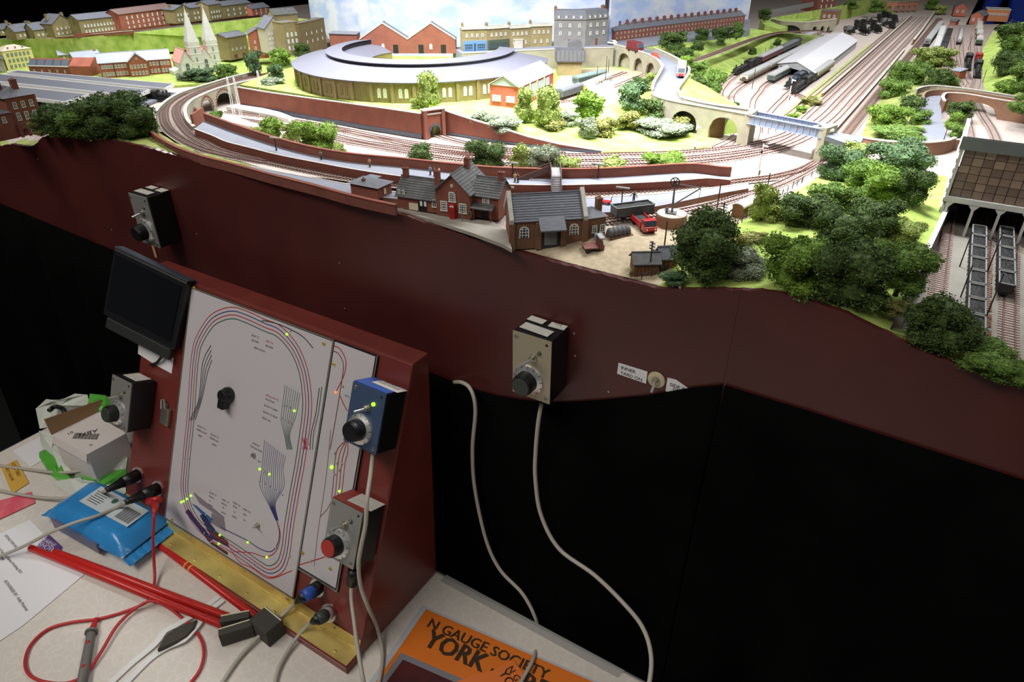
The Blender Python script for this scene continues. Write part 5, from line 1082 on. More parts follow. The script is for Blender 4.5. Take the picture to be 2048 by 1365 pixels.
def van(label, A, B, body, lower, h=.020, name='van'):
    t, L = place(name, label, A, B, 'van'); wd = .0155
    b = MB(); b.profile([(0, .004), (L, .004), (L, h*.55), (L-.004, h*.96), (L-.006, h), (.001, h), (0, h*.9)], -wd/2, wd/2); b.build('body', body, t, bevel=.0008)
    b = MB(); b.box((L/2, 0, .0062), (L+.0006, wd+.0006, .0045)); b.build('lower_body', lower, t)
    b = MB(); wheels(b, L, wd+.006, [L*.2, L*.8], .0032); b.build('wheels', M_black, t)
    b = MB(); b.add([(L+.0002, -wd*.4, h*.52), (L+.0002, wd*.4, h*.52), (L-.0033, wd*.4, h*.88), (L-.0033, -wd*.4, h*.88)], [(0, 1, 2, 3)]); o = b.build('windscreen', M_glass, t); m_ = o.modifiers.new('t', 'SOLIDIFY'); m_.thickness = .0006; m_.offset = 0
    for s in (-1, 1): b = MB(); b.box((L+.0003, s*wd*.36, .0058), (.0006, .002, .002)); b.build('headlamp', M_white, t)
    return t
van('cream topped delivery van driving down the S shaped road', at(1363, 138, 47), at(1361, 158, 46), col('van_cream', (224, 214, 190)), col('van_red', (150, 50, 44)), .019)
van('dark maroon removal van at the top of the road', at(1258, 101, 50), at(1281, 107, 50), col('van_maroon', (102, 34, 40)), col('van_maroon2', (84, 28, 34)), .021)
def car(label, A, B, m_):
    t, L = place('car', label, A, B, 'car'); wd = .0105
    b = MB(); b.profile([(0, .0022), (L, .0022), (L, .0052), (L*.74, .0058), (L*.62, .0092), (L*.24, .0092), (L*.08, .0060), (0, .0056)], -wd/2, wd/2); b.build('body', m_, t, bevel=.0006)
    b = MB(); b.profile([(L*.70, .0062), (L*.61, .0087), (L*.27, .0087), (L*.14, .0064)], -wd/2-.0002, wd/2+.0002); b.build('windows', M_glass, t)
    b = MB(); wheels(b, L, wd+.006, [L*.2, L*.8], .0020); b.build('wheels', M_black, t); return t
car('white saloon car crossing the girder bridge', at(1662, 268, 38.5), at(1630, 258, 38.5), M_white)
car('small red car at the bend of the upper road', at(1304, 114, 50), at(1314, 119, 50), col('car_red', (196, 60, 40)))
car('white car parked on the street near the grey block', at(1232, 90, 50.5), at(1217, 88, 50.5), col('car_pale', (206, 210, 214)))
# ================================================================== poles, signals, fences, people
M_pole = col('creosoted_pole', (52, 42, 36), .8)
def pole(label, base, py, arms=0, r=.0008, m_=None, mm=0, armw=.010, name='telegraph_pole', cat='pole', level=None, group=None, base_pt=None):
    p = base_pt or at(base[0], base[1], mm); hh = htop(p, py); t = thing(name, label, cat, p, math.radians(-25), group)
    b = MB(); b.tube([(0, 0, 0), (0, 0, hh)], [r, r*.8], 8); b.build('post', m_ or M_pole, t)
    for i in range(arms):
        z = hh-.002-i*.0032; b = MB(); b.box((0, 0, z), (armw, .0008, .0008)); o = b.build('crossarm', m_ or M_pole, t)
        b = MB(); [b.lathe([(.0004, 0), (.0005, .0010), (.0003, .0014)], 6, None, (armw*u, 0, z+.0004)) for u in (-.45, -.22, .22, .45)]; o2 = b.build('insulators', M_white, o); o2['kind'] = 'stuff'
    return t
pole('telegraph pole beside the brown shed at the front edge of the yard', (1298, 527), 483, 3, armw=.007, base_pt=aty_(1298, 550))
pole('plain dark pole standing between crane and dark bush', (1328, 498), 443, 0, base_pt=aty_(1328, 498))
pole('tall dark pole behind the telegraph pole right of the crane', (1431, 435), 366, 0)
pole('telegraph pole with four crossarms right of the crane', (1440, 463), 405, 4, armw=.009)
pole('dark pole beside the grounded van body', (1532, 389), 346, 0)
for i, (bx, by, ty) in enumerate([(1886, 285, 250), (1905, 245, 215), (1965, 165, 140), (1985, 150, 118), (1920, 95, 75), (1936, 100, 72), (1210, 175, 112), (1216, 150, 118), (1193, 170, 132), (1504, 178, 137), (1590, 195, 155), (1528, 118, 95)]):
    pole(['dark pole on the verge of the grey lane', 'leaning looking dark pole by the lane bridge', 'thin pole on the right bank above the lane bridge', 'thin pole on the right bank among the trees', 'thin signal mast beside the tank wagon', 'taller thin mast right of the tank wagon', 'tall thin lamp mast behind the storage tanks', 'thin mast left of the blind arches', 'thin mast rising from the storage tanks', 'thin mast beside the cream coaches', 'thin mast at the right mouth of the train shed', 'thin mast between the coach trains'][i], (bx, by), ty, 0, .0007, mm=[14, 6, 4, 8, 1, 1, 12, 12, 12, 0, 0, 0][i], name='mast' if i > 1 else 'pole')
def lattice(label, base_pt, py, arms):
    hh = htop(base_pt, py); t = thing('lattice_signal', label, 'signal', base_pt, math.radians(-20)); b = MB(); w2 = .0020
    for sx in (-1, 1):
        for sy in (-1, 1): b.tube([(sx*w2, sy*w2, 0), (sx*w2*.6, sy*w2*.6, hh)], .0004, 5)
    n = int(hh/.005)
    for i in range(n):
        z0, z1 = hh*i/n, hh*(i+1)/n; f = 1-.4*i/n
        b.tube([(-w2*f, -w2*f, z0), (w2*f, -w2*f, z1)], .0003, 4); b.tube([(w2*f, -w2*f, z0), (-w2*f, -w2*f, z1)], .0003, 4)
    o = b.build('lattice_mast', M_white, t); o['kind'] = 'stuff'
    for i in range(arms): b = MB(); b.box((.003, -.0012, hh-.002-i*.008), (.006, .0005, .0018)); b.build('signal_arm', M_white, t); 
    b = MB(); b.lathe([(.001, 0), (.0008, .001), (.0002, .003)], 8, None, (0, 0, hh)); b.build('finial', M_white, t)
    return t
lattice('left of the two tall white lattice signals near the viaduct arches', atm(470, 238), 156, 1); lattice('right of the two tall white lattice signals near the viaduct arches', atm(482, 232), 156, 1); lattice('white lattice signal standing alone before the red retaining wall', atm(528, 219), 143, 2)
def postsignal(label, base, py, mm=0):
    p = at(*base, mm); hh = htop(p, py); t = thing('signal', label, 'signal', p, math.radians(-20)); b = MB(); b.tube([(0, 0, 0), (0, 0, hh)], [.0010, .0008], 8); b.build('post', M_white, t)
    b = MB(); b.box((.004, -.0008, hh-.002), (.008, .0005, .002)); b.build('signal_arm', M_white, t); b = MB(); b.box((0, -.001, hh*.75), (.0022, .0016, .004)); b.build('lamp', M_black, t); b = MB(); b.box((0, .001, .003), (.003, .003, .006)); b.build('base_box', M_iron, t); return t
postsignal('white post signal on the grass edge below the stone bridge', (1387, 302), 250); postsignal('white post signal between the curving tracks right of the platform', (1516, 350), 288); postsignal('white post signal in front of the train shed', (1577, 200), 158)
def fence(label, pts, mm, n, h=.0075):
    P = resamp(pix(pts, mm), n); t = thing('post_fence', label, 'fence', P[0]); me = None
    for p in P:
        if me is None: b = MB(); b.box((0, 0, h/2), (.0008, .0008, h)); o = b.build('post', M_pole, t); me = o.data
        else: o = link('post', me, t)
        o.location = p-P[0]
    for z in (.45, .8): b = MB(); b.tube([p+Vector((0, 0, h*z)) for p in P], .0003, 5); b.build('rail', M_pole, t, world=True)
fence('dark post and wire fence climbing the edge of the grassy bank', [(1454, 470), (1480, 448), (1500, 430), (1530, 408), (1565, 390), (1603, 367)], 1, 16)
fence('short dark fence in front of the two wooden sheds', [(1283, 560), (1310, 551), (1335, 541), (1354, 531)], -11, 5)
fence('thin fence on the grass verge beside the running lines', [(1585, 375), (1600, 367), (1640, 345)], 2, 4)
# platform name boards and lamps
def board_(label, base, py, mm=6, w=.016):
    p = at(*base, mm); hh = htop(p, py); t = thing('platform_lamp', label, 'lamp', p, math.radians(10)); b = MB(); b.tube([(0, 0, 0), (0, 0, hh)], .0008, 6); b.build('post', M_pole, t); b = MB(); b.box((0, 0, hh), (w, .002, .0018)); b.build('lamp_head', col('lamp_grey', (150, 148, 142)), t); b = MB(); b.lathe([(.0014, 0), (.001, .0025)], 8); b.build('foot', M_pole, t)
board_('platform lamp between station house and goods shed', (1015, 396), 374); board_('platform lamp on the far platform left of the footbridge', (1025, 356), 326, 11); board_('platform lamp on the far platform right of the footbridge', (1196, 357), 329, 11); board_('platform lamp behind the grey coal wagon', (1243, 410), 376); board_('platform lamp on the far platform near the rounded bushes', (553, 301), 276, 11)
# people -----------------------------------------------------------------------
def person(label, p, top, legs, rz=0, hh=.0118, arms_out=False, group=None):
    t = thing('person', label, 'person', p, rz, group); s = hh/.0118; b = MB(); b.M = Matrix.Scale(s, 4)
    for q in (-1, 1): b.tube([(q*.0008, 0, .0), (q*.00075, 0, .0028), (q*.0006, 0, .0056)], [.0005, .0006, .00075], 7, 1); b.box((q*.0008, -.0004, .0003), (.0009, .0020, .0006), 1)
    b.lathe([(.0010, .0052), (.0013, .0060), (.0012, .0072), (.0016, .0090), (.0012, .0098), (.0005, .0101)], 10, 0)
    for q in (-1, 1):
        a = [(q*.0015, 0, .0093), (q*(.0030 if arms_out else .0020), -.0003, .0074), (q*(.0036 if arms_out else .0018), -.0011, .0060)]; b.tube(a, [.0005, .00045, .0004], 6, 0); b.lathe([(.0001, -.0004), (.0004, 0), (.0001, .0004)], 6, 2, a[2])
    b.tube([(0, 0, .0098), (0, 0, .0106)], .0005, 6, 2); b.lathe([(.0002, .0103), (.0008, .0107), (.0009, .0112), (.0006, .0117), (.0001, .0119)], 10, 2)
    o = b.build('body', [top, legs, col('skin', (196, 150, 122))], t, smooth=True)
    b = MB(); b.M = Matrix.Scale(s, 4); b.lathe([(.00095, .0112), (.0008, .0118), (.0003, .0121)], 10); b.build('hair', col('hair_dark', (52, 40, 32)), t); return t
navy, brown, grey_, tan = col('cloth_navy', (40, 46, 66)), col('cloth_brown', (96, 66, 48)), col('cloth_grey', (110, 110, 114)), col('cloth_tan', (176, 142, 98))
person('man in dark overalls standing above the coal wagon with arms held out', at(1267, 405, 6), navy, M_black, 0, .0135, True)
person('figure in grey coat against the far platform wall, leftmost', at(643, 319, 11), grey_, navy, .3); person('figure in tan coat on the far platform left of the station roof', at(740, 334, 11), tan, brown, .2)
person('figure in pale blue on the far platform beside the station chimney', at(861, 350, 11), col('cloth_blue', (120, 140, 170)), navy); person('figure in brown on the far platform beside the station chimney', at(869, 352, 11), brown, M_black); person('figure in white shirt on the far platform beside the station chimney', at(878, 353, 11), M_white, grey_)
person('figure in tan jacket waiting left of the footbridge', at(1030, 364, 11), tan, brown); person('figure in brown coat waiting left of the footbridge', at(1036, 365, 11), brown, M_black)
person('person in green coat outside the station porch', at(942, 440, -2), col('cloth_green', (70, 76, 56)), brown); person('porter in dark clothes beside the yard crane', at(1332, 432, 9), grey_, navy, .4)
# ================================================================== station furniture
A = at(901, 436, -2); t = thing('telephone_box', 'bright red telephone box in front of the station gable', 'telephone box', at(906, 436, -2), math.radians(18)); hh = htop(at(906, 436, -2), 407)
b = MB(); b.box((0, 0, hh*.46), (.0066, .0062, hh*.92)); b.add([(-.0035, -.0033, hh*.92), (.0035, -.0033, hh*.92), (.0035, .0033, hh*.92), (-.0035, .0033, hh*.92), (0, 0, hh)], [(0, 1, 4), (1, 2, 4), (2, 3, 4), (3, 0, 4)]); b.build('box', M_truckred, t)
b = MB(); b.box((0, -.0032, hh*.84), (.005, .0004, .0016)); b.build('sign', M_paper, t)
for i in range(4): b = MB(); b.box((0, -.0032, hh*(.2+.14*i)), (.0044, .0004, hh*.1)); b.build('pane', col('phone_pane', (150, 40, 42)), t)
pole('grey signpost on the forecourt by the telephone box', (925, 442), 411, 0, .0007, grey_, -2, name='signpost', cat='signpost')
t = thing('luggage_trolley', 'small red luggage trolley on the near platform', 'trolley', at(1211, 408, 6), .2); b = MB(); b.box((0, 0, .003), (.013, .007, .0012)); b.build('bed', M_truckred, t); b = MB(); wheels(b, .01, .010, [-.004, .004], .0014); b.build('wheels', M_black, t); b = MB(); b.tube([(.006, 0, .003), (.007, 0, .009)], .0005, 6); b.build('handle', M_black, t)
# white picket gate
t = thing('picket_gate', 'small white picket gate between station house and goods shed', 'gate', at(982, 432, -2), math.radians(75)); 
for i in range(5): b = MB(); b.box((-.006+.003*i, 0, .004), (.0009, .0006, .008)); b.build('picket', M_white, t)
b = MB(); b.box((0, .0005, .0055), (.014, .0005, .0008)); b.build('rail', M_white, t)
# footbridge --------------------------------------------------------------------
M_fb = col('footbridge_brown', (92, 66, 58), .7); M_fbg = col('footbridge_grey', (140, 138, 140), .7)
P0 = at(1113, 392, 6); P1 = at(1110, 358, 11); dirv = (P1-P0); dirv.z = 0; Lr = dirv.length; t = thing('footbridge', 'brown station footbridge with two stair flights over the running line', 'footbridge', P0, math.atan2(dirv.y, dirv.x)); zt = htop(P1, 331); wB = .012
x_top = Lr*.42
b = MB(); b.box(((x_top+Lr+.006)/2, 0, zt), (Lr+.006-x_top, wB, .0012)); b.build('deck', M_fbg, t)
nst = 11; me = None
for i in range(nst):
    if me is None: b = MB(); b.box((0, 0, 0), (x_top/nst*.95, wB*.9, .0010)); o = b.build('step', M_fbg, t); me = o.data
    else: o = link('step', me, t)
    o.location = (x_top*(i+.5)/nst, 0, zt*(i+.6)/nst)
for s in (-1, 1):
    b = MB(); y = s*wB/2; b.add([(0, y, 0), (x_top, y, zt-.002), (x_top, y, zt+.007), (0, y, .007)], [(0, 1, 2, 3)]); b.add([(x_top, y, zt), (Lr+.006, y, zt), (Lr+.006, y, zt+.007), (x_top, y, zt+.007)], [(0, 1, 2, 3)]); o = b.build('side_panel', M_fb, t); m_ = o.modifiers.new('t', 'SOLIDIFY'); m_.thickness = .0008; m_.offset = 0
for x in (x_top, Lr+.004):
    for s in (-1, 1): b = MB(); b.tube([(x, s*wB*.42, 0), (x, s*wB*.42, zt)], .0009, 6); b.build('column', M_fb, t)
sx = Lr+.001; L2 = .042
for i in range(10): o = link('step', me, t, (sx, wB*.5+L2*(i+.5)/10, zt*(1-(i+.4)/10)), math.pi/2)
for s in (-1, 1): b = MB(); x = sx+s*wB*.45; b.add([(x, wB*.5, zt-.001), (x, wB*.5+L2, 0), (x, wB*.5+L2, .007), (x, wB*.5, zt+.007)], [(0, 1, 2, 3)]); o = b.build('stair_panel', M_fb, t); m_ = o.modifiers.new('t', 'SOLIDIFY'); m_.thickness = .0008; m_.offset = 0
# crane ---------------------------------------------------------------------------
c = aty_(1341, 448); t = thing('yard_crane', 'dark iron yard crane on a round stone base', 'crane', c, math.radians(12))
b = MB(); b.lathe([(.0175, 0), (.0172, .010), (.0165, .0118), (.0005, .0120)], 28); b.build('stone_base', M_brickb, t); b = MB(); b.lathe([(.0160, .0120), (.0160, .0126), (.0005, .0127)], 28); b.build('base_top', M_coping, t)
hh = .036; b = MB(); b.tube([(0, 0, .0125), (-.0005, 0, .012+hh)], [.0013, .0009], 8); b.box((0, 0, .0132), (.010, .010, .0012)); b.build('post', M_iron, t)
b = MB(); b.M = Matrix.Translation((-.0005, -.001, .012+hh)) @ Matrix.Rotation(math.pi/2, 4, 'X'); 
for rr in (.0048,):
    pts = [(rr*math.cos(2*math.pi*i/20), rr*math.sin(2*math.pi*i/20), 0) for i in range(21)]; b.tube(pts, .0006, 6, cap=False)
for i in range(3): a = math.pi*i/3; b.tube([(.0048*math.cos(a), .0048*math.sin(a), 0), (-.0048*math.cos(a), -.0048*math.sin(a), 0)], .0005, 5)
b.lathe([(.001, -.0008), (.001, .0008)], 8); b.build('wheel', M_black, t)
b = MB(); b.tube([(0, 0, .022), (.027, 0, .044)], .0008, 6); b.tube([(0, 0, .046), (.027, 0, .0445)], .0006, 6); b.build('jib', M_iron, t)
b = MB(); b.tube([(.027, 0, .044), (.0265, 0, .026)], .00025, 5); b.tube([(.0265, 0, .026), (.0275, 0, .0245), (.0265, 0, .0235), (.0255, 0, .0245)], .0004, 5); b.build('chain_hook', M_iron, t)
# covered stacks, drums, coal heap, grounded van -------------------------------------
P, Q = aty_(1216, 474), aty_(1257, 466)
for i in range(5):
    p = P.lerp(Q, (i+.5)/5); t = thing('coal_sack_stack', 'dark sheeted stack of sacks, %s in the row by the red lorry' % ['leftmost', 'second from left', 'middle', 'second from right', 'rightmost'][i], 'sacks', p, math.atan2(Q.y-P.y, Q.x-P.x))
    b = MB(); b.lathe([(.0050, 0), (.0052, .003), (.0044, .0068), (.0026, .0088), (.0005, .0094)], 12); b.M = Matrix.Identity(4); o = b.build('sheeted_stack', col('tarpaulin', (76, 74, 74), .7), t, smooth=True); o.scale = (.8, 1.35, 1)
    b = MB(); b.box((0, 0, .0004), (.009, .016, .0008)); b.build('pallet', M_wood, t)
for i, (x, y) in enumerate([(1193, 477), (1201, 475)]):
    t = thing('oil_drum', ['left of two blue grey drums outside the yard office', 'right of two blue grey drums outside the yard office'][i], 'drum', aty_(x, y+3)); b = MB(); b.lathe([(.0026, 0), (.0027, .0003), (.0026, .0028), (.0027, .0031), (.0026, .0034), (.0027, .0062), (.0025, .0066), (.0022, .0064), (.0002, .0064)], 14); b.build('drum', col('drum_blue', (120, 134, 146), .4), t)
A = at(1462, 432, 0); B_ = at(1484, 438, 0); t, w = place('grounded_van_body', 'pale curved roof of a grounded wooden van body by the fence', A, B_, 'van body'); d = .038
b = MB(); b.profile([(0, 0), (w, 0), (w, .012)]+[(w/2+w/2*math.cos(q), .012+.004*math.sin(q)) for q in [math.pi*j/8 for j in range(1, 8)]]+[(0, .012)], 0, d); b.build('body', M_wood, t)
b = MB(); r_ = w/2+.0006; b.profile([(w/2+r_*math.cos(q), .0122+.0045*math.sin(q)) for q in [math.pi*j/10 for j in range(11)]]+[(w/2-r_*.96*math.cos(q), .0116+.0040*math.sin(q)) for q in [math.pi*j/10 for j in range(11)]], -.0008, d+.0008); b.build('roof', col('van_body_roof', (196, 192, 184), .7), t)
# loading docks left of the yard
for lb, pts in (('long white loading dock along the foot of the retaining wall', [(452, 213), (478, 209), (525, 216), (560, 224), (590, 236), (576, 238), (540, 229), (500, 222)]), ('nearer white loading dock below the lattice signals', [(414, 231), (440, 228), (475, 234), (505, 245), (534, 251), (505, 253), (470, 246), (430, 240)])):
    P = [atm(x, y, .006) for x, y in pts]; o = slab('loading_dock', P, mat('white_concrete', (206, 204, 198), .8), .007, None, lb, 'dock')
# far right scenery -------------------------------------------------------------
P = pix([(1752, 22), (1790, 24), (1832, 22)], 2); t = thing('red_viaduct', 'small red brick viaduct with many arches at the far end', 'viaduct', P[0]); L = plen(P); b = MB(); archstrip(b, P, .034, .006, [(L*(.04+.158*i), L*(.15+.158*i), .012) for i in range(6)], .006); b.build('arched_wall', mat('pinkish_brick', (170, 112, 92), .85), t, world=True)
b = MB(); b.wallstrip([p+Vector((0, 0, .034)) for p in P], .003, .012); b.build('parapet', M_stone, t, world=True)
e_ = [(p, q) for p, q in zip(resamp([p+Vector((0, 0, .037)) for p in pix([(1770, 22), (1834, 22), (1868, 28)], 2)], 4), resamp([p+Vector((0, 0, .037)) for p in pix([(1770, 22), (1834, 22), (1868, 28)], 2)], 4)[1:])]
house('far_house', 'red brick house with white verges near the far viaduct', at(1905, 32, 1), at(1930, 33, 1), .05, .030, .014, M_redb, M_slate, 'y', [S('f', 2, 1, .006, .009, .012, 0)]); house('far_house', 'red brick house beside the far station building', at(1937, 48, 1), at(1962, 50, 1), .05, .028, .012, M_redb, M_slate, 'y', [S('f', 2, 1, .006, .009, .010, 0)])
house('far_station', 'long terracotta station building with white canopy at the far right', at(1968, 42, 1), at(2014, 44, 1), .06, .036, .004, mat('terracotta', (178, 112, 72), .8), M_slate, 'flat', [S('f', 8, 1, .005, .008, .018, 0, 'arch')], par=.003)
house('far_hut', 'small orange brick hut beside the far goods yard', at(1898, 50, 1), at(1910, 51, 1), .03, .012, .004, M_redb, M_slate, 'x'); house('signal_cabin', 'small orange brick hut with grey roof beside the tree island', at(1897, 158, 1), at(1915, 161, 1), .026, .017, .003, M_redb, mat('cabin_roof', (120, 126, 142), .6), 'mono')
house('brown_warehouse', 'brown brick warehouse with grey roof beside the far bridge', at(1637, 50, 20), at(1672, 52, 20), .06, htop(at(1637, 50, 20), 22), .004, M_brickb, M_slate, 'flat', [S('f', 3, 2, .006, .008, .008, .014)], par=.002)
house('red_warehouse', 'tall dark red warehouse at the top of the picture beyond the sky board', at(1632, 24, 30), at(1668, 20, 30), .06, .050, .0, M_brickd, M_slate, 'flat', [S('f', 3, 2, .006, .010, .010, .02)], par=.002)
P = pix([(1540, 60), (1560, 65), (1605, 68), (1655, 62), (1668, 60)], 16); t = thing('far_bridge', 'buff stone wall with four small arches and a dark opening below the far road', 'bridge', P[0]); L = plen(P); b = MB(); archstrip(b, P, .030, .005, [(L*.10, L*.16, .006), (L*.20, L*.42, .004), (L*.58, L*.66, .006), (L*.72, L*.79, .006), (L*.84, L*.89, .005)], .005); b.build('arched_wall', M_stone, t, world=True)
b = MB(); b.wallstrip([p+Vector((0, 0, .030)) for p in P], .0015, .007); b.build('coping', M_coping, t, world=True)
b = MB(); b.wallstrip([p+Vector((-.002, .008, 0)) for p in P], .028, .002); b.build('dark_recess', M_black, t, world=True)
wall('far_wall', 'grey boarded wall on the hilltop beyond the sky boards', pix([(1522, 34), (1580, 22), (1640, 10)], 46), .014, .004, mat('grey_board', (120, 118, 116), .9), None)

# onlooker beyond the far end of the boards -------------------------------------------
def onlooker(p, rz):
    t = thing('person', 'onlooker in a bright blue top and dark trousers beyond the far end of the layout', 'person', p, rz)
    V_ = [((0, 0, .95), .15), ((0, 0, 1.15), .15), ((0, 0, 1.36), .17), ((0, 0, 1.48), .07), ((0, -.01, 1.56), .06), ((0, -.015, 1.66), .10), ((.19, 0, 1.40), .07), ((.25, -.02, 1.14), .055), ((.22, -.16, .96), .04), ((-.19, 0, 1.40), .07), ((-.25, -.02, 1.14), .055), ((-.22, -.16, .96), .04), ((.10, 0, .88), .10), ((.11, 0, .48), .07), ((.11, .02, .08), .05), ((.11, -.12, .04), .04), ((-.10, 0, .88), .10), ((-.11, 0, .48), .07), ((-.11, .02, .08), .05), ((-.11, -.12, .04), .04)]
    E_ = [(0, 1), (1, 2), (2, 3), (3, 4), (4, 5), (2, 6), (6, 7), (7, 8), (2, 9), (9, 10), (10, 11), (0, 12), (12, 13), (13, 14), (14, 15), (0, 16), (16, 17), (17, 18), (18, 19)]
    me = bpy.data.meshes.new('body'); me.from_pydata([v[0] for v in V_], E_, []); o = link('body', me, t)
    sk = o.modifiers.new('skin', 'SKIN'); o.modifiers.new('sub', 'SUBSURF').render_levels = 2
    for i, v in enumerate(V_): me.skin_vertices[0].data[i].radius = (v[1], v[1]*.8); me.skin_vertices[0].data[i].use_root = i == 0
    m_ = mat('onlooker_clothes', (38, 74, 190), .8); nt = m_.node_tree; tc = nt.nodes.new('ShaderNodeTexCoord'); sp = nt.nodes.new('ShaderNodeSeparateXYZ'); r = nt.nodes.new('ShaderNodeValToRGB'); r.color_ramp.interpolation = 'CONSTANT'
    dv = nt.nodes.new('ShaderNodeMath'); dv.operation = 'DIVIDE'; dv.inputs[1].default_value = 1.8; nt.links.new(tc.outputs['Object'], sp.inputs[0]); nt.links.new(sp.outputs[2], dv.inputs[0]); nt.links.new(dv.outputs[0], r.inputs[0])
    r.color_ramp.elements[0].color = (.01, .012, .03, 1); r.color_ramp.elements[1].position = .55; r.color_ramp.elements[1].color = (*lin((38, 74, 190)), 1); e = r.color_ramp.elements.new(.845); e.color = (*lin((196, 150, 122)), 1); nt.links.new(r.outputs[0], nt.nodes['Principled BSDF'].inputs['Base Color']); me.materials.append(m_)
    b = MB(); b.lathe([(.100, 1.66), (.105, 1.70), (.085, 1.76), (.03, 1.785)], 14, None, (0, .01, 0)); b.build('hair', col('hair_dark', (52, 40, 32)), t, smooth=True)
onlooker(Vector((aty(2092, 10, 4.9).x, 4.9, .001)), 0)
# ================================================================== coal depot on the right
DZ = T-.0215; YF = .905
t = thing('coal_depot', 'large coal depot building with tiled front wall, grey roof and open wagon bays', 'building', (.02, YF, DZ))
x0, x1 = .0205, .30; zb, zt = 1.2765, 1.330
M_side = mat('white_cladding', (190, 190, 186), .7, var=.06, scale=60)
b = MB(); b.box2((x0, YF+.002, zb), (x1, YF+.006, zt)); b.build('front_wall', mat('depot_backing', (70, 60, 54), .9), t, world=True)
b = MB(); b.box2((x0-.004, YF-.002, DZ), (x0-.001, YF+.16, zt)); b.build('side_wall', M_side, t, world=True)
cl = None
for i in range(9):
    if cl is None: b = MB(); b.box2((x0-.0052, YF-.002, -.0008), (x0-.004, YF+.16, .0042)); cl = b.build('cladding_board', M_side, t); cl.location = (-.02, -YF, .003)
    else: o = link('cladding_board', cl.data, t); o.location = (-.02, -YF, .003+i*.0112)
tc_ = [mat('depot_tile_%d' % i, c, .35, var=.1, scale=90) for i, c in enumerate([(124, 104, 92), (106, 88, 78), (138, 118, 104), (62, 56, 56), (114, 96, 90)])]
cw, rh = .0104, (zt-zb)/6; tm = {}
rr = random.Random(11)
for r in range(6):
    for c in range(14):
        k = 3 if (r*7+c*3+(c//2)) % 7 == 2 and r < 3 else rr.choice([0, 1, 2, 4, 0])
        if k not in tm: b = MB(); b.box((0, 0, 0), (cw*.93, .0012, rh*.93)); o = b.build('tile', tc_[k], t); tm[k] = o.data
        else: o = link('tile', tm[k], t)
        o.location = (x0+cw*(c+.5)-.02, .0014+rr.uniform(-.0003, .0003), zb+rh*(r+.5)-DZ); o.rotation_euler = (rr.uniform(-.05, .05), 0, rr.uniform(-.04, .04))
b = MB(); b.box2((x0-.003, YF-.003, zb-.006), (x1, YF+.002, zb)); b.build('beam', M_side, t, world=True)
rb = atz(1925, 276, 1.343).y
b = MB(); b.add([(x0-.006, YF-.005, zt), (x1, YF-.005, zt), (x1, rb, 1.343), (x0-.006, rb, 1.343), (x0-.006, YF-.005, zt+.002), (x1, YF-.005, zt+.002), (x1, rb, 1.345), (x0-.006, rb, 1.345)], [(3, 2, 1, 0), (4, 5, 6, 7), (0, 1, 5, 4), (1, 2, 6, 5), (2, 3, 7, 6), (3, 0, 4, 7)]); b.build('roof', mat('depot_roof', (112, 116, 124), .6, var=.06, scale=40), t, world=True)
pm = None
for i in range(6):
    if pm is None:
        b = MB(); hh = zb-.006-DZ; b.box((0, 0, hh/2), (.0028, .004, hh)); b.add([(-.0014, -.002, hh), (-.0014, -.002, hh-.006), (-.006, -.002, hh), (-.0014, .002, hh), (-.0014, .002, hh-.006), (-.006, .002, hh)], [(0, 1, 2), (3, 5, 4), (0, 3, 4, 1), (1, 4, 5, 2), (2, 5, 3, 0)])
        b.add([(.0014, -.002, hh), (.0014, -.002, hh-.006), (.006, -.002, hh), (.0014, .002, hh), (.0014, .002, hh-.006), (.006, .002, hh)], [(2, 1, 0), (4, 5, 3), (1, 4, 3, 0), (2, 5, 4, 1), (0, 3, 5, 2)]); o = b.build('bay_post', M_side, t); pm = o.data
    else: o = link('bay_post', pm, t)
    o.location = (x0+.001+.0256*i-.02, 0, 0)
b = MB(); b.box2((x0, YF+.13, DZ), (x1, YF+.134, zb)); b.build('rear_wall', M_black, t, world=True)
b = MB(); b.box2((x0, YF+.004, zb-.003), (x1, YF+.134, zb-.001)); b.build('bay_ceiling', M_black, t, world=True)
M_wag = mat('mineral_wagon_grey', (74, 76, 78), .6); M_rim = mat('wagon_pale_rim', (132, 132, 130), .6)
def cw_x(y, x_a, x_b): return x_a+(x_b-x_a)*(y-.60)/.30
ords = ['first', 'second', 'third', 'fourth', 'fifth', 'sixth', 'seventh', 'eighth', 'ninth']
for i in range(9):
    y0 = .592+.0345*i; A = Vector((cw_x(y0, .0655, .0585), y0, DZ+.0018)); B_ = Vector((cw_x(y0+.0315, .0655, .0585), y0+.0315, DZ+.0018))
    openwagon('grey mineral wagon of coal, %s from the fascia in the left row' % ords[i], A, B_, M_wag, wd=.0135, h=.0098, ribs=3, frame=M_rim, group='coal wagons in the left row', name='mineral_wagon')
for i in range(5):
    y0 = .742+.0345*i; A = Vector((cw_x(y0, .0875, .0845), y0, DZ+.0018)); B_ = Vector((cw_x(y0+.0315, .0875, .0845), y0+.0315, DZ+.0018))
    openwagon('grey mineral wagon of coal, %s from the fascia in the right row' % ords[i], A, B_, M_wag if i else M_under, wd=.0135, h=.0098, ribs=3, frame=M_rim, group='coal wagons in the right row', name='mineral_wagon')
pole('dark yard lamp post standing left of the coal wagons, nearest the fascia', (1921, 595), 529, 0, .0007, mm=-21.5, name='yard_lamp_post', cat='lamp post'); pole('dark yard lamp post left of the coal wagons, farther back', (1919, 534), 464, 0, .0007, mm=-21.5, name='yard_lamp_post', cat='lamp post')
pole('dark yard lamp post between the wagon rows, farther back', (1974, 546), 464, 0, .0007, mm=-21.5, name='yard_lamp_post', cat='lamp post'); pole('dark yard lamp post between the wagon rows, nearest the fascia', (1972, 635), 547, 0, .0007, mm=-21.5, name='yard_lamp_post', cat='lamp post')
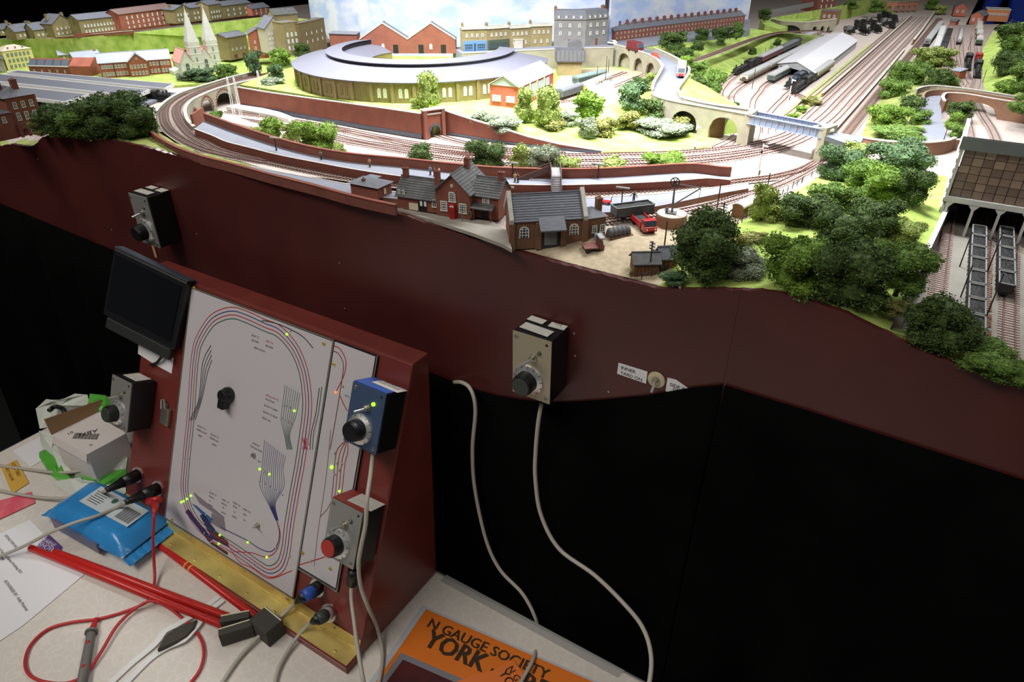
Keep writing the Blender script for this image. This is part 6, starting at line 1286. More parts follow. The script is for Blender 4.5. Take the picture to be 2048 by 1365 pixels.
for i in range(7):                                      # brown boarded crossings beside the wagon row
    t_ = thing('timber_crossing', 'brown timber panel beside the coal wagons, %s from the fascia' % ords[i], 'panel', (cw_x(.62+.034*i, .0765, .072), .62+.034*i, DZ+.0003), group='timber panels beside the coal wagons'); b = MB()
    for k in range(3): bb = MB(); bb.box((0, -.009+.009*k, .0003), (.0085, .0082, .0006)); bb.build('board', M_wood, t_)
# ================================================================== foreground: table, control cabinet, clutter
TZ = .74
m = mat('table_vinyl', (206, 196, 184), .55); nt = m.node_tree; pb = nt.nodes['Principled BSDF']; tc = nt.nodes.new('ShaderNodeTexCoord'); vo = nt.nodes.new('ShaderNodeTexVoronoi'); vo.feature = 'DISTANCE_TO_EDGE'; vo.inputs['Scale'].default_value = 75
nz = nt.nodes.new('ShaderNodeTexNoise'); nz.inputs['Scale'].default_value = 30; mx = nt.nodes.new('ShaderNodeMix'); mx.data_type = 'VECTOR'; mx.inputs[0].default_value = .035; nt.links.new(tc.outputs['Object'], nz.inputs['Vector']); nt.links.new(tc.outputs['Object'], mx.inputs[4]); nt.links.new(nz.outputs['Color'], mx.inputs[5]); nt.links.new(mx.outputs[1], vo.inputs['Vector'])
rp = nt.nodes.new('ShaderNodeValToRGB'); rp.color_ramp.elements[0].color = (*lin((222, 215, 206)), 1); rp.color_ramp.elements[1].color = (*lin((214, 206, 196)), 1); rp.color_ramp.elements[1].position = .09; nt.links.new(vo.outputs['Distance'], rp.inputs[0]); nt.links.new(rp.outputs[0], pb.inputs['Base Color'])
t = thing('folding_table', 'cream vinyl topped table carrying the control cabinet', 'table', (-.6, .06, 0))
b = MB(); b.box2((-1.272, -.42, TZ-.022), (.25, .521, TZ)); b.build('tabletop', m, t, world=True, bevel=.004)
b = MB(); [b.box2(p, q) for p, q in (((-1.2735, -.42, TZ-.021), (-1.272, .5225, TZ-.002)), ((-1.2735, .521, TZ-.021), (.25, .5225, TZ-.002)))]; b.build('edge_trim', mat('grey_trim', (120, 122, 128), .4), t, world=True)
for x in (-1.18, .15):
    for y in (-.35, .44): b = MB(); b.tube([(x, y, 0.001), (x, y, TZ-.022)], .014, 12); b.build('leg', M_plastic, t, world=True)
# cabinet frame of reference: face plane rises from the hinge and leans back
fO = Vector((0, .36, .75)); fv = Vector((0, .13, .313)).normalized(); fn = Vector((0, -.313, .13)).normalized(); X = Vector((1, 0, 0))
def fp(x, v, off=0): return fO+X*x+fv*v+fn*off
def fpx(px, py, off=0): return atplane(px, py, fO+fn*off, fn)
def fuv(px, py, off=0): p = fpx(px, py, off); return Vector((p.x, (p-fO-fn*off).dot(fv)))
def fm(x, v, off=0): p = fp(x, v, off); return Matrix(((1, 0, 0, p.x), (0, fv.y, fn.y, p.y), (0, fv.z, fn.z, p.z), (0, 0, 0, 1)))
CX0, CX1, VT = -.953, -.452, .384
t = thing('control_cabinet', 'maroon wedge shaped control cabinet with sloping front standing on the table', 'cabinet', (-.7, .44, TZ)); cab = t
pt = fp(0, VT); p0 = fp(0, -.006)
b = MB(); b.profx([(p0.y, p0.z), (pt.y, pt.z), (pt.y+.030, pt.z), (.519, TZ+.0005), (p0.y+.003, TZ+.0005)], CX0, CX1); b.build('body', M_maroon2, t, world=True, bevel=.0025)
b = MB(); b.box2((CX0-.002, .333, TZ+.0004), (CX1+.002, .3605, .7505)); b.build('base_plank', M_maroon2, t, world=True, bevel=.001)
hg = thing('piano_hinge', 'long brass piano hinge along the foot of the control cabinet', 'hinge', (CX0, .36, .7515))
b = MB(); b.box2((CX0+.002, .3365, .7507), (CX1-.001, .3600, .7515)); b.build('lower_leaf', M_brass, hg, world=True)
b = MB(); b.M = fm((CX0+CX1)/2, .0085, .0010); b.box((0, 0, 0), (CX1-CX0-.003, .017, .0009)); b.build('upper_leaf', M_brass, hg, world=True)
kn = None
for i in range(26):
    x = CX0+.002+(CX1-CX0-.004)*(i+.5)/26
    if kn is None: b = MB(); b.tube([(-.0094, 0, 0), (.0094, 0, 0)], .0017, 10); o = b.build('knuckle', M_brass, hg); kn = o.data
    else: o = link('knuckle', kn, hg)
    o.location = Vector((x, .3598, .7528))-hg.location
scr = None
def screw(parent, mtx, r=.0026, m_=None):
    b = MB(); b.M = mtx; b.lathe([(r, 0), (r*.9, r*.3), (r*.45, r*.42)], 12); b.box((0, 0, r*.42), (r*1.3, r*.22, r*.1), 1); return b.build('screw', [m_ or M_steel, M_black], parent, world=True)
for i in range(9): screw(hg, Matrix.Translation((CX0+.03+.0555*i, .3440, .7515)), .0026, M_brass)
for i in range(8): screw(hg, fm(CX0+.05+.058*i, .012, .0014), .0020, M_brass)
# panels with the printed track diagram
pan = thing('track_diagram_panel', 'large white track diagram panel with coloured route lines and lamps', 'panel', fp(-.71, .019, .001))
b = MB(); b.M = fm(-.7105, .1985, .0022); b.box((0, 0, 0), (.277, .361, .0026)); b.build('board', M_plastic, pan, world=True)
b = MB(); b.M = fm(-.7105, .1985, .0038); b.box((0, 0, 0), (.2725, .3565, .0008)); b.build('printed_sheet', mat('panel_sheet', (196, 191, 194), .25), pan, world=True)
b = MB()
for dx, dy, sx, sy in ((0, .1800, .276, .0016), (0, -.1800, .276, .0016), (-.1377, 0, .0016, .361), (.1377, 0, .0016, .361)): b.M = fm(-.7105+dx, .1985+dy, .0039); b.box((0, 0, 0), (sx, sy, .0012))
b.build('edge_moulding', mat('aluminium_edge', (168, 164, 150), .35, .7), pan, world=True)
pan2 = thing('side_diagram_panel', 'narrow white track diagram panel to the right of the large one', 'panel', fp(-.539, .063, .0005))
b = MB(); b.M = fm(-.5368, .221, .0013); b.box((0, 0, 0), (.0700, .3165, .0022)); b.build('board', M_plastic, pan2, world=True)
b = MB(); b.M = fm(-.5385, .222, .0026); b.box((0, 0, 0), (.0655, .3110, .0007)); b.build('printed_sheet', MATS['panel_sheet'], pan2, world=True)
b = MB(); b.M = fm(-.5025, .221, .0024); b.box((0, 0, 0), (.0014, .3165, .0024)); b.M = fm(-.5368, .0632, .0024); b.box((0, 0, 0), (.070, .0014, .0024)); b.build('edge_moulding', MATS['aluminium_edge'], pan2, world=True)
OFF1, OFF2 = .00435, .0031
LE = [0]
def line_uv(uv, m_, parent, off, w=.0013, name='route_line'):
    LE[0] += 1; e = off+.00002*(LE[0] % 7); p3 = [Vector((u.x, u.y, 0)) for u in uv]; p3 = spline(p3, .004) if len(p3) > 2 else p3
    L, R_ = offset(p3, w/2), offset(p3, -w/2); b = MB(); b.ribbon([fp(q.x, q.y, e) for q in L], [fp(q.x, q.y, e) for q in R_]); return b.build(name, m_, parent, world=True)
def line(pts, m_, parent=pan, off=OFF1, w=.0013, sc=None):
    if sc: pts = [(sc[0]+x*sc[2], sc[1]+y*sc[2]) for x, y in pts]
    return line_uv([fuv(x, y, off) for x, y in pts], m_, parent, off, w)
outer = [(367, 902), (374, 834), (379, 759), (382, 722), (390, 680), (415, 637), (440, 620), (467, 615), (494, 623), (532, 640), (557, 650), (581, 672), (601, 702), (616, 744), (623, 797), (622, 834), (616, 880), (607, 939), (597, 992), (586, 1058), (580, 1105), (571, 1136), (557, 1151), (539, 1155), (520, 1146), (491, 1125), (457, 1102), (425, 1083), (399, 1064), (381, 1040), (370, 1016), (363.5, 990), (362, 965), (365, 926), (367, 902)]
ouv = spline([Vector((*fuv(x, y, OFF1), 0)) for x, y in outer], .004)
for i, m_ in enumerate([M_redink, M_blueink, M_redink, M_greenink]): line_uv([Vector((p.x, p.y)) for p in offset(ouv, -.0052*i)][::2], m_, pan, OFF1)
c1 = (320, 560, .249); c2 = (320, 860, .2638)
for i in range(8):
    x = 1005+17*i; yt = 845+9*i; line([(x, yt), (x-30, 1085), (x-28-4*i, 1160), (1000+6*i, 1250), (1020+6*i, 1365)], M_greenink, sc=c1, w=.0007)
for i in range(12):
    x = 793+14.5*i; yt = 78+11*i; line([(x, yt), (x-20, 300), (x-34+2*i, 430), (820+5*i, 560), (880+1.5*i, 690)], M_blueink, sc=c2, w=.0007)
line([(885, 690), (905, 780), (890, 870), (840, 925), (760, 905), (660, 840), (560, 790), (460, 740)], M_blueink, sc=c2); line([(890, 700), (912, 800), (880, 920), (800, 965), (700, 935), (560, 925)], M_redink, sc=c2)
for i, d in enumerate([0, 1, 2, 3]): line([(410+2*i, 525+40*i), (345+12*i, 660+30*i), (320+10*i, 900), (300+8*i, 1000), (240+14*i, 1130)], M_ink, sc=c1, w=.0012)
line([(820, 325), (930, 350), (1050, 400), (1150, 460), (1230, 550)], M_ink, sc=c1); line([(1280, 870), (1250, 1080), (1215, 1230), (1205, 1365)], M_ink, sc=c1, w=.0012); line([(1300, 860), (1270, 1080), (1235, 1230), (1225, 1365)], M_greenink, sc=c1, w=.0012)
for q in range(4): line([(1075+12*q, 60), (1095+4*q, 110), (1120-10*q, 150)], M_redink, sc=c2, w=.0012)
line([(520, 880), (600, 1000), (700, 1050), (830, 1128), (1000, 1070)], M_redink, sc=c2)
for pts, m_ in [([(190, 625), (215, 600), (400, 830), (375, 858)], mat('print_navy', (44, 50, 92), .6)), ([(240, 560), (275, 575), (400, 680), (380, 712)], mat('print_blue', (52, 92, 150), .6)), ([(300, 650), (330, 640), (420, 760), (395, 830)], MATS['print_navy']), ([(392, 628), (490, 690), (500, 775), (385, 708)], mat('print_grey', (130, 122, 128), .6)), ([(392, 828), (420, 765), (518, 850), (520, 893)], mat('print_plum', (82, 48, 62), .6)), ([(375, 862), (395, 850), (515, 930), (512, 955)], mat('print_brown', (86, 50, 48), .6)), ([(250, 478), (262, 478), (490, 665), (485, 688), (300, 560)], MATS['print_grey'])]:
    b = MB(); b.poly([fpx(c2[0]+x*c2[2], c2[1]+y*c2[2], OFF1-.0001) for x, y in pts]); b.build('printed_block', m_, pan, world=True)
s2 = dict(parent=pan2, off=OFF2)
line([(1380, 530), (1440, 550), (1490, 640), (1485, 740), (1450, 830), (1412, 900)], M_redink, sc=c1, **s2); line([(1372, 567), (1430, 590), (1468, 660), (1470, 740), (1440, 940), (1400, 1180), (1365, 1365)], mat('brown_ink', (110, 66, 50), .7), sc=c1, w=.0012, **s2); line([(1445, 930), (1470, 990), (1505, 1055)], M_redink, sc=c1, **s2)
for q in range(4): line([(1405+6*q, 85), (1345+26*q, 150+8*q), (1325+26*q, 250), (1310+24*q, 440), (1300+22*q, 520)], M_redink if q % 2 else MATS['brown_ink'], sc=c2, w=.0012, **s2)
line([(1295, 0), (1260, 350), (1200, 760), (1168, 1035)], MATS['brown_ink'], sc=c2, w=.0008, **s2); line([(1050, 1028), (1140, 1000), (1250, 966)], M_redink, sc=c2, **s2); line([(1310, 520), (1270, 600), (1215, 660)], MATS['brown_ink'], sc=c2, w=.0008, **s2)
def ptext(txt, px, py, size=.0036, m_=M_ink, parent=pan, off=OFF1, rot=0):
    u = fuv(px, py, off); mt = wmat(parent).inverted() @ fm(u.x, u.y, off+.0001) @ Matrix.Rotation(rot, 4, 'Z'); return textmesh(txt, size, m_, parent, mtx=mt)
for txt, px, py, m_ in [('BLUE TO', 503, 672, M_ink), ('BROWN', 503, 682, M_ink), ('RED TO', 532, 684, M_redink), ('BROWN', 531, 693, M_ink), ('RESET BOTH', 508, 697, M_ink), ('RED SLOW TO', 532, 792, M_redink), ('BLUE FAST', 531, 800, M_ink), ('BLACK TO RED', 528, 812, M_ink), ('BLACK TO BLUE', 526, 825, M_ink), ('RESET ALL', 524, 837, M_ink),
        ('BLACK TO', 395, 853, M_ink), ('INNER SLOW', 393, 860, M_ink), ('RESET', 396, 872, M_ink), ('BLACK TO', 421, 870, M_ink), ('INNER FAST', 419, 877, M_ink), ('RESET', 424, 890, M_ink), ('ISOLATE', 505, 888, M_ink), ('THIS SECTION', 500, 894, M_ink), ('OFF', 515, 924, M_ink), ('LOOP TO', 418, 986, M_ink), ('BLACK', 418, 994, M_ink), ('P1', 418, 1003, M_ink), ('RESET', 417, 1011, M_ink), ('YARD TO', 443, 1000, M_ink), ('BLACK', 443, 1008, M_ink), ('P2', 445, 1017, M_ink), ('RESET', 443, 1026, M_ink), ('YARD TO', 465, 1006, M_ink), ('BLUE', 466, 1014, M_ink), ('P3', 467, 1026, M_ink), ('RESET', 464, 1034, M_ink), ('YARD TO', 485, 1019, M_ink), ('RED', 486, 1030, M_ink), ('P4', 487, 1042, M_ink)]: ptext(txt, px, py, .0037, m_)
ptext('ISOL', 690, 793, .0032, M_ink, pan2, OFF2)
def led(px, py, m_, parent=pan, off=OFF1, r=.0015):
    u = fuv(px, py, off); b = MB(); b.M = fm(u.x, u.y, off); b.lathe([(r, 0), (r, r*.6), (r*.7, r*1.1), (r*.1, r*1.3)], 10); return b.build('indicator_lamp', m_, parent, smooth=True, world=True)
for px, py in [(574, 669), (589, 822), (520, 939), (539, 949), (363, 1005), (368, 1003), (374, 998.5), (382, 992), (440, 1071), (438, 1088), (496, 1085), (534, 1115)]: led(px, py, M_ltgreen)
led(672, 785, M_ltorange, pan2, OFF2); led(664, 935, M_ltgreen, pan2, OFF2, .0022); led(679, 983, M_ltgreen, pan2, OFF2)
M_btn = mat('grey_button', (176, 170, 168), .4)
for px, py in [(525, 641), (581, 662), (569, 811), (574, 812), (580, 815), (563, 836), (570, 840), (577, 843), (583, 847), (612, 861), (617, 888), (604, 895), (520, 962), (530, 967), (540, 973), (550, 978), (558, 985), (565, 990), (528, 944), (533, 947), (412, 1030), (409, 1047), (409, 1067), (580, 1113), (367, 916), (376, 917), (552, 1096), (508, 1128)]: led(px, py, M_btn, pan, OFF1, .0013)
for px, py in [(686, 773), (670, 907), (674, 927), (684, 928), (679, 941), (670, 949), (622, 1123)]: led(px, py, M_btn, pan2, OFF2, .0014)
for px, py in [(388, 577), (648, 688), (574, 1198), (345, 1040)]: u = fuv(px, py, OFF1); screw(pan, fm(u.x, u.y, OFF1-.0002), .0030, M_brass)
for px, py in [(668, 729), (605, 1107), (661, 1138)]: u = fuv(px, py, OFF2); screw(pan2, fm(u.x, u.y, OFF2-.0002), .0030, M_brass)
u = fuv(459, 790, OFF1); b = MB(); b.M = fm(u.x, u.y, OFF1); b.lathe([(.0115, 0), (.011, .006), (.009, .010), (.0085, .014), (.003, .0145)], 20); b.box((.0, -.009, .008), (.012, .020, .012)); o = b.build('rotary_knob', M_plastic, pan, world=True, bevel=.0015)
def toggle(parent, mt, m_=None, s=1, tilt=(-.5, -.35)):
    b = MB(); b.M = mt @ Matrix.Scale(s, 4); b.lathe([(.0052, 0), (.0052, .0016), (.0034, .0017), (.0034, .0050), (.0024, .0055)], 12); n = b.build('switch_bush', M_steel, parent, world=True)
    b = MB(); b.M = mt @ Matrix.Scale(s, 4); b.tube([(0, 0, .004), (tilt[0]*.013, tilt[1]*.013, .015)], [.0012, .0018], 8); b.build('switch_lever', M_chrome, parent, world=True)
u = fuv(516, 1052, OFF1); toggle(pan, fm(u.x, u.y, OFF1), None, .8, (.4, .3)); u = fuv(508, 911, OFF1); b = MB(); b.M = fm(u.x, u.y, OFF1); b.lathe([(.0035, 0), (.003, .003), (.0015, .0032)], 12); b.build('push_button', M_steel, pan, world=True)
# hand controllers ------------------------------------------------------------------
M_tape = mat('white_tape', (212, 208, 200), .7, var=.08, scale=60)
def controller(label, mt, w, h, dp, bodym, platem, capm, ledm, tapes, topm=None, writing=()):
    o_ = mt.to_translation(); t = thing('hand_controller', label, 'controller', o_)
    b = MB(); b.M = mt; b.box((0, 0, -dp/2), (w, h, dp)); b.build('case', bodym, t, world=True, bevel=.0015)
    b = MB(); b.M = mt; b.box((0, 0, .0005), (w-.0005, h-.0005, .0012)); b.build('front_plate', platem, t, world=True)
    if topm: b = MB(); b.M = mt; b.box((0, h/2+.0003, -dp*.48), (w*.98, .0008, dp*.92)); b.build('top_cover', topm, t, world=True)
    for sx, sy in ((-1, 1), (1, -1)): screw(t, mt @ Matrix.Translation((sx*(w/2-.005), sy*(h/2-.006), .0011)), .0026)
    b = MB(); b.M = mt; b.lathe([(.0018, 0), (.0014, .0004)], 10, None, (w/2-.006, h/2-.006, .0011)); b.build('screw_hole', M_black, t, world=True)
    kc = mt @ Matrix.Translation((-w*.06, -h*.20, .0011))
    b = MB(); b.M = kc; b.lathe([(.0185, 0), (.0180, .0025), (.0135, .0045), (.0130, .0046)], 36); dl = b.build('dial_skirt', M_chrome, t, smooth=False, world=True)
    for i in range(11):
        a = math.radians(-45+27*i); tm_ = wmat(dl).inverted() @ kc @ Matrix.Rotation(a-math.pi/2, 4, 'Z') @ Matrix.Translation((0, .0158, .0037)) @ Matrix.Rotation(-.42, 4, 'X'); textmesh(str(10-i), .0042, M_ink, dl, mtx=tm_, name='dial_number', align='CENTER')
    b = MB(); b.M = kc; b.lathe([(.0128, .0042), (.0122, .0150), (.0112, .0175), (.0108, .0176)], 30); kn_ = b.build('knob', M_plastic, t, world=True)
    b = MB(); b.M = kc; b.lathe([(.0106, .0172), (.0100, .0186), (.0004, .0188)], 28); b.build('knob_cap', capm, kn_, world=True)
    toggle(t, mt @ Matrix.Translation((.002, h*.17, .0011)), None, .95)
    b = MB(); b.M = mt; b.lathe([(.0024, 0), (.0022, .0018), (.0006, .0030)], 12, None, (w*.20, h*.27, .0011)); b.build('indicator_lamp', ledm, t, world=True)
    for (cx, cz, tw, tl, rot) in tapes:
        b = MB(); b.M = mt @ Matrix.Translation((cx, h/2+.0012, -cz)) @ Matrix.Rotation(rot, 4, 'Y'); b.box((0, 0, 0), (tw, .0005, tl)); b.build('tape_label', M_tape, t, world=True)
    for txt, cx, cz, sz in writing:
        tm_ = wmat(t).inverted() @ mt @ Matrix.Translation((cx, h/2+.0016, -cz)) @ Matrix.Rotation(-math.pi/2, 4, 'X'); textmesh(txt, sz, M_ink, t, mtx=tm_, name='handwriting')
    return t
M_dled = mat('unlit_led', (70, 84, 60), .3); DP = .038
M_blueplate = mat('blue_plate', (66, 86, 118), .45, .2, var=.06, scale=60); M_bluebody = mat('blue_body', (52, 88, 168), .5); M_plate = mat('aluminium_plate', (158, 156, 152), .4, .45); M_redcap = mat('red_cap', (170, 48, 44), .5); M_gcap = mat('green_black_cap', (52, 60, 54), .5); M_brassplate = mat('warm_plate', (172, 162, 140), .42, .4)
controller('blue hand controller with black knob on the cabinet front', fm(-.4758, .317, .040), .050, .0735, .0355, M_plastic, M_blueplate, M_plastic, M_ltgreen, [(.010, .022, .040, .017, -.05)], M_bluebody, [('THIS DOOR', -.008, .020, .006), ('IS BROKE', -.010, .027, .006)])
controller('grey hand controller with red knob cap at the lower right of the cabinet', fm(-.4790, .1695, .040), .050, .0735, .0365, M_plastic, M_plate, M_redcap, M_dled, [(.010, .021, .036, .027, .05)], mat('red_case_top', (150, 54, 44), .5))
controller('grey hand controller hanging on the left edge of the cabinet', fm(-.9285, .183, .040), .048, .077, .0365, M_plastic, M_plate, M_gcap, M_dled, [(.004, .020, .032, .024, 0)])
fm2 = lambda x, z, y: Matrix(((1, 0, 0, x), (0, 0, -1, y), (0, 1, 0, z), (0, 0, 0, 1)))
controller('pale faced hand controller fixed to the middle of the fascia', fm2(-.313, 1.1295, .5415), .048, .080, .036, M_plastic, M_brassplate, M_gcap, M_dled, [(-.002, .012, .036, .013, -.06), (-.012, .030, .020, .010, -.05), (.014, .030, .019, .010, .05)], None, [('TP2', .008, .031, .006)])
controller('grey hand controller fixed to the fascia above the monitor', fm2(-.990, 1.1585, .5415), .045, .080, .036, M_plastic, M_plate, M_plastic, M_dled, [(-.002, .012, .034, .012, 0), (-.010, .030, .018, .010, 0), (.014, .030, .018, .012, 0)])
b = MB(); p = aty(309, 503, .5775); b.box((p.x, p.y, p.z), (.007, .0006, .022)); tag(b.build('masking_tape', mat('tan_tape', (176, 140, 92), .7)), 'strip of tan tape below the fascia controller above the monitor', 'tape')
# fascia switch with its two paper labels
p = aty(1313, 760, .5785); t = thing('fascia_switch', 'round cream switch plate with toggle between the two paper labels', 'switch', p); mt = fm2(p.x, p.z, p.y)
b = MB(); b.M = mt; b.lathe([(.0095, 0), (.0092, .0012), (.006, .0018)], 24); b.build('plate', mat('cream_plate', (196, 184, 150), .5), t, world=True); toggle(t, mt @ Matrix.Translation((0, 0, .0014)), None, .9, (.1, -.6))
def plabel(label, corners, texts, Y=.5782):
    P = [aty(x, y, Y) for x, y in corners]; c = sum(P, Vector())/len(P); t = thing('paper_label', label, 'label', c); b = MB(); b.poly(P); o = b.build('paper', M_paper, t, world=True); s = o.modifiers.new('t', 'SOLIDIFY'); s.thickness = .0003
    for txt, px, py, sz, ang in texts: q = aty(px, py, Y-.0004); textmesh(txt, sz, M_ink, t, mtx=wmat(t).inverted() @ fm2(q.x, q.z, q.y) @ Matrix.Rotation(ang, 4, 'Z'), name='handwriting')
plabel('white paper label reading INNER YARD ON stuck to the fascia', [(1237, 726), (1295, 744), (1292, 768), (1234, 748)], [('INNER', 1241, 738, .0058, -.02), ('YARD ON', 1240, 748, .0056, -.04)])
plabel('torn white paper label reading SIDE YARD ON stuck to the fascia', [(1335, 756), (1352, 760), (1383, 782), (1345, 786), (1331, 783)], [('SIDE Y', 1339, 772, .0055, -.02), ('ON', 1345, 781, .0050, 0)])
# monitor on the upper left of the cabinet
q = [fpx(x, y, .034) for x, y in ((230, 505), (374, 578), (362, 700), (226, 618))]; ctr = sum(q, Vector())/4; ex = (q[1]-q[0]); wM = .142; hM = .105
t = thing('monitor', 'black flat monitor leaning on the upper left of the control cabinet', 'monitor', ctr); cM = fuv(286, 598, .026); mt = fm(cM.x, cM.y, .026) @ Matrix.Rotation(-.13, 4, 'Z') @ Matrix.Rotation(.16, 4, 'Y')
b = MB(); b.M = mt; b.box((0, 0, -.009), (wM, hM, .018)); b.build('housing', M_plastic, t, world=True, bevel=.003)
b = MB(); b.M = mt; b.box((0, .002, .0006), (wM-.014, hM-.020, .0012)); b.build('screen', mat('dark_screen', (14, 15, 18), .12), t, world=True); b = MB(); b.M = mt; b.box((0, -hM/2-.010, -.006), (wM*.9, .018, .008)); b.build('lower_bar', mat('dark_grey_bar', (46, 48, 46), .4), t, world=True, bevel=.002)
b = MB(); b.M = mt; b.box((0, hM/2+.001, -.009), (wM, .002, .014)); b.build('top_edge', mat('grey_edge', (70, 74, 82), .4), t, world=True)
# note, latch and sockets on the cabinet face
P = [fpx(x, y, .0005) for x, y in ((277, 683), (322, 712), (347, 716), (343, 748), (307, 728), (276, 708))]; t = thing('paper_note', 'torn white paper note stuck on the cabinet below the monitor', 'note', P[0]); b = MB(); b.poly(P); o = b.build('paper', M_paper, t, world=True); s = o.modifiers.new('t', 'SOLIDIFY'); s.thickness = .0004
b = MB(); b.tube([fpx(325, 705, .012), fpx(322, 716, .008), fpx(314, 726, .004), fpx(302, 731, .002)], .0022, 8); b.build('cable_stub', M_plastic, t, smooth=True, world=True)
u = fuv(332, 828, 0); mt = fm(u.x, u.y, .0005); t = thing('toggle_latch', 'bright metal toggle latch on the left of the cabinet front', 'latch', mt.to_translation())
b = MB(); b.M = mt; b.box((-.003, 0, .001), (.014, .034, .002)); b.build('plate', M_steel, t, world=True, bevel=.0006); b = MB(); b.M = mt; b.box((.010, -.002, .003), (.008, .026, .006)); b.build('catch', M_steel, t, world=True, bevel=.001); b = MB(); b.M = mt; b.tube([(-.008, .006, .003), (-.008, .02, .004), (0, .023, .005), (.004, .010, .005)], .0012, 8); b.build('loop', M_chrome, t, world=True)
for dx, dy in ((.011, .006), (.011, -.012)): screw(t, mt @ Matrix.Translation((dx, dy, .006)), .0016)
# side screw holes
# plugs and cables ----------------------------------------------------------------
M_bluering = mat('blue_ring', (40, 84, 176), .45)
def cable(label, pts, r=.0026, m_=None, name='cable', extra=None, n=8):
    p = spline(pts, .006); t = thing(name, label, 'cable', p[0]); b = MB(); b.tube(p, r, n); b.build('lead', m_ or M_cable, t, smooth=True, world=True); return t
def plugpart(t, pts, rs, m_, name='plug'):
    b = MB(); b.tube(pts, rs, 14); return b.build(name, m_, t, smooth=True, world=True)
tz = lambda x, y, dz=.003: atz(x, y, TZ+dz)
# blue controller lead
t = cable('grey lead hanging from the blue controller down past the cabinet', [fpx(746, 906, .030), fpx(741, 950, .045), fpx(734, 1000, .058), fpx(731, 1050, .058), fpx(722, 1095, .056), fpx(717, 1130, .050), fpx(722, 1175, .035), fpx(738, 1218, .020), atz(752, 1250, TZ+.03), tz(763, 1290, .006), tz(765, 1325), tz(757, 1372), tz(745, 1420)])
t = cable('grey lead hanging from the red knob controller over the hinge', [aty(703, 1165, .386), aty(703, 1200, .375), aty(708, 1240, .36), aty(713, 1280, .345), aty(720, 1325, .328), aty(727, 1365, .315), tz(740, 1430)])
plugpart(t, [aty(708, 1140, .39), aty(706, 1152, .388), aty(703, 1168, .386)], [.0075, .0075, .0068], M_plastic, 'strain_relief')
for lb, s0, mid, ring, path in [('grey lead with blue ringed plug in the lower cabinet socket', (636, 1176), (604, 1196), True, [(590, 1208, .020), (560, 1236, .012), (520, 1272, .006), (480, 1315, .003), (445, 1365, .003), (420, 1410, .003)]), ('grey lead with black plug in the lowest cabinet socket', (659, 1226), (634, 1240), False, [(622, 1246, .020), (600, 1268, .010), (575, 1305, .004), (555, 1345, .003), (545, 1400, .003)])]:
    a = fpx(*s0, .004); c = fpx(*mid, .038); e = atz(path[0][0], path[0][1], TZ+path[0][2]+.008)
    t = cable(lb, [c.lerp(e, .5), e]+[atz(x, y, TZ+dz+.001) for x, y, dz in path[1:]])
    plugpart(t, [a, a.lerp(c, .45)], [.0092, .0092], M_chrome if not ring else M_plastic, 'plug_shell'); plugpart(t, [a.lerp(c, .25), a.lerp(c, .85)], [.0088, .0080], M_bluering if ring else M_gcap, 'plug_grip'); plugpart(t, [a.lerp(c, .8), c.lerp(e, .5), c.lerp(e, .8)], [.0070, .0050, .0034], M_plastic, 'strain_relief')
    sk = fm(*fuv(*s0, 0), 0); b = MB(); b.M = sk; b.lathe([(.0125, 0), (.0125, .0025), (.0098, .003)], 24); b.build('socket', M_chrome, t, world=True)
for lb, s0, mid, path in [('grey lead plugged into the upper left socket beside the blue packet', (276, 950), (212, 982), [(195, 988, .02), (150, 996, .012), (95, 997, .006), (40, 990, .003), (-30, 975, .003)]), ('grey lead plugged into the lower left socket crossing the blue packet', (316, 978), (250, 1006), [(236, 1014, .045), (195, 1032, .046), (150, 1046, .045), (100, 1066, .035), (50, 1092, .015), (0, 1113, .005), (-50, 1130, .003)])]:
    a = fpx(*s0, .004); c = fpx(*mid, .055); t = cable(lb, [c]+[atz(x, y, TZ+dz+.002) for x, y, dz in path])
    plugpart(t, [a, a.lerp(c, .5)], [.0095, .0085], M_plastic, 'plug_shell'); plugpart(t, [a.lerp(c, .5), a.lerp(c, .6), c], [.0085, .0062, .0040], M_plastic, 'strain_relief')
    b = MB()
    for i in range(7): q = a.lerp(c, .58+.055*i); d_ = (c-a).normalized(); b.tube([q-d_*.0009, q+d_*.0009], [.0072-.0004*i]*2, 12)
    b.build('relief_ribs', M_plastic, t, world=True)['kind'] = 'stuff'
    b = MB(); b.M = fm(*fuv(*s0, 0), 0); b.lathe([(.0125, 0), (.0125, .0025), (.0098, .003)], 24); b.build('socket', M_chrome, t, world=True)
cable('grey lead running from the plastic bag to the left edge of the table', [atz(262, 896, TZ+.05), atz(225, 915, TZ+.045), atz(180, 938, TZ+.03), atz(125, 946, TZ+.012), atz(60, 940, TZ+.004), atz(0, 932, TZ+.003), atz(-40, 925, TZ+.003)])
cable('grey lead dropping from the fascia hole beside the cabinet to the orange poster', [aty(908, 765, .579), aty(925, 766, .570), aty(942, 780, .562), aty(951, 820, .558), aty(945, 900, .555), aty(950, 980, .552), aty(972, 1080, .545), aty(1000, 1140, .540), aty(1045, 1188, .534), aty(1070, 1235, .528), aty(1076, 1270, .522), tz(1068, 1315, .0035), tz(1045, 1360, .0035), tz(1020, 1410, .0035)])
cable('grey lead dropping from the middle fascia controller across the black drape', [aty(1083, 806, .556), aty(1076, 850, .554), aty(1071, 910, .552), aty(1071, 960, .548), aty(1082, 1030, .542), aty(1118, 1098, .535), aty(1188, 1150, .528), aty(1245, 1205, .52), aty(1285, 1255, .50), aty(1302, 1310, .48), aty(1298, 1370, .455), aty(1280, 1440, .43)])
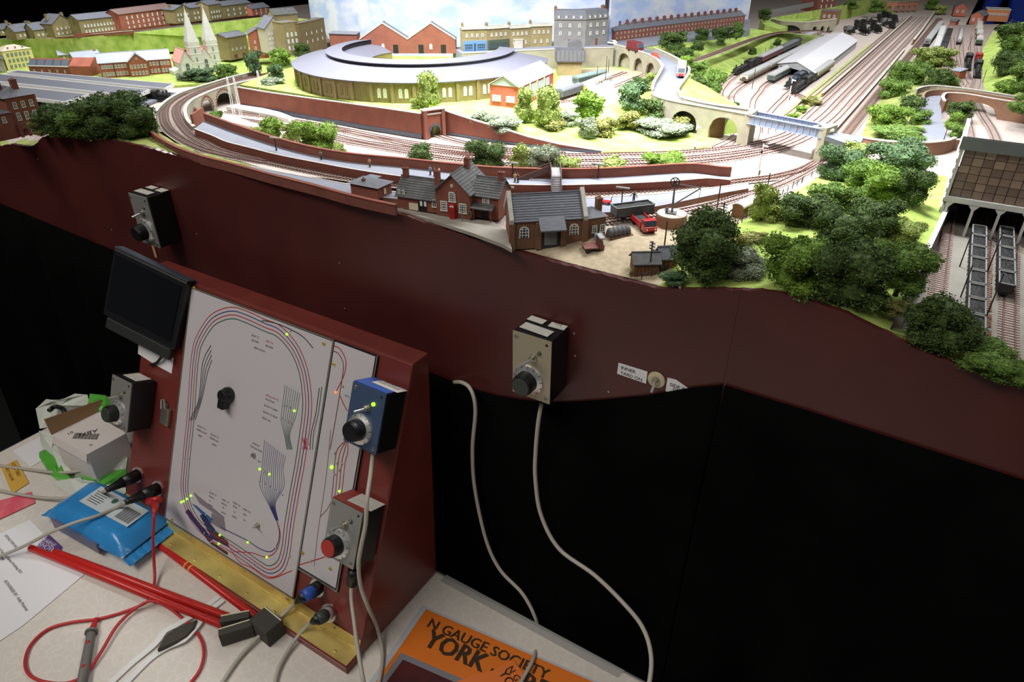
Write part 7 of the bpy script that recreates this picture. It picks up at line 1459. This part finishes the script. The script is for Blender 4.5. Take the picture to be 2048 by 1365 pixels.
# red test lead
M_redl = mat('red_lead', (186, 36, 38), .4)
t = cable('red test lead with banana plug looping across the table', [fpx(309, 1012, .045), fpx(308, 1035, .06), atz(306, 1080, TZ+.05), atz(308, 1125, TZ+.02), atz(309, 1165, TZ+.006), tz(300, 1200, .010), tz(255, 1222), tz(200, 1238), tz(140, 1246), tz(95, 1260), tz(62, 1290), tz(50, 1325), tz(60, 1352), tz(95, 1366), tz(140, 1366), tz(175, 1345, .004), tz(205, 1300, .006), tz(232, 1255, .007), tz(265, 1222, .007), tz(300, 1203, .012), tz(330, 1212, .006), tz(365, 1238), tz(398, 1272), tz(408, 1305), tz(400, 1340), tz(378, 1370), tz(350, 1400)], .0020, M_redl, 'test_lead')
plugpart(t, [fpx(298, 1004, .035), fpx(318, 1000, .035)], [.0058, .0058], M_redl, 'banana_plug'); plugpart(t, [fpx(311, 1003, .036), fpx(310, 1016, .05), fpx(309, 1030, .058)], [.0055, .0042, .0026], M_redl, 'plug_sleeve')
P0, P1 = tz(186, 1248, .006), tz(158, 1400, .007); t = thing('test_probe', 'grey and red multimeter probe lying on the table', 'probe', P1)
b = MB(); b.tube([P1, P1.lerp(P0, .5), P1.lerp(P0, .82), P0.lerp(P1, .12)], [.0062, .0060, .0056, .0050], 14); b.build('handle', mat('probe_grey', (112, 108, 104), .55), t, smooth=True, world=True)
b = MB(); b.tube([P0.lerp(P1, .14), P0.lerp(P1, .11)], [.0078, .0078], 18); b.build('finger_guard', MATS['probe_grey'], t, world=True); q = tz(192, 1243, .006); b = MB(); b.tube([P0.lerp(P1, .10), tz(193, 1238, .006)], [.0042, .0026], 12); b.build('red_collar', M_redl, t, world=True); b = MB(); b.tube([tz(193, 1240, .006), tz(198, 1226, .006)], [.0009, .0003], 8); b.build('needle', M_chrome, t, world=True)
for f in (.30, .62): c = P0.lerp(P1, f)+Vector((0, 0, .0055)); b = MB(); b.lathe([(.0026, 0), (.002, .0008), (.0003, .001)], 12, None, c); b.build('red_dot', M_redl, t, world=True)
# red uncoupling rods with black blocks
M_rod = mat('red_rod', (196, 40, 34), .3); M_foam = mat('black_block', (64, 61, 55), .8)
def blockat(t, a, c, z, th, sz):
    A, B2 = atz(*a, TZ+z), atz(*c, TZ+z); d_ = B2-A; mt = Matrix.Translation((A+B2)/2) @ Matrix.Rotation(math.atan2(d_.y, d_.x), 4, 'Z'); b = MB(); b.M = mt; b.box((0, 0, 0), (d_.length, th, sz)); b.build('block', M_foam, t, world=True, bevel=.0008); b = MB(); b.M = mt; b.box((0, th*.42, sz/2+.0002), (d_.length*.98, .0016, .0010)); b.build('pale_strip', M_cream, t, world=True)
for lb, a, c, za, zc, blk in [('longest red rod nearest the camera with a black end block', (60, 1096), (478, 1264), .0055, .010, ((440, 1277), (507, 1256), .0125, .011, .022)), ('middle red rod lying beside the longest one', (108, 1104), (478, 1243), .0055, .012, ((444, 1251), (502, 1240), .0135, .011, .024)), ('red rod with yellow bands lying along the brass hinge', (305, 1080), (535, 1252), .0055, .010, ((519, 1240), (552, 1268), .0150, .026, .028))]:
    A, C2_ = atz(*a, TZ+za), atz(*c, TZ+zc); t = thing('red_rod', lb, 'rod', A); b = MB(); d_ = (C2_-A).normalized(); b.tube([A, A+d_*.002, C2_], [.0040, .0052, .0052], 14); b.build('rod', M_rod, t, smooth=True, world=True); ang = math.atan2(d_.y, d_.x)
    blockat(t, *blk)
    if 'yellow' in lb:
        for f in (.33, .37): q = A.lerp(C2_, f); b = MB(); b.tube([q-d_*.0015, q+d_*.0015], .00535, 14); b.build('yellow_band', mat('yellow_band', (220, 168, 60), .4), t, world=True)
# blue packet of wipes
A, B_ = atz(98, 1052, TZ), atz(250, 1140, TZ); t, L = place('wipes_packet', 'shiny blue plastic packet with barcode label lying on the table', A, B_, 'packet'); wd = .088; hh = .042
b = MB(); nu, nv = 18, 10; top = []; 
M_bluefoil = mat('blue_foil', (52, 140, 206), .22, var=.08, scale=26, bump=.9, bscale=70)
vs = []
for k in range(2):
    for i in range(nu+1):
        for j in range(nv+1):
            u, v = i/nu, j/nv; e = min(1, min(u, 1-u)*7); f = min(1, min(v, 1-v)*5); z = hh*(.5+(.5 if k == 0 else -.5)*(e**.5)*(f**.4)); pinch = 1-.05*(1-e)
            vs.append((L*u, wd*(.5+(v-.5)*pinch), z+.0012*math.sin(u*31+v*7)*e*(1-k)))
n1 = (nu+1)*(nv+1); fs = [(i*(nv+1)+j, (i+1)*(nv+1)+j, (i+1)*(nv+1)+j+1, i*(nv+1)+j+1) for i in range(nu) for j in range(nv)]; fs += [[x+n1 for x in f[::-1]] for f in fs]
b.add(vs, fs); b.build('pack', M_bluefoil, t, smooth=True)
for s in (0, 1):
    b = MB(); x = L*s; n = 14; vs = []
    for i in range(n+1): vs += [(x, wd*(.03+.94*i/n), hh*.42+.0004*(-1)**i), (x+(.016 if s else -.014), wd*(.01+.98*i/n), hh*.34+.0006*(-1)**i)]
    b.add(vs, [(2*i, 2*i+1, 2*i+3, 2*i+2) for i in range(n)]); o = b.build('crimped_end', M_bluefoil, t); sd = o.modifiers.new('t', 'SOLIDIFY'); sd.thickness = .0006
b = MB(); b.box((L*.56, wd*.60, hh+.0010), (L*.62, wd*.42, .0006)); lb_ = b.build('label', mat('label_white', (206, 214, 216), .4), t)
for i in range(18): b = MB(); b.box((L*.68+.0018*i, wd*.57, hh+.0015), (.0005+.0005*((i*7) % 3 == 0), wd*.26, .0003)); b.build('barcode_bar', M_ink, lb_)
for i in range(6): b = MB(); b.box((L*.36, wd*(.48+.045*i), hh+.0015), (L*(.13+.02*(i % 3)), .0010, .0003)); b.build('print_line', M_ink, lb_)
b = MB(); b.lathe([(.005, 0), (.0048, .0003)], 16, None, (L*.52, wd*.68, hh+.0014)); b.build('print_mark', mat('label_green', (60, 110, 90), .5), lb_)
b = MB(); b.box((L*.42, -.0004, hh*.40), (L*.6, .003, hh*.45)); b.build('picture_band', mat('pack_brown', (128, 92, 84), .35, rgb2=(70, 110, 160), scale=30), t)
# cardboard box AB72
M_cb = mat('white_card', (214, 206, 202), .7); M_kraft = mat('brown_card', (150, 118, 82), .8); zB = .082
q = [atz(x, y, TZ+zB) for x, y in ((102.5, 870), (173, 909.5), (252, 867), (211, 817))]; t = thing('cardboard_box', 'opened white cardboard box printed AB72 inside the plastic bag', 'box', Vector((q[0].x, q[0].y, TZ+.006)))
b = MB(); b.prism(q, TZ+.006, TZ+zB); b.build('carton', M_cb, t, world=True, bevel=.0012)
for (a, c), (u, v) in (((q[0], q[3]), ((101, 841), (205, 801))), ((q[0], q[1]), ((98, 880), (168, 921)))):
    out_ = (a+c)/2-sum(q, Vector())/4; out_.normalize(); k1 = htop(a, u[1]) if u[1] < 860 else -.014; k2 = htop(c, v[1]) if u[1] < 860 else -.014
    b = MB(); b.add([a, c, c+Vector((0, 0, k2))+out_*.004, a+Vector((0, 0, k1))+out_*.004], [(0, 1, 2, 3)]); o = b.build('brown_flap' if u[1] < 860 else 'front_flap', M_kraft if u[1] < 860 else M_cb, t, world=True); sd = o.modifiers.new('t', 'SOLIDIFY'); sd.thickness = .0012
def btext(txt, a, c, size):
    A, C2_ = atz(*a, TZ+zB+.0006), atz(*c, TZ+zB+.0006); textmesh(txt, size, M_ink, t, mtx=wmat(t).inverted() @ Matrix.Translation(A) @ Matrix.Rotation(math.atan2(C2_.y-A.y, C2_.x-A.x), 4, 'Z'), name='printing')
btext('AB72', (195, 858), (172, 864), .013); btext('01', (144, 862), (132, 868), .010); btext('K', (182, 888), (174, 893), .007)
A, C2_ = atz(148, 872, TZ+zB+.0003), atz(196, 874, TZ+zB+.0003); rzb = math.atan2(C2_.y-A.y, C2_.x-A.x)
for i in range(22): p = A.lerp(C2_, i/21); b = MB(); b.box(p+Vector((0, 0, 0)), (.0006+.0005*((i*5) % 3 == 1), .015, .0004), rz=rzb+.25); b.build('barcode_bar', M_ink, t, world=True)
# crumpled plastic bag round the box
M_bag = mat('white_plastic_bag', (206, 210, 200), .25, bump=.6, bscale=50); M_bagg = mat('green_plastic', (86, 168, 60), .25, bump=.6, bscale=50)
t = thing('plastic_bag', 'crumpled white and green plastic bag around the cardboard box', 'bag', atz(175, 960, TZ))
def crumple(name, px, m_, seed, h):
    rr = random.Random(seed); P = [atz(x, y, TZ+.002+z*.001) for x, y, z in px]; c = sum(P, Vector())/len(P); n = len(P); b = MB(); ring2 = [c.lerp(p, .55)+Vector((rr.uniform(-.008, .008), rr.uniform(-.008, .008), rr.uniform(.2, 1)*h)) for p in P]; vs = P+ring2+[c+Vector((0, 0, h*.5))]
    fs = [(i, (i+1) % n, n+(i+1) % n) for i in range(n)]+[(i, n+(i+1) % n, n+i) for i in range(n)]+[(n+i, n+(i+1) % n, 2*n) for i in range(n)]; b.add(vs, fs); o = b.build(name, m_, t, world=True); sd = o.modifiers.new('t', 'SOLIDIFY'); sd.thickness = .0006; return o
crumple('white_film', [(72, 818, 60), (100, 805, 85), (130, 797, 95), (175, 790, 95), (180, 812, 80), (140, 830, 60), (125, 850, 45), (80, 858, 40)], M_bag, 1, .02)
crumple('green_film', [(180, 788, 92), (220, 800, 92), (224, 820, 84), (210, 830, 78), (175, 812, 84)], M_bagg, 2, .01)
crumple('white_film', [(78, 862, 30), (105, 868, 35), (100, 890, 25), (118, 910, 15), (145, 945, 10), (125, 955, 4), (95, 915, 8), (82, 890, 14)], M_bag, 3, .012)
crumple('green_film', [(78, 905, 6), (95, 895, 14), (120, 930, 10), (150, 965, 6), (128, 972, 3), (100, 950, 3), (84, 925, 4)], M_bagg, 4, .012)
crumple('white_film', [(100, 965, 3), (130, 960, 8), (165, 972, 12), (210, 970, 20), (250, 950, 20), (252, 985, 10), (235, 1003, 6), (190, 1002, 5), (140, 990, 3)], M_bag, 5, .014)
crumple('green_film', [(150, 955, 14), (200, 965, 20), (252, 938, 30), (252, 958, 18), (210, 982, 12), (165, 985, 8)], M_bagg, 6, .010)
crumple('white_film', [(185, 905, 30), (240, 900, 45), (255, 915, 40), (250, 945, 25), (200, 960, 15), (150, 955, 12), (150, 930, 14)], mat('clear_grey_film', (150, 156, 144), .2, bump=.6, bscale=50), 7, .012)
b = MB(); b.tube(spline([atz(x, y, TZ+.085) for x, y in [(98, 822), (110, 814), (125, 818), (130, 826)]], .004), .004, 8); b.build('dark_handle', M_plastic, t, smooth=True, world=True)
# papers ----------------------------------------------------------------------------
def sheet(name, label, px, m_, z=.0012, cat='paper', th=.0004):
    P = [atz(x, y, TZ+z) for x, y in px]; t = thing(name, label, cat, P[0]); b = MB(); n = len(P); b.add(P+[p-Vector((0, 0, th)) for p in P], [list(range(n)), list(range(n, 2*n))[::-1]]+[(i, (i+1) % n, n+(i+1) % n, n+i) for i in range(n)]); b.build('sheet', m_, t, world=True); return t
def ttext(t, txt, a, c, size, m_=M_ink, z=.0016, name='printing'):
    A, C2_ = atz(*a, TZ+z), atz(*c, TZ+z); ang = math.atan2(C2_.y-A.y, C2_.x-A.x); return textmesh(txt, size, m_, t, mtx=wmat(t).inverted() @ Matrix.Translation(A) @ Matrix.Rotation(ang, 4, 'Z'), name=name)
t = sheet('printed_letter', 'white printed letter at the left edge of the table', [(-70, 1100), (60, 1040), (168, 1150), (48, 1250), (-70, 1330)], M_paper)
ttext(t, 'DETAILS FOR FAST', (8, 1072), (34, 1101), .0052); ttext(t, 'York Festival of Railway Modelling 2023', (-6, 1096), (44, 1152), .0050); ttext(t, 'AUTHORISED BY - Kelly Mckenna', (7, 1163), (48, 1218), .0056); ttext(t, 'Thursday', (-2, 1108), (6, 1124), .0050)
t = sheet('envelope', 'plain white envelope behind the yellow leaflet', [(26, 902), (80, 874), (115, 905), (62, 934)], M_paper, .0010)
t = sheet('yellow_leaflet', 'orange yellow leaflet printed in brown at the left edge of the table', [(2, 936), (32, 920), (58, 966), (24, 988)], mat('leaflet_yellow', (216, 170, 74), .5), .0016, 'leaflet'); ttext(t, 'LOST & TIRED', (22, 927), (44, 973), .0075, mat('brown_print', (120, 78, 40), .7), .0021); ttext(t, 'PARTY VOLUME', (9, 936), (33, 984), .0065, MATS['brown_print'], .0021)
t = sheet('pink_leaflet', 'bright pink and red leaflet below the yellow one', [(-30, 1010), (62, 984), (70, 1006), (-20, 1048)], mat('leaflet_pink', (214, 72, 96), .5, rgb2=(226, 120, 130), scale=40), .0020, 'leaflet')
t = sheet('purple_flyer', 'small purple flyer with white lettering under the ends of the red rods', [(74, 1092), (98, 1070), (124, 1094), (120, 1112), (96, 1116)], mat('purple_card', (96, 62, 128), .5), .0018, 'flyer')
ttext(t, 'WARNE', (80, 1080), (104, 1094), .009, M_paper, .0022, 'lettering'); ttext(t, 'SHOW', (74, 1091), (100, 1104), .011, M_paper, .0022, 'lettering')
# white strap opened by a black wedge
def strap(pts, t):
    P = spline([atz(x, y, TZ+z) for x, y, z in pts], .006); b = MB(); L_, R_ = offset(P, .004), offset(P, -.004); b.ribbon(L_, R_); o = b.build('strap', M_white, t, world=True); sd = o.modifiers.new('t', 'SOLIDIFY'); sd.thickness = .0016
t = thing('white_strap', 'white plastic strap forming a loop round a black wedge', 'strap', atz(330, 1290, TZ)); strap([(215, 1372, .003), (262, 1328, .003), (310, 1288, .004), (330, 1262, .006), (350, 1252, .006), (400, 1222, .004), (438, 1193, .003)], t); strap([(240, 1378, .003), (300, 1318, .003), (340, 1292, .004), (368, 1280, .006), (392, 1254, .006), (415, 1225, .004), (446, 1200, .003)], t)
P = [atz(x, y, TZ+.010) for x, y in [(313, 1300), (330, 1272), (348, 1258), (372, 1248), (394, 1238), (388, 1255), (372, 1272), (350, 1284)]]; b = MB(); n = len(P); b.add(P+[p-Vector((0, 0, .008)) for p in P], [list(range(n)), list(range(n, 2*n))[::-1]]+[(i, (i+1) % n, n+(i+1) % n, n+i) for i in range(n)]); b.build('wedge', M_foam, t, world=True, bevel=.002)
# orange poster -------------------------------------------------------------------
M_or = mat('poster_orange', (226, 122, 44), .3); 
t = sheet('laminated_poster', 'laminated orange poster reading N GAUGE SOCIETY YORK', [(845, 1211), (1255, 1390), (1150, 1500), (700, 1420)], mat('laminate', (188, 192, 200), .12), .0012, 'poster')
P = [atz(x, y, TZ+.0015) for x, y in [(852, 1219), (1240, 1388), (1150, 1490), (720, 1410)]]; b = MB(); b.poly(P); b.build('orange_print', M_or, t, world=True)
def ftext(t, txt, a, c, m_, z=.0018, bold=0, hscale=1.0):
    A, C2_ = atz(*a, TZ+z), atz(*c, TZ+z); ang = math.atan2(C2_.y-A.y, C2_.x-A.x); L_ = (C2_-A).length; o = textmesh(txt, 1.0, m_, t, name='lettering'); me = o.data; xs_ = [v.co.x for v in me.vertices]; s = L_/(max(xs_)-min(xs_)); me.transform(wmat(t).inverted() @ Matrix.Translation(A) @ Matrix.Rotation(ang, 4, 'Z') @ Matrix.Diagonal((s, s*hscale, 1, 1)) @ Matrix.Translation((-min(xs_), 0, 0)))
    if bold:
        c_ = o.copy(); COL.objects.link(c_); c_.location = (bold*math.cos(ang), bold*math.sin(ang), .00005); c_ = o.copy(); COL.objects.link(c_); c_.location = (-bold*.4*math.sin(ang), bold*.4*math.cos(ang), .00008)
    return o
M_dkprint = mat('dark_print', (62, 46, 30), .5)
ftext(t, 'N GAUGE SOCIETY', (853, 1254), (1092, 1360), M_dkprint, .0018, .0012); ftext(t, 'YORK - ARE', (843, 1290), (1085, 1402), M_dkprint, .0018, .0026, 1.12)
P = [atz(x, y, TZ+.0017) for x, y in [(802, 1306), (985, 1384), (900, 1460), (745, 1385)]]; b = MB(); b.poly(P); b.build('photo_frame', mat('photo_grey', (130, 128, 134), .3), t, world=True); P = [atz(x, y, TZ+.0019) for x, y in [(806, 1320), (970, 1392), (890, 1455), (758, 1385)]]; b = MB(); b.poly(P); b.build('photo', mat('photo_maroon', (92, 44, 44), .3, rgb2=(60, 34, 40), scale=20), t, world=True)
t = sheet('small_flyer', 'small orange flyer lying on the laminated poster', [(1026, 1319), (1050, 1352), (1010, 1420), (880, 1380), (945, 1350), (985, 1342)], mat('flyer_orange', (232, 124, 60), .3), .0034, 'flyer'); ftext(t, 'N G', (1014, 1338), (1030, 1364), M_dkprint, .0038, .0004); ftext(t, 'YO', (997, 1346), (1015, 1376), M_dkprint, .0038, .0006); 
t = sheet('clear_sleeve', 'clear plastic sleeve edge lying behind the laminated poster', [(880, 1162), (893, 1150), (1250, 1342), (1235, 1356)], mat('clear_sleeve', (190, 190, 186), .15, alpha=.35), .0010, 'sleeve')
# ================================================================== trees and bushes
def leafmesh(seed, n, blobs, leaf, upright=0.0):
    rr = random.Random(seed); vs = []; fs = []; bl = []
    for i in range(blobs):
        a = rr.uniform(0, 2*math.pi); q = rr.uniform(.12, .36); z = rr.uniform(.16, .80); bl.append((Vector((q*math.cos(a), q*math.sin(a), z)), rr.uniform(.10, .21)))
    bl += [(Vector((0, 0, .30)), .30), (Vector((0, 0, .60)), .27), (Vector((.16, .1, .24)), .22), (Vector((-.15, -.12, .24)), .22)]
    for c, r in bl:                                     # solid cores so that the crown is not see-through
        b0 = len(vs); k = 7
        for i in range(1, 5):
            for j in range(k): p = math.pi*i/5; t_ = 2*math.pi*j/k; vs.append(c+Vector((math.sin(p)*math.cos(t_), math.sin(p)*math.sin(t_), math.cos(p)))*r*.82*rr.uniform(.85, 1.1))
        fs += [(b0+i*k+j, b0+i*k+(j+1) % k, b0+(i+1)*k+(j+1) % k, b0+(i+1)*k+j) for i in range(3) for j in range(k)]+[[b0+j for j in range(k)][::-1], [b0+3*k+j for j in range(k)]]
    for i in range(n):
        c, r = rr.choice(bl); d = Vector((rr.gauss(0, 1), rr.gauss(0, 1), rr.gauss(.15, 1))).normalized(); p = c+d*r*(rr.uniform(.78, 1.10)+(rr.random() < .25)*rr.uniform(0, .2))*(1+.14*math.sin(d.x*7+c.x*20)*math.sin(d.z*9))
        p.z = max(.01, p.z); nrm = (d+Vector((rr.gauss(0, 1.1), rr.gauss(0, 1.1), rr.gauss(0, 1.1)))).normalized(); a = nrm.orthogonal().normalized(); a = Matrix.Rotation(rr.uniform(0, 6.28), 3, nrm) @ a; b_ = nrm.cross(a); s = leaf*rr.uniform(.6, 1.4); b0 = len(vs)
        vs += [p-a*s, p+b_*s*.5+nrm*s*.15, p+a*s, p-b_*s*.5+nrm*s*.15]; fs.append((b0, b0+1, b0+2, b0+3))
    me = bpy.data.meshes.new('foliage'); me.from_pydata([tuple(v) for v in vs], [], fs); return me
def leafmat(name, c1, c2):
    m_ = mat('leaf_'+name, c1, .75, rgb2=c2, scale=9, spec=.25); return m_
LM = {'dark': leafmat('dark', (52, 72, 36), (84, 104, 50)), 'mid': leafmat('mid', (72, 100, 42), (112, 138, 62)), 'bright': leafmat('bright', (82, 112, 40), (124, 152, 60)), 'light': leafmat('light', (112, 130, 60), (154, 166, 94)), 'teal': leafmat('teal', (60, 84, 54), (98, 122, 84)), 'grey': leafmat('grey', (104, 116, 92), (150, 158, 134)), 'olive': leafmat('olive', (100, 104, 52), (146, 144, 84))}
CW = {'dark': 'dark green', 'mid': 'mid green', 'bright': 'bright green', 'light': 'yellowish green', 'teal': 'bluish green', 'grey': 'grey green', 'olive': 'olive green'}
SM = [leafmesh(20+i, 2600, 11, .040) for i in range(5)]; BM = [leafmesh(50+i, 14000, 20, .022) for i in range(4)]
VAR = {}
def variant(big, k, c):
    src = (BM if big else SM)[k]; key = (big, k, c)
    if key not in VAR: me = src.copy(); me.name = 'foliage'; me.materials.append(LM[c]); VAR[key] = me
    return VAR[key]
tr = random.Random(5); TRM = None
def tree(x, y, mm, w, h, c, place_, group=None, mid=False):
    global TRM
    p = atm(x, y) if mid else at(x, y, mm); dep = (p-CAM).dot(fwd); ws = w*dep/FPX; hs = max(htop(p, y-h), .35*ws*.3); big = w >= 60; me = variant(big, tr.randrange(4 if big else 5), c); rz = tr.uniform(0, 6.28); tall = h > w*1.02
    label = '%s %s %s' % (CW[c], 'tree' if tall else 'bush', place_); ws *= 1.28; hs *= 1.08
    if tall:
        t = thing('tree', label, 'tree', p, 0, group); o = link('foliage', me, t, (0, 0, hs*.08), rz); o.scale = (ws, ws, hs*.95)
        if TRM is None: b = MB(); b.tube([(0, 0, 0), (.02, 0, .5)], [.045, .03], 7); TRM = b.build('trunk', M_bark, t, smooth=True); o = TRM
        else: o = link('trunk', TRM.data, t)
        o.scale = (ws, ws, hs*.8)
    else: o = link('bush', me, None, p-Vector((0, 0, hs*.06)), rz); o.scale = (ws, ws, hs); tag(o, label, 'bush', group)
TREES = '''130,266,-6,80,62,dark,beside the red villa on the far left
186,270,-3,86,66,mid,in the dark clump hiding the near canopy
232,268,0,104,84,dark,tallest in the clump left of the viaduct
276,274,0,70,70,dark,next to the curved track end on the left
82,270,-14,34,34,olive,sparse at the corner of the red villa
300,262,0,36,34,mid,small at the foot of the viaduct
372,160,-26,30,16,grey,left of the church door
408,161,-26,58,24,teal,in front of the church
452,154,-24,40,26,mid,in front of the right church spire
512,152,0,30,54,teal,left of the roundhouse by the signal tops
562,132,4,40,36,bright,above the left end of the roundhouse wall
553,164,8,26,34,teal,at the left foot of the roundhouse
603,112,10,32,26,dark,below the brown blind block
545,172,8,44,16,grey,low at the left foot of the roundhouse
856,222,12,42,72,light,in front of the roundhouse wall
833,218,12,26,22,light,left of the roundhouse tree
1004,260,10,66,28,grey,above the sloping wing wall
962,243,12,42,20,grey,above the tunnel mouth
1050,248,8,42,66,light,in front of the engine shed gable
1090,258,6,50,78,light,right of the engine shed gable
1106,262,5,50,26,olive,at the foot of the shed trees
1174,242,9,52,56,bright,in front of the storage tanks
1136,250,8,46,26,grey,between the shed trees and tank tree
1172,276,4,42,42,grey,sprawling on the grass slope
1207,270,5,46,34,olive,sprawling on the grass slope
1260,224,12,54,56,teal,right of the storage tanks
1278,182,12,38,28,dark,behind the storage tanks by the road
1303,168,13,28,24,light,beside the road parapet near the tanks
1308,243,10,54,54,dark,below the bend of the S shaped road
1260,254,8,52,30,olive,under the tree right of the tanks
1325,266,5,86,24,grey,low along the slope left of the stone bridge
1360,260,6,38,28,olive,beside the first arch of the stone bridge
1346,97,49,50,36,dark,on the hill left of the terrace end
1403,80,49,28,26,dark,on the hill below the terrace chimneys
1394,101,44,28,22,dark,on the hill above the branch track
1375,112,46,20,17,dark,small beside the branch track
1443,78,48,38,30,dark,on the hill below the end house
1472,79,46,28,32,mid,beside the end house of the terrace
1441,90,43,20,14,dark,small on the hill above the branch
1503,109,14,16,14,dark,on the slope above the coaches
1553,94,14,16,17,dark,on the slope above the tail of the coaches
1528,42,46,22,24,dark,where the sky boards end
1354,119,49,20,18,dark,inside the bend of the upper road
1372,142,46,24,30,bright,on the verge inside the road bend
1395,148,34,34,26,mid,between road and coaches
1397,184,20,40,36,dark,below the road bend near the sidings
1427,196,4,36,54,mid,at the edge of the sidings
1467,218,2,18,14,teal,small behind the bridge parapet
1586,241,1,24,14,bright,nearest of three on the verge behind the girder
1604,223,1,22,12,bright,middle of three on the verge behind the girder
1620,208,1,38,14,olive,farthest of three on the verge behind the girder
1844,126,2,40,34,light,at the back of the tree island
1876,130,2,54,36,light,at the back right of the tree island
1868,184,6,54,48,dark,behind the top of the grey lane
1812,168,3,62,52,mid,left side of the tree island
1786,196,3,50,42,mid,on the left flank of the tree island
1820,234,8,46,44,dark,left of the grey lane
1772,252,5,64,46,bright,rounded at the front of the tree island
1800,274,9,102,20,mid,hedge along the front of the tree island
1900,180,4,38,26,mid,beside the orange hut
1836,252,12,36,34,mid,on the edge of the grey lane
1920,232,12,44,30,dark,in front of the lane bridge
1906,258,10,34,34,bright,right of the grey lane
1913,280,10,30,32,mid,by the end of the lane wall
2016,80,18,52,42,dark,topmost on the right hand bank
2034,118,30,64,52,mid,high on the right hand bank
2022,152,16,60,56,dark,middle of the right hand bank
2050,180,36,70,60,mid,at the right border above the lane bridge
2016,196,10,48,36,bright,at the foot of the right hand bank
2052,226,24,60,36,mid,at the right border beside the lane bridge
1752,24,20,26,24,mid,left of the far red viaduct
1772,34,2,18,16,light,in front of the far red viaduct
1862,18,2,28,20,mid,right of the far red viaduct
1880,28,2,22,20,light,beyond the far goods yard
1700,18,30,30,20,mid,beyond the red warehouse
1674,355,2,68,64,teal,back left of the large wood
1708,326,2,58,42,light,spiky at the back of the large wood
1790,345,2,104,66,teal,broad at the back right of the large wood
1820,415,4,66,74,dark,right flank of the large wood
1768,400,6,82,74,bright,sunlit in the middle of the large wood
1725,372,5,72,54,mid,left of centre in the large wood
1662,424,6,80,60,mid,on the left flank of the large wood
1612,452,6,96,66,dark,on the left edge of the large wood
1742,462,8,90,66,dark,in the heart of the large wood
1806,482,5,68,44,light,low on the right slope of the large wood
1680,500,8,100,80,dark,between the bright and dark front trees
1584,576,9,114,104,bright,at the front edge by the fascia seam
1692,604,8,124,122,dark,at the front of the large wood
1790,592,4,92,98,mid,right front of the large wood
1780,622,3,54,22,olive,low below the front wood
1867,694,-13,114,108,dark,rounded in front of the coal depot kerb
1968,738,-18,100,44,mid,hedge at the front of the coal depot
2034,766,-19,66,40,mid,hedge at the right border below the wagons
1520,447,1,44,74,light,slender beside the grounded van body
1554,444,2,58,50,light,loose right of the slender tree
1402,560,-6,110,118,dark,big and round behind the second shed
1478,555,-3,86,64,grey,heather like beside the big round bush
1345,564,-10,52,22,teal,low in front of the second shed
1497,490,0,58,28,olive,low on the path by the fence
1466,503,-2,34,34,olive,small touching the big round bush
1262,556,-12,10,18,olive,tiny at the corner of the brown shed'''
for ln in TREES.split('\n'): x, y, mm, w, h, c, pl_ = ln.split(',', 6); tree(float(x), float(y), float(mm), float(w), float(h), c, pl_)
for x, y, w, h, c, pl_ in [(434, 250, 30, 28, 'mid', 'by the white loading docks'), (515, 278, 34, 24, 'light', 'leftmost behind the far platform wall'), (548, 283, 42, 44, 'bright', 'second from left behind the far platform wall'), (588, 288, 36, 44, 'light', 'third from left behind the far platform wall'), (634, 305, 72, 64, 'bright', 'large and rounded behind the far platform wall'), (678, 309, 32, 22, 'light', 'small right of the large rounded one'), (840, 327, 48, 40, 'dark', 'behind the left station chimney'), (972, 338, 64, 58, 'dark', 'behind the right station chimney'), (1042, 342, 46, 48, 'light', 'left of the footbridge stairs'), (1088, 344, 60, 54, 'grey', 'tall and airy behind the footbridge'), (1138, 344, 46, 32, 'light', 'right of the footbridge'), (1222, 343, 58, 30, 'light', 'low behind the right platform lamp'), (1331, 340, 74, 36, 'bright', 'low and wide near the end of the far platform')]: tree(x, y, 0, w, h, c, pl_, mid=True)
